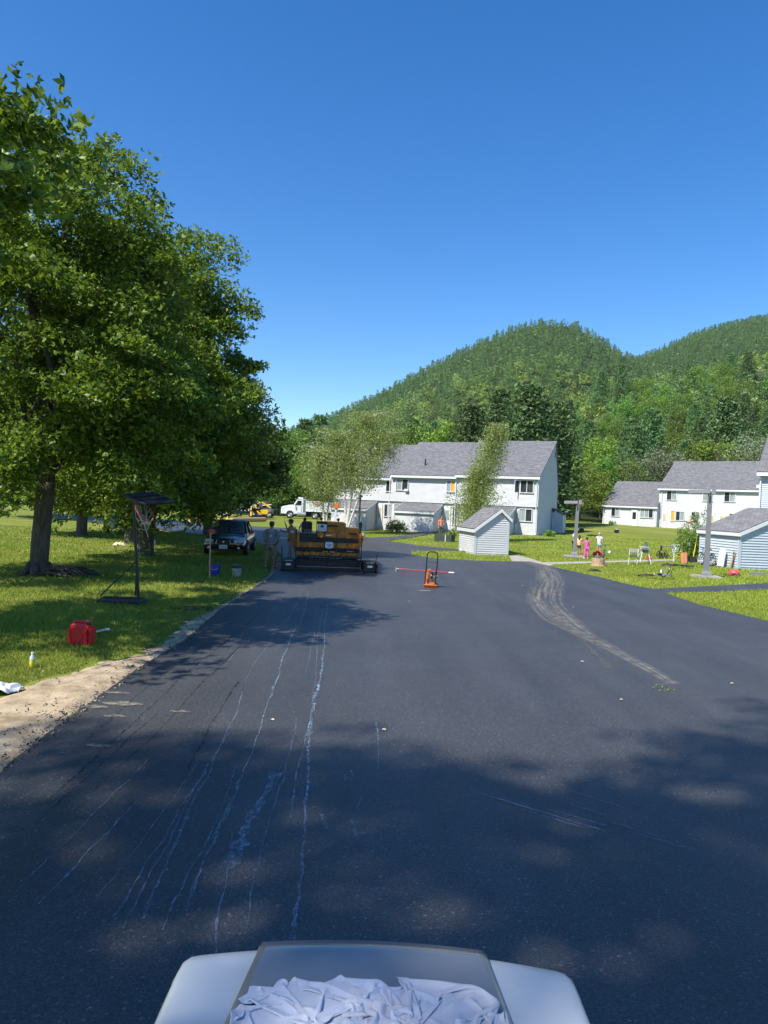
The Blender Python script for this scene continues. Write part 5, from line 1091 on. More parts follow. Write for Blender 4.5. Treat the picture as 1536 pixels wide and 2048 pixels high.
# far left machines
def yard():
    O = lambda px, py, D: G(px, py)
    q = G(480, 1036); t = empty('flatbed_truck', (q.x, 88, 0), R(2), 'black flatbed truck loaded with dark gear, half hidden by leaves left of the dump truck', 'truck')
    m = MB(); m.box((0, 0, .95), (5.2, 2.2, .35), b=.03); m.build('deck', M_OILY, t); m = MB(); m.box((-2.0, 0, 1.9), (1.5, 2.1, 1.6), b=.12); m.build('cab', M_BLACKP, t)
    m = MB(); m.box((-2.45, -.3, 2.15), (.5, 1.55, .6)); m.build('side_window', M_GLASS, t); m = MB(); m.box((.9, 0, 1.5), (2.4, 1.8, .7), b=.08); m.box((1.5, 0, 2.05), (1.6, 1.9, .08)); m.tube([(.7, -.9, 1.2), (.7, -.9, 2.4), (2.3, -.9, 2.0)], .05, 6); m.build('load_rack', M_GREYM, t)
    m = MB()
    for k in range(5): m.box((-.6 + k * .45, -1.1, 1.0), (.1, .05, .28))
    m.build('reflector', M_PLATE, t)
    for x in (-2.1, 1.2, 2.1): 
        for s in (-1, 1): truck_wheel(t, x, s * .95, .45, s)
    q = G(520, 1038); t = empty('mini_excavator', (q.x, 84.5, 0), R(10), 'small yellow digger with folded arm beside the black flatbed', 'excavator')
    m = MB()
    for s in (-1, 1): m.box((0, s * .6, .25), (1.9, .3, .5), b=.15)
    m.build('track', M_RUB, t); m = MB(); m.box((.5, 0, .85), (1.2, 1.2, .6), b=.12); m.build('body', M_YELLOW, t)
    m = MB(); m.tube([(-.1, 0, .8), (-.5, 0, 1.6), (.2, 0, 2.05)], .13, 6); m.build('boom', M_YELLOW, t); m = MB(); m.tube([(.2, 0, 2.05), (1.3, 0, 1.4)], .11, 6); m.tube([(-.9, 0, 1.5), (-.9, 0, .4)], .17, 6); m.build('arm', M_YELLOW, t)
    q = G(538, 1034); t = empty('skid_steer', (q.x, 93, 0), R(0), 'dark grey skid steer loader between the digger and the white dump truck', 'loader')
    m = MB(); m.box((0, 0, .8), (2.0, 1.3, .8), b=.1); m.build('body', M_GREYM, t); m = MB(); m.box((-.2, 0, 1.6), (1.1, 1.2, 1.0), b=.06); m.build('cab', M_GREYM, t); m = MB(); m.box((-.2, -.61, 1.65), (.85, .02, .7)); m.build('side_window', M_GLASS, t)
    for x in (-.65, .65):
        for s in (-1, 1): truck_wheel(t, x, s * .75, .4, s)
    m = MB(); m.tube([(.9, -.7, 1.7), (-.6, -.7, 1.5), (-1.3, -.7, .5)], .09, 6); m.box((-1.55, 0, .35), (.5, 1.6, .6), b=.05); m.build('bucket_arm', M_GREYM, t)
    for i, (a, b, lb) in enumerate((((380, 1046), (437, 1046), 'pale board lying in the grass left of the orange peg'), ((462, 1044), (530, 1043), 'longer tan board lying in the grass below the flatbed truck'))):
        p, q = G(*a), G(*b); m = MB(); m.tube([(p.x, p.y, .22), (q.x, q.y, .22)], .22, 8); tag(m.build('log', mat('tan_log%d' % i, (.50, .34, .19), .85, noise=.2), None), lb, 'log', 'pale logs lying by the far road')
    q = G(455, 1048); m = MB(); m.lathe([(.35, 0), (.3, .35), (.12, .5), (.1, .7), (.001, .72)], (q.x, q.y, 0), 12); tag(m.build('traffic_drum', M_YELLOW, None), 'small yellow orange marker between the two pale logs', 'marker')
yard()

# ------------------------------------------------------------------ lamps, toys, tools and the rest
M_POST = mat('post_grey', (.20, .205, .215), .7, noise=.1, nscale=6)
M_BLACKPL = mat('black_plastic', (.018, .018, .02), .45)
M_BLUE = mat('blue_plastic', (.01, .02, .30), .4)
M_PALEP = mat('pale_plastic', (.62, .63, .62), .45, noise=.08)
M_TEAL = mat('teal_paint', (.03, .25, .26), .35)
M_PINK = mat('pink_red_plastic', (.80, .07, .12), .4)
M_TOYY = mat('toy_yellow', (.82, .66, .04), .4)
M_SALM = mat('salmon_board', (.75, .27, .15), .6, noise=.1)
def single(mb, name, m, label, cat, group=None, smooth=False, bev=0):
    return tag(mb.build(name, m, None, smooth=smooth, bev=bev), label, cat, group)
def lamp_post(loc, h, arm, label, slab=True, lean=(0, 0), L=.85, dark=False):
    t = empty('lamp_post', loc, 0, label, 'street lamp', 'low grey lamp posts')
    m = MB(); n = 6; pts = [(lean[0] * z, lean[1] * z, z) for z in (0.1, .22, .3, h * .5, h)]
    for i in range(4):
        (a, b) = pts[i], pts[i + 1]; ra = [.17, .15, .085, .075, .07][i]; rb = [.17, .15, .085, .075, .07][i + 1]
        v = [(a[0] + sx * ra, a[1] + sy * ra, a[2]) for sx, sy in ((-1, -1), (1, -1), (1, 1), (-1, 1))] + [(b[0] + sx * rb, b[1] + sy * rb, b[2]) for sx, sy in ((-1, -1), (1, -1), (1, 1), (-1, 1))]
        m.add(v, [(0, 1, 5, 4), (1, 2, 6, 5), (2, 3, 7, 6), (3, 0, 4, 7)] + ([(4, 5, 6, 7)] if i == 3 else []))
    m.build('post', M_POST, t)
    ang = math.atan2(arm[1], arm[0]); tp = Vector(pts[-1])
    m = MB(); m.box((L * .5 - .02, 0, .0), (L, .26, .17), b=.015, taper=(1, .9)); m.box((-.14, 0, -.0), (.16, .2, .26), b=.01); m.xf(Matrix.Translation(tp + Vector((0, 0, .03))) @ Matrix.Rotation(ang, 4, 'Z') @ Matrix.Rotation(R(2), 4, 'Y'))
    o = m.build('lamp_head', M_POST, t)
    m = MB(); m.box((L * .6, 0, -.105), (L * .5, .18, .03)); m.xf(Matrix.Translation(tp + Vector((0, 0, .03))) @ Matrix.Rotation(ang, 4, 'Z')); m.build('lens', M_GLASS, o)
    m = MB(); m.box((tp.x - .03, tp.y - .078, tp.z - .28), (.055, .012, .30)); m.build('rust_slot', M_OILY, t)
    if slab:
        m = MB(); m.box((0, 0, .05), (1.02, .8, .13), b=.04); m.build('base_slab', M_CONC, t)
    return t
lamp_post(G(1412, 1156.5), 3.55, (-.9, .43), 'nearest grey lamp post with its head to the left, before the large shed', lean=(.0, 0))
lamp_post(G(1148, 1115), 3.0, (-.9, .43), 'grey lamp post with a pale flat head beside the group of children', lean=(.028, 0), L=.75)
lamp_post(at_d(716, 58), 3.0, (.2, .95), 'grey lamp post behind the paver, right of the birch trunk', slab=False, L=.4)
p = at_d(668.5, 54); m = MB(); t = empty('sign_post', p, 0, 'white post with an orange box on top, behind the paver', 'post'); m.box((0, 0, .95), (.16, .12, 2.2), b=.01); m.build('post', M_TRIM, t); m = MB(); m.box((.06, -.03, 2.15), (.34, .2, .38), b=.03); m.build('orange_box', mat('box_orange', (.75, .16, .03), .5), t)

# basketball hoop, leaning
p = G(277, 1209); t = empty('basketball_hoop', p, 0, 'leaning black basketball hoop with tipped backboard and torn net on the lawn', 'basketball hoop'); inv = lambda q: Vector(q) - p
top = inv(A(267, 1001, 15.7)); m = MB(); m.tube([(0, 0, .05), top], .036, 8); m.build('pole', M_BLACKPL, t)
m = MB(); m.box((-.42, .15, .06), (1.1, .6, .10), b=.05, taper=(.9, .85)); m.lathe([(.07, -.03), (.07, .03)], (.08, -.25, .09), 12, axis='X'); m.build('base', mat('base_grey', (.025, .028, .03), .6), t)
m = MB(); m.tube([(-.9, .1, .15), top * .42], .016, 6); m.tube([(-.25, .5, .15), top * .38], .016, 6); m.build('strut', M_BLACKPL, t)
c4 = [inv(A(*q)) for q in ((244, 990, 16.0), (306, 984, 16.35), (351, 1003, 15.5), (292, 1008.5, 15.15))]; nn = (c4[1] - c4[0]).cross(c4[3] - c4[0]).normalized() * .035
m = MB(); m.add(c4 + [c + nn for c in c4], [(0, 1, 2, 3), (7, 6, 5, 4), (0, 4, 5, 1), (1, 5, 6, 2), (2, 6, 7, 3), (3, 7, 4, 0)])
for i in range(4): m.tube([c4[i], c4[(i + 1) % 4]], .022, 6)
for k in (.33, .66): m.tube([c4[0].lerp(c4[3], k) - nn * .5, c4[1].lerp(c4[2], k) - nn * .5], .016, 5)
m.build('backboard', M_BLACKPL, t)
a0, b0 = inv(A(274, 1002, 15.5)), inv(A(303, 1042, 15.3)); cc = (a0 + b0) / 2; ax = (b0 - a0) / 2; bx_ = Vector((.06, .2, .05))
ring = [cc + ax * math.cos(k * math.pi / 8) + bx_ * math.sin(k * math.pi / 8) for k in range(16)]
m = MB(); m.tube(ring, .011, 6, closed=True); m.tube([a0, top + Vector((.02, 0, -.05))], .02, 5); m.tube([a0 + Vector((0, .08, 0)), top], .016, 5); m.build('rim', mat('rim_red', (.45, .05, .03), .5), t)
m = MB(); lo = inv(A(289, 1050, 15.4))
for k in range(0, 16):
    e = lo + Vector((.08 * math.cos(k), .05 * math.sin(k), .03 * math.sin(3 * k))); mid = ring[k].lerp(e, .5) + Vector((-.04 * math.sin(k * 2), 0, -.05)); m.tube([ring[k], mid, e], .006, 4)
    e2 = ring[(k + 2) % 16].lerp(e, .6); m.tube([mid, e2], .005, 4)
m.tube([lo, lo + Vector((.04, 0, -.12)), lo + Vector((.09, 0, -.26))], .007, 4); m.tube([lo + Vector((.09 * math.cos(k), .03, .09 * math.sin(k) - .03)) for k in np.linspace(0, 6.28, 12)], .008, 4); m.build('net', mat('net_cord', (.36, .33, .30), .8), t)

# red can
p = G(163, 1290); t = empty('fuel_can', p, R(-8), 'bright red plastic fuel can standing on the grass near the sandy edge', 'fuel can')
m = MB(); m.box((0, 0, .165), (.39, .26, .33), b=.045); m.box((-.02, 0, .335), (.28, .18, .04), b=.015, taper=(.9, .8)); m.build('body', M_RED, t, smooth=True)
m = MB(); m.tube(bez([(-.16, 0, .31), (-.13, 0, .375), (.02, 0, .385), (.06, 0, .35)], 4), .016, 8); m.tube([(-.115, -.131, .04), (-.135, -.134, .26)], .018, 6); m.build('handle', M_RED, t, smooth=True)
m = MB()
for s in (-1, 1): m.tube([(.09 - s * .07, -.131, .06), (.09 + s * .07, -.131, .27)], .011, 5)
m.build('moulded_cross', M_RED, t); m = MB(); m.cyl((.11, 0, .32), (.11, 0, .385), .042, 14); m.build('neck', M_BLACKPL, t)
m = MB(); m.lathe([(.045, .38), (.052, .39), (.052, .42), (.02, .43)], (.11, 0, 0), 14); m.tube([(.11, 0, .42), (.17, 0, .45), (.20, .0, .44)], .014, 6); m.build('cap', mat('cap_tan', (.30, .13, .04), .6), t)
p = G(188, 1271); q = G(212, 1267); m = MB(); m.tube([p + Vector((0, 0, .06)), q + Vector((0, 0, .07))], [.02, .016], 8); m.tube([q + Vector((0, 0, .07)), q + Vector((.05, .03, .07))], .024, 8); single(m, 'spray_tube', M_PALEP, 'pale plastic tube lying in the grass right of the red fuel can', 'tube')
p = G(64, 1336); t = empty('bottle', p, 0, 'small clear bottle of yellow liquid standing in the grass at the left', 'bottle')
m = MB(); m.lathe([(.03, .0), (.036, .01), (.036, .11), (.001, .112)], (0, 0, 0), 14); m.build('liquid', mat('yellow_liquid', (.72, .60, .05), .2), t, smooth=True)
m = MB(); m.lathe([(.036, .113), (.036, .15), (.018, .18), (.016, .20)], (0, 0, 0), 14); m.build('glass', mat('bottle_clear', (.50, .52, .46), .1, spec=.8), t, smooth=True); m = MB(); m.cyl((0, 0, .2), (0, 0, .222), .02, 10); m.build('cap', M_PALEP, t)
def rag(name, loc, sx, sy, h, m, label, cat, seed, n=40, rot=0):
    g = np.random.default_rng(seed); X, Y = np.meshgrid(np.linspace(-1, 1, n), np.linspace(-1, 1, n)); ph = g.random(6) * 6
    e = np.clip(1 - (X ** 2 + Y ** 2) ** 1.2 * (.9 + .3 * np.sin(4 * np.arctan2(Y, X) + ph[0])), 0, 1)
    wv = np.abs(np.sin(5 * X + 3 * Y + ph[1] + 1.5 * np.sin(3 * Y + ph[2]))) * .5 + np.abs(np.sin(4 * Y - 4 * X + ph[3] + np.sin(5 * X))) * .35
    Z = e ** .6 * h * (.35 + wv); b = 1 + .15 * np.sin(3 * np.arctan2(Y, X) + ph[4])
    v = np.stack([X * sx * b, Y * sy * b, Z], -1).reshape(-1, 3).tolist(); f = [(i * n + j, i * n + j + 1, (i + 1) * n + j + 1, (i + 1) * n + j) for i in range(n - 1) for j in range(n - 1) if e[i, j] + e[i + 1, j + 1] > 0]
    mb = MB(); mb.add(v, f); o = mb.build(name, m, None, smooth='all'); o.location = loc; o.rotation_euler = (0, 0, rot); return tag(o, label, cat)
M_WCLOTH = mat('white_cloth', (.70, .71, .74), .9, noise=.04, nscale=10, bump=.2, bscale=120)
rag('cloth', G(2, 1386) + Vector((0, 0, .02)), .22, .14, .10, M_WCLOTH, 'crumpled white cloth on the sandy grass at the left edge', 'cloth', 5, rot=.4)
p = G(419, 1157); t = empty('wooden_pole', p, 0, 'upright wooden pole with a red head standing in front of the dark sedan', 'pole'); m = MB(); m.tube([(0, 0, 0), (-.03, 0, 1.42)], .022, 8); m.build('handle', M_WOOD, t); m = MB(); m.box((.02, 0, 1.44), (.22, .10, .10), b=.03); m.build('head', mat('head_red', (.5, .05, .05), .5), t)
def bucket(loc, m1, m2, label, r=.145, h=.36):
    t = empty('bucket', loc, 0, label, 'bucket'); m = MB(); m.lathe([(r * .82, 0), (r, h), (r * .96, h), (r * .80, .02), (.001, .02)], (0, 0, 0), 20); m.build('body', m1, t, smooth=True)
    m = MB(); m.lathe([(r * 1.0, h - .09), (r * 1.07, h - .085), (r * 1.07, h), (r * .97, h + .005)], (0, 0, 0), 20, cap=False); m.build('rim', m2, t); m = MB(); m.tube([(-r, 0, h - .04), (-r * .7, -.12, h - .12), (0, -.17, h - .15), (r * .7, -.12, h - .12), (r, 0, h - .04)], .005, 5); m.build('handle', M_ALLOY, t)
bucket(G(430, 1152), M_BLUE, M_BLUE, 'blue plastic bucket beside the wooden pole'); bucket(G(473, 1153), mat('clear_bucket', (.24, .27, .25), .5, noise=.3), M_BLACKPL, 'grey bucket with a black rim on the grass left of the standing man', r=.16)
for px, py, lb in ((284, 1090, 'white jug on the grass left of the second maple trunk'), (306, 1090, 'white jug on the grass right of the second maple trunk')):
    m = MB(); m.lathe([(.09, 0), (.11, .03), (.11, .2), (.05, .27), (.035, .3), (.001, .31)], G(px, py), 12); single(m, 'jug', M_PALEP, lb, 'jug', smooth=True)
rag('paper_bag', G(240, 1091), .28, .18, .16, mat('bag_paper', (.60, .50, .36), .9), 'pale crumpled bag on the grass left of the hoop pole', 'bag', 9, 18)
g2 = random.Random(5); p = G(118, 1152); m = MB()
for k in range(26):
    a = g2.uniform(-.5, .5); x0, y0 = g2.uniform(-.55, .2), g2.uniform(-.35, .35); L = g2.uniform(.5, 1.1); z = g2.uniform(.03, .26)
    m.tube([p + Vector((x0, y0, z)), p + Vector((x0 + L * .5, y0 + a * .3, z + .05)), p + Vector((x0 + L, y0 + a * .6, max(.02, z - .12)))], g2.uniform(.012, .035), 6)
tag(m.build('branch_pile', M_BARK), 'low pile of dark cut branches at the foot of the nearest maple', 'branches')
for (px, py, lb) in ((1163, 1063, 'small dark bin on the far lawn behind the children'), (1233, 1066, 'low black box with white on top on the far lawn')):
    p = G(px, py); t = empty('lawn_box', p, .3, lb, 'box'); m = MB(); m.box((0, 0, .16), (.36, .3, .3), b=.02); m.build('body', M_DARKM, t); m = MB(); m.box((.03, 0, .36), (.24, .2, .09), b=.02); m.build('lid', M_PALEP, t)
p = G(889, 1083); t = empty('planter_box', p, R(-24), 'low dark slatted planter box by the footpath, left of the small shed', 'planter'); m = MB()
for k in range(11): m.box((-.55 + k * .11, -.4, .24), (.095, .03, .48)); m.box((-.55 + k * .11, .4, .24), (.095, .03, .48))
for s in (-.6, .6): m.box((s, 0, .24), (.03, .8, .47))
m.build('wall', mat('planter_green', (.045, .06, .05), .7), t); m = MB(); m.box((.2, -.425, .24), (.05, .03, .5)); m.build('post', M_TRIM, t); m = MB(); m.box((0, 0, .4), (1.15, .76, .06)); m.build('soil', mat('dry_soil', (.30, .20, .12), .95, noise=.3), t)
p = G(925, 1104); m = MB(); m.box(p + Vector((0, 0, .08)), (.32, .2, .14), rot=(0, .1, .5), b=.04); single(m, 'stone', M_PALEP, 'small white block at the foot of the small shed', 'block')
p = G(1183 + 13, 1132); t = empty('tree_stump', p, 0, 'pale sawn stump on the lawn between the road and the children', 'stump'); m = MB(); m.lathe([(.34, 0), (.30, .1), (.29, .35), (.28, .36), (.001, .365)], (0, 0, 0), 18); m.build('stump', mat('stump_wood', (.40, .27, .16), .85, noise=.3, nscale=5, stretch=(6, 6, 1)), t)
m = MB(); m.lathe([(.08, .37), (.12, .38), (.13, .48), (.11, .49), (.001, .44)], (p.x - .03, p.y, p.z), 14); single(m, 'flower_pot', M_GREYM, 'small grey pot standing on the sawn stump', 'pot', smooth=True)
rag('dark_cloth', G(1190, 1143), .24, .16, .09, M_BLACKPL, 'small black rag on the grass between stump and road', 'rag', 3, 16)
rag('dark_mat', G(1184, 1072), .45, .5, .12, M_DARKM, 'flat dark cover on the lawn behind the child in pink', 'cover', 4, 16)
# high chair and folding chair
p = G(1290, 1129); t = empty('high_chair', p, R(15), 'white high chair with grey seat back and long splayed legs on the lawn', 'high chair'); 
for q in (((-.12, .05, .80), (-.5, -.25, .0)), ((.12, .05, .80), (.12, -.35, .0)), ((-.1, .1, .78), (-.25, .55, 0)), ((.15, .1, .80), (.55, .40, .0))): m = MB(); m.tube(q, .018, 6); m.build('leg', M_PALEP, t)
m = MB(); m.box((0, .08, .78), (.36, .34, .06), b=.02); m.build('seat', M_PALEP, t); m = MB(); m.box((.13, .18, .96), (.26, .06, .34), rot=(-.15, 0, .3), b=.03); m.build('backrest', M_POST, t); m = MB(); m.box((-.16, -.08, .88), (.46, .3, .035), b=.015); m.build('tray', M_PALEP, t); m = MB(); m.box((.02, .05, .66), (.3, .2, .14), b=.03); m.build('basket', M_POST, t)
p = G(1266, 1129); t = empty('folding_chair', p, R(-25), 'folding chair with black back and thin pale legs, left of the high chair', 'chair')
for s in (-1, 1):
    m = MB(); m.tube([(s * .2, -.2, 0), (s * .2, .25, .78)], .011, 6); m.build('leg', M_PALEP, t); m = MB(); m.tube([(s * .18, .22, 0), (s * .18, -.15, .42)], .011, 6); m.build('leg', M_PALEP, t)
m = MB(); m.box((0, -.02, .43), (.40, .36, .03), b=.01); m.build('seat', M_BLACKPL, t); m = MB(); m.box((0, .24, .68), (.42, .025, .22), rot=(-.45, 0, 0), b=.01); m.build('backrest', M_BLACKPL, t)
def bike(loc, rx, ry, rz, m_, label, sc=1.0, group=None, name='bicycle'):
    t = empty(name, loc, 0, label, 'bicycle', group); t.rotation_euler = Euler((rx, ry, rz)); t.scale = (sc,) * 3
    for x, nm in ((-.5, 0), (.5, 1)):
        m = MB(); m.tube([(x + .31 * math.cos(a), 0, .33 + .31 * math.sin(a)) for a in np.linspace(0, 2 * math.pi, 25)[:-1]], .022, 6, closed=True); w_ = m.build('wheel', M_RUB, t, smooth=True)
        m = MB(); m.tube([(x + .285 * math.cos(a), 0, .33 + .285 * math.sin(a)) for a in np.linspace(0, 2 * math.pi, 25)[:-1]], .008, 4, closed=True)
        for k in range(14): a = k * math.pi / 7; m.tube([(x, .02 * (-1) ** k, .33), (x + .285 * math.cos(a), 0, .33 + .285 * math.sin(a))], .0025, 3)
        m.build('spokes', M_ALLOY, w_)
    m = MB(); S, H, B = (-.16, 0, .76), (.33, 0, .80), (-.07, 0, .30)
    for q in ((S, H), (S, B), (H, B), ((-.5, .03, .33), S), ((-.5, .03, .33), B), ((.335, 0, .84), (.39, 0, .6)), ((.39, .05, .6), (.5, .05, .33)), ((.39, -.05, .6), (.5, -.05, .33)), (S, (-.2, 0, .88))): m.tube(q, .017, 6)
    m.build('frame', m_, t, smooth=True); m = MB(); m.tube([(.42, -.27, .95), (.34, -.15, .92), (.32, 0, .90), (.34, .15, .92), (.42, .27, .95)], .012, 6); m.tube([(.325, 0, .82), (.32, 0, .9)], .014, 6); m.build('handlebar', M_BLACKPL, t)
    m = MB(); m.box((-.21, 0, .91), (.25, .12, .05), b=.02, taper=(.8, .7)); m.build('saddle', M_BLACKPL, t); m = MB(); m.lathe([(.001, .03), (.08, .03), (.08, .04), (.001, .04)], (-.07, 0, .30), 14, axis='Y'); m.tube([(-.07, .05, .3), (-.0, .07, .16), (.04, .13, .15)], .01, 5); m.tube([(-.07, -.05, .3), (-.14, -.07, .44), (-.16, -.13, .45)], .01, 5); m.build('pedal_crank', M_ALLOY, t); return t
nb = bike(G(1318, 1157) + Vector((-.25, .1, .08)), R(80), R(0), R(12), M_ALLOY, 'silver bicycle lying on the grass, front wheel turned up, nearest the near lamp post', .93)
fw = [c for c in nb.children if c.name.startswith('wheel')][1]; cw = Vector((.5, 0, .33)); fw.matrix_basis = Matrix.Translation(cw + Vector((-.06, .24, .0))) @ Matrix.Rotation(R(68), 4, 'Z') @ Matrix.Translation(-cw)
bike(G(1352, 1134) + Vector((0, 0, .05)), R(82), 0, R(-10), M_BLACKPL, 'black bicycle lying flat on the grass behind the silver one', .9)
Mx = sh2.matrix_basis
bike(Mx @ Vector((-.38, 2.1, 0)), R(0), R(0), R(99), M_TEAL, 'teal bicycle leaning on the side of the large shed', 1.0); bike(Mx @ Vector((-.68, 1.7, 0)), R(8), 0, R(92), M_BLACKPL, 'dark bicycle leaning in front of the teal one by the large shed', .95)
bike(G(1206, 1118), R(6), 0, R(74), M_TEAL, 'small bicycle standing beside the child in the pale helmet', .85)
p = G(1195, 1113); m = MB(); m.box(p + Vector((0, 0, .28)), (.26, .24, .18), b=.06); m.lathe([(.12, -.05), (.13, 0), (.12, .05)], p + Vector((-.16, 0, .13)), 12, axis='Y'); m.lathe([(.12, -.05), (.13, 0), (.12, .05)], p + Vector((.16, 0, .13)), 12, axis='Y'); single(m, 'ride_on_toy', M_RED, 'red ride-on toy in front of the child in the pale helmet', 'toy')
p = G(1219, 1108); m = MB(); m.lathe([(.001, 0)] + [(.105 * math.sin(a), .105 - .105 * math.cos(a)) for a in np.linspace(.2, 2.9, 9)] + [(.001, .21)], p, 14); single(m, 'ball', M_PALEP, 'white ball on the lawn right of the helmeted child', 'ball', smooth=True)
p = G(1297, 1121); m = MB(); m.box(p + Vector((0, 0, .16)), (.22, .2, .16), b=.05); m.tube([p + Vector((-.1, 0, .2)), p + Vector((-.14, 0, .36)), p + Vector((.02, 0, .38))], .015, 5)
for s in (-.12, .12): m.lathe([(.07, -.03), (.08, 0), (.07, .03)], p + Vector((s, -.05, .08)), 10, axis='Y')
single(m, 'toy_tricycle', mat('toy_red_brown', (.50, .06, .04), .5), 'dark red toy tricycle under the high chair', 'toy')
p = G(1335, 1102); t = empty('bench', p, R(-6), 'low weathered wooden bench on the lawn behind the toys', 'bench'); m = MB(); m.box((0, 0, .36), (1.0, .3, .06), b=.01); m.build('seat', mat('grey_wood', (.26, .24, .22), .9, noise=.2), t)
for s in (-.42, .42): m = MB(); m.box((s, 0, .17), (.07, .26, .33)); m.build('leg', M_DARKM, t)
def heap(name, p, m, label, cat, seed, n=9, r=.25, rad=.012):
    g_ = random.Random(seed); mb = MB()
    for k in range(n):
        c = p + Vector((g_.uniform(-r, r), g_.uniform(-r, r) * .6, g_.uniform(.1, r + .12))); rr = g_.uniform(.1, .2); ax = Vector((g_.uniform(-1, 1), g_.uniform(-1, 1), g_.uniform(-.4, .4))).normalized(); b = ax.orthogonal().normalized(); c2 = ax.cross(b)
        mb.tube([c + b * rr * math.cos(a) + c2 * rr * math.sin(a) for a in np.linspace(0, 6.283, 13)[:-1]], rad, 5, closed=True); mb.tube([c - b * rr, c + b * rr], rad * .7, 4); mb.tube([c, Vector((c.x, c.y, p.z))], rad * .8, 4)
    return single(mb, name, m, label, cat)
heap('folded_stroller', G(1327, 1118), M_DARKM, 'tangle of dark wheels of a folded stroller right of the high chair', 'stroller', 1, 10, .3, .016); heap('wire_hoops', G(1354, 1112) + Vector((0, 0, .2)), M_PALEP, 'bundle of white garden hoops left of the salmon board', 'hoops', 2, 8, .28, .016)
p = G(1358, 1118); m = MB(); m.box(p + Vector((0, 0, .16)), (.4, .25, .12), b=.04); m.tube([p + Vector((-.2, 0, .2)), p + Vector((-.05, 0, .34)), p + Vector((.2, 0, .24))], .03, 6); m.tube([p + Vector((-.15, 0, 0)), p + Vector((-.15, 0, .16))], .02, 5); m.tube([p + Vector((.15, 0, 0)), p + Vector((.15, 0, .16))], .02, 5); single(m, 'toy_digger', M_TOYY, 'yellow plastic toy under the white hoops', 'toy')
p = G(1347, 1124); m = MB(); m.box(p + Vector((0, 0, .28)), (.05, .05, .58)); m.box(p + Vector((0, 0, .58)), (.16, .1, .03)); single(m, 'marker_stake', M_PALEP, 'white stake standing in the grass by the yellow toy', 'stake')
p = G(1368, 1127); m = MB(); m.box(p + Vector((0, 0, .29)), (.30, .10, .58), rot=(-.12, 0, .25), b=.012); single(m, 'salmon_board', M_SALM, 'salmon coloured board leaning upright left of the shovel', 'board')
p = G(1377, 1122); m = MB(); m.lathe([(.17, 0), (.19, .1), (.18, .5), (.12, .60), (.001, .62)], p, 16); single(m, 'orange_barrel', mat('barrel_orange', (.70, .16, .06), .5), 'orange rounded container behind the salmon board', 'container', smooth=True)
p = G(1377, 1110) ; m = MB(); m.lathe([(.02, 0), (.05, .3), (.13, .62), (.10, .9), (.02, 1.25), (.001, 1.3)], p, 12); single(m, 'folded_parasol', mat('parasol_pale', (.60, .70, .68), .8), 'pale folded parasol standing behind the orange container', 'parasol', smooth=True)
p = G(1386, 1126); t = empty('shovel', p, 0, 'shovel with a yellow handle leaning against the large shed', 'shovel'); m = MB(); m.tube([(0, 0, .35), (.40, .5, 1.60)], .018, 8); m.build('handle', M_TOYY, t); m = MB(); m.box((-.05, -.04, .16), (.30, .03, .38), rot=(-.35, .25, 0), b=.01); m.build('blade', M_DARKM, t)
p = Mx @ Vector((-.35, .95, 0)); m = MB(); m.box((0, 0, .48), (.16, .42, .94), b=.05); m.tube([(-.09, -.14, .1), (-.09, -.14, .9)], .02, 6); m.tube([(-.09, .12, .1), (-.09, .12, .9)], .02, 6); o = single(m, 'plastic_panel', M_WPAINT, 'white plastic panel standing against the large shed behind the near lamp post', 'panel'); o.location = p; o.rotation_euler = (0, R(8), R(9))
p = Mx @ Vector((-.2, .42, 0)); m = MB(); m.box((0, 0, .42), (.05, .12, .88)); o = single(m, 'plank', M_WOOD, 'tan plank leaning on the large shed right of the white panel', 'plank'); o.location = p; o.rotation_euler = (R(12), R(10), R(9)); p = Mx @ Vector((-.15, .25, 0)); m = MB(); m.tube([(0, 0, 0), (.02, 0, .85)], .015, 6); m.tube([(.02, -.04, .85), (.02, .04, .85)], .015, 5); o = single(m, 'iron_rod', M_DARKM, 'thin dark rod leaning on the large shed right of the plank', 'rod'); o.location = p
p = G(1468, 1150); m = MB(); m.lathe([(.20, 0), (.23, .08), (.20, .17), (.10, .24), (.001, .26)], p, 18); m.box(p + Vector((-.15, 0, .14)), (.2, .1, .12), b=.04); single(m, 'sand_bucket', M_PINK, 'pink red plastic dome on the grass at the shed corner', 'toy', smooth=True)
p = G(1516, 1151); m = MB(); m.box(p + Vector((0, 0, .06)), (.62, .42, .10), b=.03); m.box(p + Vector((0, 0, .12)), (.5, .32, .03), b=.01); single(m, 'grey_lid', M_POST, 'flat grey lid on the grass before the large shed at the right edge', 'lid')
for (px, py, L, lb) in ((768, 1465, .09, 'near middle of the road'), (1045, 1173, .12, 'near the dust track bend'), (818, 1205, .07, 'left of the compactor'), (1165, 1327, .1, 'in the sunlit middle right'), (1243, 1404, .08, 'at the edge of the foreground shade'), (1465, 1371, .10, 'at the right edge'), (545, 1445, .08, 'on the left scrape lines'), (1147, 1217, .08, 'just right of the dust track')):
    p = G(px, py) + Vector((0, 0, .03)); L *= .36; m = MB(); n = 7; m.add([(p.x + L * math.cos(k * 6.28 / n) * (1 if k % 2 else .55), p.y + L * .8 * math.sin(k * 6.28 / n), p.z + .006 * (k % 3)) for k in range(n)] + [(p.x, p.y, p.z + .004)], [(k, (k + 1) % n, n) for k in range(n)]); single(m, 'fallen_leaf', mat('dry_leaf%d' % px, (.55, .46, .30), .8), 'pale dry leaf lying on the asphalt ' + lb, 'leaf', 'dry leaves on the road')
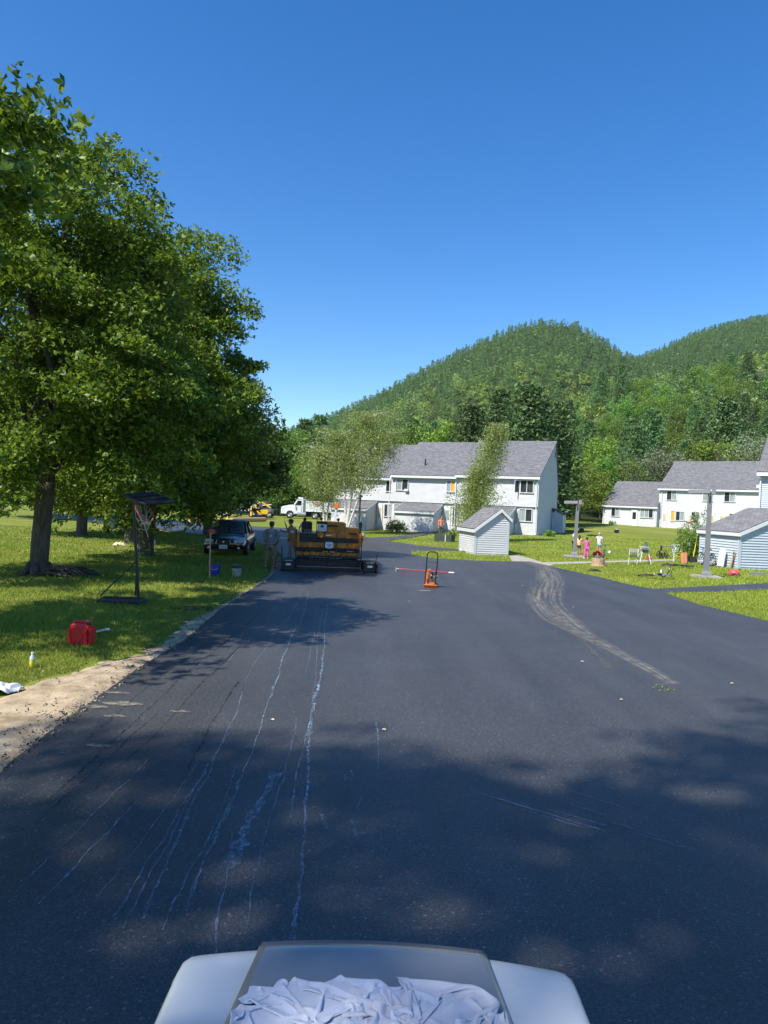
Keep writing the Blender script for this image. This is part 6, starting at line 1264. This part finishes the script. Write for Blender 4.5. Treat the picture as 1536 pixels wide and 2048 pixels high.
def bush(px, py, w, h, m, label, seed, n=1400, size=.07, group=None, stems=True, name='shrub', D=None):
    g = np.random.default_rng(seed); p = G(px, py) if D is None else Vector(at_d(px, D)); t = empty(name, p, 0, label, 'shrub', group)
    cc = crown_centres(g, [((0, 0, h * .55), (w * .42, w * .35, h * .42)), ((w * .2, 0, h * .35), (w * .3, w * .3, h * .3)), ((-w * .2, 0, h * .4), (w * .28, w * .28, h * .34))], max(6, n // 30), .6); cc[:, 2] = np.maximum(cc[:, 2], .05)
    put(mesh_np('foliage', clumps(g, cc, 30, w * .14, size, 1, zs=.8, flat=.3), 4, m), t); s = MB()
    for k in range(7): a = k * .9; s.tube([(0, 0, 0), (math.cos(a) * w * .25, math.sin(a) * w * .2, h * .7)], [.02, .006], 5)
    s.build('stem', M_BARK, t); return t
bush(793, 1066, 2.0, 1.15, M_DECY, 'bright round bush in front of the middle porch closet of the long house', 1, 2600, .11)
bush(751, 1057, 1.3, .95, M_DEC, 'dark green bush left of the bright round one', 2, 1500, .1); bush(722, 1058, 1.4, .7, M_DEC, 'low leafy plant right of the birch trunk', 6, 900, .12)
bush(846, 1059, 2.0, .9, M_GREY, 'row of thin flowering stems before the middle porch closet', 3, 1200, .08); bush(908, 1072, .8, .7, M_DECY, 'small green plant between the planter box and the small shed', 4, 900, .09)
bush(1100, 1073, 1.2, .55, M_DEC, 'low dark shrub at the foot of the gable wall', 5, 800, .1); bush(1383, 1121, 2.0, 2.5, M_DEC, 'leafy shrub with pink blossom at the far corner of the large shed', 7, 4200, .10, D=39.5)
bush(1402, 1121, 1.6, 3.1, M_GREY, 'pale sprawling rose bush rising behind the large shed roof', 8, 2600, .10, D=40.5); bush(1222, 1052, .9, .5, M_DEC, 'small weed at the wall of the far annex', 9, 500, .12, D=88.5)
m = MB(); p = A(1378, 1043, 39.0); m.lathe([(.001, -.09), (.1, -.05), (.12, 0), (.08, .06), (.001, .08)], p, 10); m.lathe([(.001, -.06), (.08, 0), (.001, .06)], p + Vector((.22, .1, .05)), 8); single(m, 'blossom', mat('blossom_pink', (.80, .30, .30), .8), 'pink blossom cluster on the leafy shrub by the large shed', 'flower', smooth=True)
g3 = np.random.default_rng(8); p = G(1327, 1381); C_ = np.stack([p.x + g3.normal(size=22) * .07, p.y + g3.normal(size=22) * .10, .045 + g3.random(22) * .012], 1); tag(put(mesh_np('leaf_clump', leaf_kites(C_, np.full(22, .05), g3, flat=.8), 4, M_DECY)), 'small clump of green leaves on the road at the shade edge', 'leaves', kind='stuff')

# ------------------------------------------------------------------ people
M_SKIN = mat('skin', (.52, .30, .20), .5, noise=.06, nscale=12, spec=.35)
M_SKIND = mat('skin_tan', (.36, .20, .13), .5, noise=.06, nscale=12, spec=.35)
def skin_mesh(name, nodes, edges, m, parent, root=0, sub=2, extra=None):
    me = bpy.data.meshes.new(name); keys = list(nodes); ix = {k: i for i, k in enumerate(keys)}
    me.from_pydata([nodes[k][0] for k in keys], [(ix[a], ix[b]) for a, b in edges], [])
    o = bpy.data.objects.new(name, me); put(o, parent); md = o.modifiers.new('skin', 'SKIN'); md.use_smooth_shade = True
    if not me.skin_vertices: me.skin_vertices.new()
    for i, k in enumerate(keys):
        r = nodes[k][1]; me.skin_vertices[0].data[i].radius = (r, r) if isinstance(r, (int, float)) else r
        me.skin_vertices[0].data[i].use_root = (i == root)
    s = o.modifiers.new('sub', 'SUBSURF'); s.levels = sub; s.render_levels = sub
    dg = bpy.context.evaluated_depsgraph_get(); nm = bpy.data.meshes.new_from_object(o.evaluated_get(dg)); o.modifiers.clear(); o.data = nm; nm.name = name
    if extra:
        bm = bmesh.new(); bm.from_mesh(nm)
        t = bpy.data.meshes.new('t'); t.from_pydata(extra.v, [], extra.f); bm.from_mesh(t); bpy.data.meshes.remove(t); bm.to_mesh(nm); bm.free()
    nm.materials.clear(); nm.materials.append(m); nm.polygons.foreach_set('use_smooth', [True] * len(nm.polygons)); return o
def person(loc, rz, H, label, skin, shirt, pants, hair, pose=None, shoes=None, sleeve=.55, leg=1.0, longhair=False, group=None, build=1.0, hat=None):
    """facing local -y; pose gives elbows, hands, knees, feet as offsets in heights"""
    P = dict(elL=(-.135, .01, .625), haL=(-.145, -.03, .475), elR=(.135, .01, .625), haR=(.145, -.03, .475), knL=(-.055, -.01, .275), ftL=(-.065, .01, .035), knR=(.055, -.01, .275), ftR=(.065, .01, .035), head=(0, -.01, 0), lean=(0, 0, 0))
    P.update(pose or {}); t = empty('person', loc, rz, label, 'person', group); V = lambda q: Vector(q) * H; b = build
    ln = Vector(P['lean']) * H
    N = {'pel': (V((0, 0, .50)), (.078 * H * b, .055 * H * b)), 'waist': (V((0, 0, .58)) + ln * .4, (.068 * H * b, .050 * H * b)), 'chest': (V((0, 0, .70)) + ln * .8, (.082 * H * b, .056 * H * b)), 'neck0': (V((0, .005, .80)) + ln, .042 * H), 'neck1': (V((0, 0, .855)) + ln + V(P['head']) * .4, .030 * H)}
    hd = V((0, -.008, .925)) + ln + V(P['head']); N['skull'] = (hd - V((0, 0, .02)), .034 * H)
    E = [('pel', 'waist'), ('waist', 'chest'), ('chest', 'neck0'), ('neck0', 'neck1'), ('neck1', 'skull')]
    for s, c in ((-1, 'L'), (1, 'R')):
        sh = V((s * .105 * b, .0, .795)) + ln; N['sh' + c] = (sh, .034 * H * b); N['el' + c] = (V(P['el' + c]) + ln * .6, .0235 * H * b); N['wr' + c] = (V(P['ha' + c]) + ln * .4, .0165 * H)
        d = (N['wr' + c][0] - N['el' + c][0]).normalized(); side = d.cross(Vector((0, 1, 0))); side = side.normalized() if side.length > .01 else Vector((1, 0, 0)); pm = N['wr' + c][0] + d * .035 * H; N['pa' + c] = (pm, (.016 * H, .011 * H))
        E += [('neck0', 'sh' + c), ('sh' + c, 'el' + c), ('el' + c, 'wr' + c), ('wr' + c, 'pa' + c)]
        for i, (o_, L) in enumerate(((-.017, .040), (-.006, .047), (.005, .044), (.016, .036))):
            q = pm + d * .012 * H + side * o_ * H; curl = Vector((0, -.006 * H, 0)); a = 'f%s%d' % (c, i); N[a + 'a'] = (q, .0058 * H); N[a + 'b'] = (q + d * L * .5 * H + curl, .0052 * H); N[a + 'c'] = (q + d * L * .9 * H + curl * 2.6, .0044 * H); E += [('pa' + c, a + 'a'), (a + 'a', a + 'b'), (a + 'b', a + 'c')]
        q = N['wr' + c][0] + d * .018 * H - side * .018 * H; N['th' + c] = (q, .0065 * H); N['tj' + c] = (q + d * .03 * H - side * .012 * H + Vector((0, -.006 * H, 0)), .0055 * H); E += [('wr' + c, 'th' + c), ('th' + c, 'tj' + c)]
        hp = V((s * .052 * b, 0, .485)); N['hp' + c] = (hp, .056 * H * b); N['kn' + c] = (V(P['kn' + c]), .033 * H * b); N['cf' + c] = (V(P['kn' + c]).lerp(V(P['ft' + c]), .35) + V((0, .008, 0)), .031 * H * b); N['an' + c] = (V(P['ft' + c]), .020 * H)
        ft = V(P['ft' + c]); N['to' + c] = (ft + V((s * .012, -.085, -.018)), (.022 * H, .014 * H)); E += [('pel', 'hp' + c), ('hp' + c, 'kn' + c), ('kn' + c, 'cf' + c), ('cf' + c, 'an' + c), ('an' + c, 'to' + c)]
    X = MB()                                              # head with nose, ears, eyes sockets, chin joined to the body mesh
    prof = [(.001, -.068), (.030, -.062), (.042, -.040), (.047, -.012), (.048, .015), (.044, .040), (.028, .058), (.001, .066)]
    X.lathe([(r * H, z * H) for r, z in prof], (0, 0, 0), 16); X.xf(Matrix.Diagonal((.92, 1.12, 1, 1)))
    X.prism([(-.053, -.012), (-.068, -.010), (-.054, .014)], -.007, .007, 'yz') if False else X.add([(-.007 * H, -.050 * H, -.014 * H), (.007 * H, -.050 * H, -.014 * H), (0, -.066 * H, -.012 * H), (0, -.052 * H, .012 * H)], [(0, 1, 2), (0, 2, 3), (1, 3, 2), (0, 3, 1)])
    for s in (-1, 1): X.lathe([(.001, -.004 * H), (.011 * H, 0), (.001, .004 * H)], (s * .046 * H, .004 * H, -.006 * H), 8, axis='X')
    X.xf(Matrix.Translation(hd)); body = skin_mesh('body', N, E, skin, t, 0, 2, X)
    f = MB()
    for s in (-1, 1): f.lathe([(.001, -.003 * H), (.0055 * H, 0), (.001, .003 * H)], (s * .018 * H, -.050 * H, .004 * H), 8, axis='Y')
    f.box((0, -.051 * H, -.034 * H), (.022 * H, .004 * H, .004 * H)); f.xf(Matrix.Translation(hd)); f.build('face', M_DARKM, body)
    # clothes follow the body
    if shirt:
        n = {k: (N[k][0], tuple(x * 1.13 for x in N[k][1]) if isinstance(N[k][1], tuple) else N[k][1] * 1.15) for k in ('waist', 'chest', 'neck0')}; n['hem'] = (V((0, 0, .505)) + ln * .2, (.088 * H * b, .064 * H * b)); e = [('hem', 'waist'), ('waist', 'chest'), ('chest', 'neck0')]
        for c in 'LR':
            n['sh' + c] = (N['sh' + c][0], .043 * H * b); a = N['sh' + c][0]; bb = N['el' + c][0]; n['sl' + c] = (a.lerp(bb, sleeve if sleeve <= 1 else 1), .036 * H * b); e += [('neck0', 'sh' + c), ('sh' + c, 'sl' + c)]
            if sleeve > 1: n['cu' + c] = (bb.lerp(N['wr' + c][0], sleeve - 1), .026 * H * b); e += [('sl' + c, 'cu' + c)]
        skin_mesh('shirt', n, e, shirt, t, 1)
    if pants:
        n = {'pel': (N['pel'][0] + V((0, 0, .012)), (.084 * H * b, .062 * H * b))}; e = []
        for c in 'LR':
            n['hp' + c] = (N['hp' + c][0], .062 * H * b); kn = N['kn' + c][0]; n['mid' + c] = (N['hp' + c][0].lerp(kn, min(1, leg)), (.050 if leg < 1 else .044) * H * b); e += [('pel', 'hp' + c), ('hp' + c, 'mid' + c)]
            if leg > 1: n['lo' + c] = (kn.lerp(N['an' + c][0], leg - 1), .036 * H * b); e += [('mid' + c, 'lo' + c)]
        skin_mesh('trousers', n, e, pants, t, 0)
    hm = MB(); pr = [(.049, -.02), (.054, .015), (.050, .045), (.032, .066), (.001, .074)]; hm.lathe([(r * H, z * H) for r, z in pr], (0, 0, 0), 16, cap=False); hm.xf(Matrix.Translation(hd + V((0, .010, .002))) @ Matrix.Rotation(R(-14), 4, 'X') @ Matrix.Diagonal((.95, 1.1, 1, 1)))
    if longhair: hm.tube([hd + V((0, .045, .02)), hd + V((0, .062, -.05)), hd + V((0, .060, -.12)), hd + V((0, .05, -.17))], [.035 * H, .038 * H, .03 * H, .012 * H], 10)
    hm.build('hair', hair, t, smooth='all')
    if hat:
        m_, kind = hat; h_ = MB(); h_.lathe([(.053 * H, .018 * H), (.055 * H, .035 * H), (.045 * H, .07 * H), (.001, .082 * H)], (0, 0, 0), 16, cap=False)
        if kind == 'cap': h_.box((0, -.075 * H, .025 * H), (.075 * H, .06 * H, .008 * H), b=.003)
        if kind == 'helmet':
            for k in range(5): h_.box(((k - 2) * .022 * H, 0, .06 * H), (.010 * H, .10 * H, .04 * H), b=.004)
        h_.xf(Matrix.Translation(hd) @ Matrix.Diagonal((1, 1.15, 1, 1))); h_.build('helmet' if kind == 'helmet' else 'cap', m_, t, smooth='all')
    if shoes:
        for c in 'LR':
            s_ = MB(); f0 = N['an' + c][0]; f1 = N['to' + c][0]; s_.tube([f0 + V((0, .03, -.012)), f0 + V((0, 0, -.008)), f0.lerp(f1, .6), f1 + V((0, -.015, -.002))], [.022 * H, .028 * H, .026 * H, .015 * H], 10); s_.build('shoe', shoes, t, smooth='all')
    return t
M_BLK = mat('hair_dark', (.02, .014, .01), .6); M_BRN = mat('hair_brown', (.12, .06, .03), .6); M_BLD = mat('hair_fair', (.42, .28, .13), .6)
cl = lambda n, c, **k: mat(n, c, .9, noise=.12, nscale=9, **k)
M_BOOT = mat('boot_brown', (.14, .09, .05), .8)
mn = person(G(540, 1138), R(180) + R(4), 1.70, 'man with his back turned in grey blue t-shirt and patterned trousers left of the paver', M_SKIND, cl('tee_grey_blue', (.13, .155, .19)), mat('camo_cloth', (.045, .04, .03), .9, col2=(.26, .20, .13), nscale=14), M_BLK,
    dict(elL=(-.155, .02, .63), haL=(-.115, -.10, .56), elR=(.155, .02, .63), haR=(.115, -.10, .56), knL=(-.07, 0, .27), ftL=(-.085, .01, .035), knR=(.07, 0, .27), ftR=(.085, .01, .035)), M_BOOT, sleeve=.95, leg=1.85, build=1.12, hat=(mat('cap_dull_red', (.30, .12, .09), .8), 'cap'))
m = MB(); m.prism([(.0, 1.24), (.05, 1.16), (.02, 1.13), (-.03, 1.18)], .115, .122); m.build('shirt_print', mat('print_white', (.55, .50, .52), .8), mn)
person(G(580, 1118), R(-70), 1.68, 'worker in a dark cap raising a hand beside the left wing of the paver', M_SKIND, cl('tee_olive', (.05, .05, .035)), cl('jeans_pale', (.22, .26, .33)), M_BLK, dict(elR=(.15, -.12, .70), haR=(.12, -.17, .86), elL=(-.15, -.08, .66), haL=(-.08, -.2, .70)), M_BOOT, leg=1.9, hat=(mat('cap_black', (.015, .015, .018), .8), 'cap'))
person(G(607, 1112) + Vector((0, 0, .28)), R(-150), 1.45, 'dark haired young worker in a white shirt behind the left end of the paver', M_SKIND, cl('shirt_white', (.68, .69, .72)), cl('trousers_black', (.03, .03, .035)), M_BLK, dict(elR=(.14, -.08, .66), haR=(.08, -.2, .64), elL=(-.14, -.08, .66), haL=(-.08, -.2, .62)), M_BOOT, leg=1.9)
person(Vector(at_d(880, 55.5)), R(15), 1.55, 'person in an orange shirt standing at the end of the footpath by the long house', M_SKIN, cl('shirt_orange', (.80, .22, .13)), cl('trousers_grey', (.10, .10, .11)), M_BLK, dict(elR=(.16, .0, .66), haR=(.09, -.08, .60), elL=(-.16, .0, .64), haL=(-.15, -.04, .5)), M_BOOT, leg=1.9)
KG = 'children on the lawn by the far lamp post'
person(G(1147, 1108), R(60), 1.45, 'child in white top and black leggings half hidden behind the far lamp post', M_SKIND, cl('top_white', (.66, .66, .66)), cl('leggings_black', (.015, .015, .018)), M_BLK, dict(knR=(.07, -.1, .29), ftR=(.08, -.02, .035)), None, leg=1.95)
person(G(1157, 1113.5), R(165), 1.22, 'girl with dark hair and raised hands in a pink and yellow top and black shorts', M_SKIND, cl('top_pink_yellow', (.85, .50, .28)), cl('shorts_black', (.02, .02, .022)), M_BLK, dict(elL=(-.15, -.06, .80), haL=(-.06, -.10, .90), elR=(.15, -.06, .80), haR=(.06, -.10, .90)), None, leg=.35, sleeve=.35, longhair=True)
person(G(1172, 1117.5), R(185), 1.16, 'child in a bright pink outfit and dark cap standing with back turned', M_SKIND, cl('pink_top', (.85, .12, .42)), cl('pink_trousers', (.82, .10, .40)), M_BLK, dict(elL=(-.15, -.02, .65), haL=(-.17, -.02, .52), elR=(.15, -.06, .66), haR=(.13, -.14, .66), knL=(-.07, 0, .27), ftL=(-.085, 0, .035), knR=(.07, 0, .27), ftR=(.09, 0, .035)), M_WPAINT, leg=1.95, sleeve=.9, hat=(mat('cap_dark', (.02, .018, .02), .8), 'cap'))
person(G(1197, 1111), R(165), 1.34, 'child in a pale blue helmet, white shirt and denim shorts beside the small bicycle', M_SKIN, cl('tee_white', (.72, .72, .73)), cl('denim_pale', (.30, .42, .55)), M_BLD, dict(elL=(-.14, 0, .65), haL=(-.15, -.03, .5), elR=(.14, -.05, .68), haR=(.08, -.12, .76)), M_WPAINT, leg=.5, sleeve=.6, hat=(mat('helmet_pale', (.42, .62, .66), .4), 'helmet'))

# ------------------------------------------------------------------ the roller in the foreground, its hood and the cloths on it
def roller():
    t = empty('road_roller', (0, 0, 0), 0, 'silver white front hood of the road roller at the bottom of the view', 'road roller')
    z0 = 1.35; cx = (G(395, 1912, z0).x + G(1108, 1925, z0).x) / 2 + .0; hw = .495; yf = G(768, 1878, z0).y
    def hood_mesh(name, x0, x1, m, raise_, nx=24, inset=0.0):
        v = []; f = []; ny = 40; ys = np.linspace(-.5, 1.0, ny)
        for j, s in enumerate(ys):
            for i in range(nx + 1):
                u = (x0 + (x1 - x0) * i / nx) * (1 if abs(x0) > .4 else (1.0 - .16 * max(0, min(1, 1 + s * 3.4 / .5))))
                # s<0: flat top; s>0: rounds over the nose and drops
                a = max(0.0, s) * math.pi / 2; rr = .11
                yn = yf - .05 * (abs(u) / hw) ** 2 
                if s <= 0: y = (yn - rr) + s * 3.4; z = z0 + .01 * (1 + s)
                elif s < .5: th = s * math.pi; y = yn - rr + rr * math.sin(th); z = z0 - rr + .01 + rr * math.cos(th)
                else: y = yn + .02 * (s - .5); z = z0 - rr + .01 - (s - .5) * 1.5
                z += .012 * (1 - (u / hw) ** 2)
                e = (abs(u) - (hw - .04)) / .04
                if e > 0: z -= .04 * (1 - math.sqrt(max(0, 1 - e * e))) if s <= 0.1 else .04 * (1 - math.sqrt(max(0, 1 - e * e))) * (1 - min(1, s * 2)); y -= .04 * (1 - math.sqrt(max(0, 1 - e * e)))
                v.append((cx + u, y + (raise_ if s > .2 else 0), z + raise_ * (1 if s < .5 else 0)))
        n = nx + 1
        for j in range(ny - 1):
            for i in range(nx): f.append((j * n + i, j * n + i + 1, (j + 1) * n + i + 1, (j + 1) * n + i))
        mb = MB(); mb.add(v, f); o = mb.build(name, m, t, smooth='all'); so = o.modifiers.new('s', 'SOLIDIFY'); so.thickness = .012; so.offset = -1
        return o
    MW = mat('hood_white', (.46, .49, .50), .35, coat=.3, noise=.05, nscale=3, bump=.05, bscale=6); MG = mat('hood_grey', (.17, .178, .185), .28, coat=.6, noise=.12, nscale=2.5, bump=.05, bscale=5)
    hood_mesh('hood', -hw, hw, MW, 0.0, 64); hood_mesh('hood_panel', -.355, .325, MG, .014, 32)
    m = MB()
    for s in (-1, 1): m.tube([(cx + s * (hw + .004), -.3, z0 - .12), (cx + s * (hw + .004), yf - .12, z0 - .12)], .012, 6)
    m.build('hood_seam', M_DARKM, t); m = MB(); m.box((cx, .6, .85), (.9, 2.0, .7), b=.05); m.build('engine_body', M_GREYM, t)
    m = MB(); m.lathe([(.38, -.55), (.40, -.52), (.40, .52), (.38, .55)], (cx, 1.25, .42), 32, axis='X'); m.build('front_drum', mat('drum_steel', (.25, .25, .26), .4, metal=.8, noise=.2), t, smooth=True)
    m = MB(); m.box((cx, 1.25, .55), (1.26, .18, .16), b=.03); m.box((cx - .62, 1.25, .5), (.05, .3, .3)); m.box((cx + .62, 1.25, .5), (.05, .3, .3)); m.build('drum_yoke', M_DARKM, t); return z0, cx, yf
z0, cx, yf = roller()
def towel(x0, x1, y0, y1, h, seed, m, label, dirn, n=96):
    """a cotton sheet pushed together on the hood: a small cloth simulation, so that the folds are real"""
    g = np.random.default_rng(seed); X, Y = np.meshgrid(np.linspace(0, 1, n), np.linspace(0, 1, n)); rest = 1.0 / (n - 1) * .70
    ph = g.random(8) * 6.28; a = dirn; U = X * math.cos(a) + Y * math.sin(a); W_ = -X * math.sin(a) + Y * math.cos(a)
    Z = .022 + .013 * np.sin(U * 26 + 2.5 * np.sin(W_ * 4 + ph[0]) + ph[1]) + .009 * np.sin(U * 13 + W_ * 9 + ph[2]) + .006 * np.sin(W_ * 21 + 3 * np.sin(U * 6) + ph[3]) + g.normal(size=X.shape) * .0006
    r = .86 + .14 * np.sin(3 * np.arctan2(Y - .5, X - .5) + ph[4]) ; sq = lambda A_: .5 + (A_ - .5) * r
    P = np.stack([x0 + (x1 - x0) * sq(X), y0 + (y1 - y0) * sq(Y), Z], -1); V = np.zeros_like(P); d2 = rest * math.sqrt(2)
    cons = []
    for (dy, dx, L, k) in ((0, 1, rest, .9), (1, 0, rest, .9), (1, 1, d2, .5), (1, -1, d2, .5), (0, 3, 3 * rest, .10), (3, 0, 3 * rest, .10)):
        ya, yb = slice(0, n - dy), slice(dy, n); xa, xb = (slice(0, n - dx), slice(dx, n)) if dx >= 0 else (slice(-dx, n), slice(0, n + dx)); cons.append(((ya, xa), (yb, xb), L, k * .30))
    top = lambda x: h * np.clip(1 - np.abs((x - (x0 + x1) / 2) / (x1 - x0) * 2) ** 3 * .6, .2, 1)
    for st in range(150):
        V *= .93; V[..., 2] -= .0006; Q = P + V
        for it in range(9):
            D_ = np.zeros_like(Q)
            for (sa, sb, L, k) in cons:
                d = Q[sb] - Q[sa]; l = np.linalg.norm(d, axis=-1, keepdims=True) + 1e-9; cc = d * ((l - L) / l) * k; D_[sa] += cc; D_[sb] -= cc
            Q += D_
            Q[..., 2] = np.clip(Q[..., 2], .0, None); hi = top(Q[..., 0]); Q[..., 2] = np.where(Q[..., 2] > hi, hi + (Q[..., 2] - hi) * .3, Q[..., 2])
            Q[..., 0] = np.clip(Q[..., 0], x0, x1); Q[..., 1] = np.minimum(Q[..., 1], y1 - .05 * np.abs((Q[..., 0] - (x0 + x1) / 2) / (x1 - x0) * 2) ** 2); Q[..., 1] = np.maximum(Q[..., 1], y0)
        V = Q - P; P = Q
    for _ in range(3): P[1:-1, 1:-1] = .5 * P[1:-1, 1:-1] + .125 * (P[2:, 1:-1] + P[:-2, 1:-1] + P[1:-1, 2:] + P[1:-1, :-2])
    P[..., 2] += z0 + .043; mb = MB(); mb.add(P.reshape(-1, 3).tolist(), [(j * n + i, j * n + i + 1, (j + 1) * n + i + 1, (j + 1) * n + i) for j in range(n - 1) for i in range(n - 1)])
    return tag(mb.build('towel', m, None, smooth='all', sub=1, fixn=False), label, 'towel', 'cloths heaped on the roller hood')
M_TOWEL = mat('towel_cotton', (.56, .58, .64), .95, noise=.06, nscale=25, bump=.35, bscale=420)
M_TOWELS = mat('towel_cream', (.58, .57, .60), .95, noise=.05, nscale=25, bump=.35, bscale=420)
xa_, xb_, xc_ = G(470, 2030, z0).x, G(800, 2030, z0).x, G(1010, 2030, z0).x
towel(xa_, xb_ + .10, 1.28, yf - .225, .064, 4, M_TOWEL, 'bluish white towel crumpled on the left of the hood panel', .5)
towel(xb_ - .13, xc_ - .008, 1.25, yf - .22, .066, 9, M_TOWELS, 'cream white towel in long curved folds on the right of the hood panel', -.9)

# ------------------------------------------------------------------ air
def haze():
    m = bpy.data.materials.new('air'); m.use_nodes = True; t = m.node_tree; t.nodes.remove(t.nodes['Principled BSDF'])
    v = t.nodes.new('ShaderNodeVolumePrincipled'); v.inputs['Density'].default_value = .00005; v.inputs['Color'].default_value = (.80, .88, 1, 1); v.inputs['Anisotropy'].default_value = .2
    t.links.new(v.outputs[0], t.nodes['Material Output'].inputs['Volume'])
    mb = MB(); mb.box((150, 720, 199), (2300, 1700, 402)); o = mb.build('haze', m); tag(o, kind='stuff')
haze()
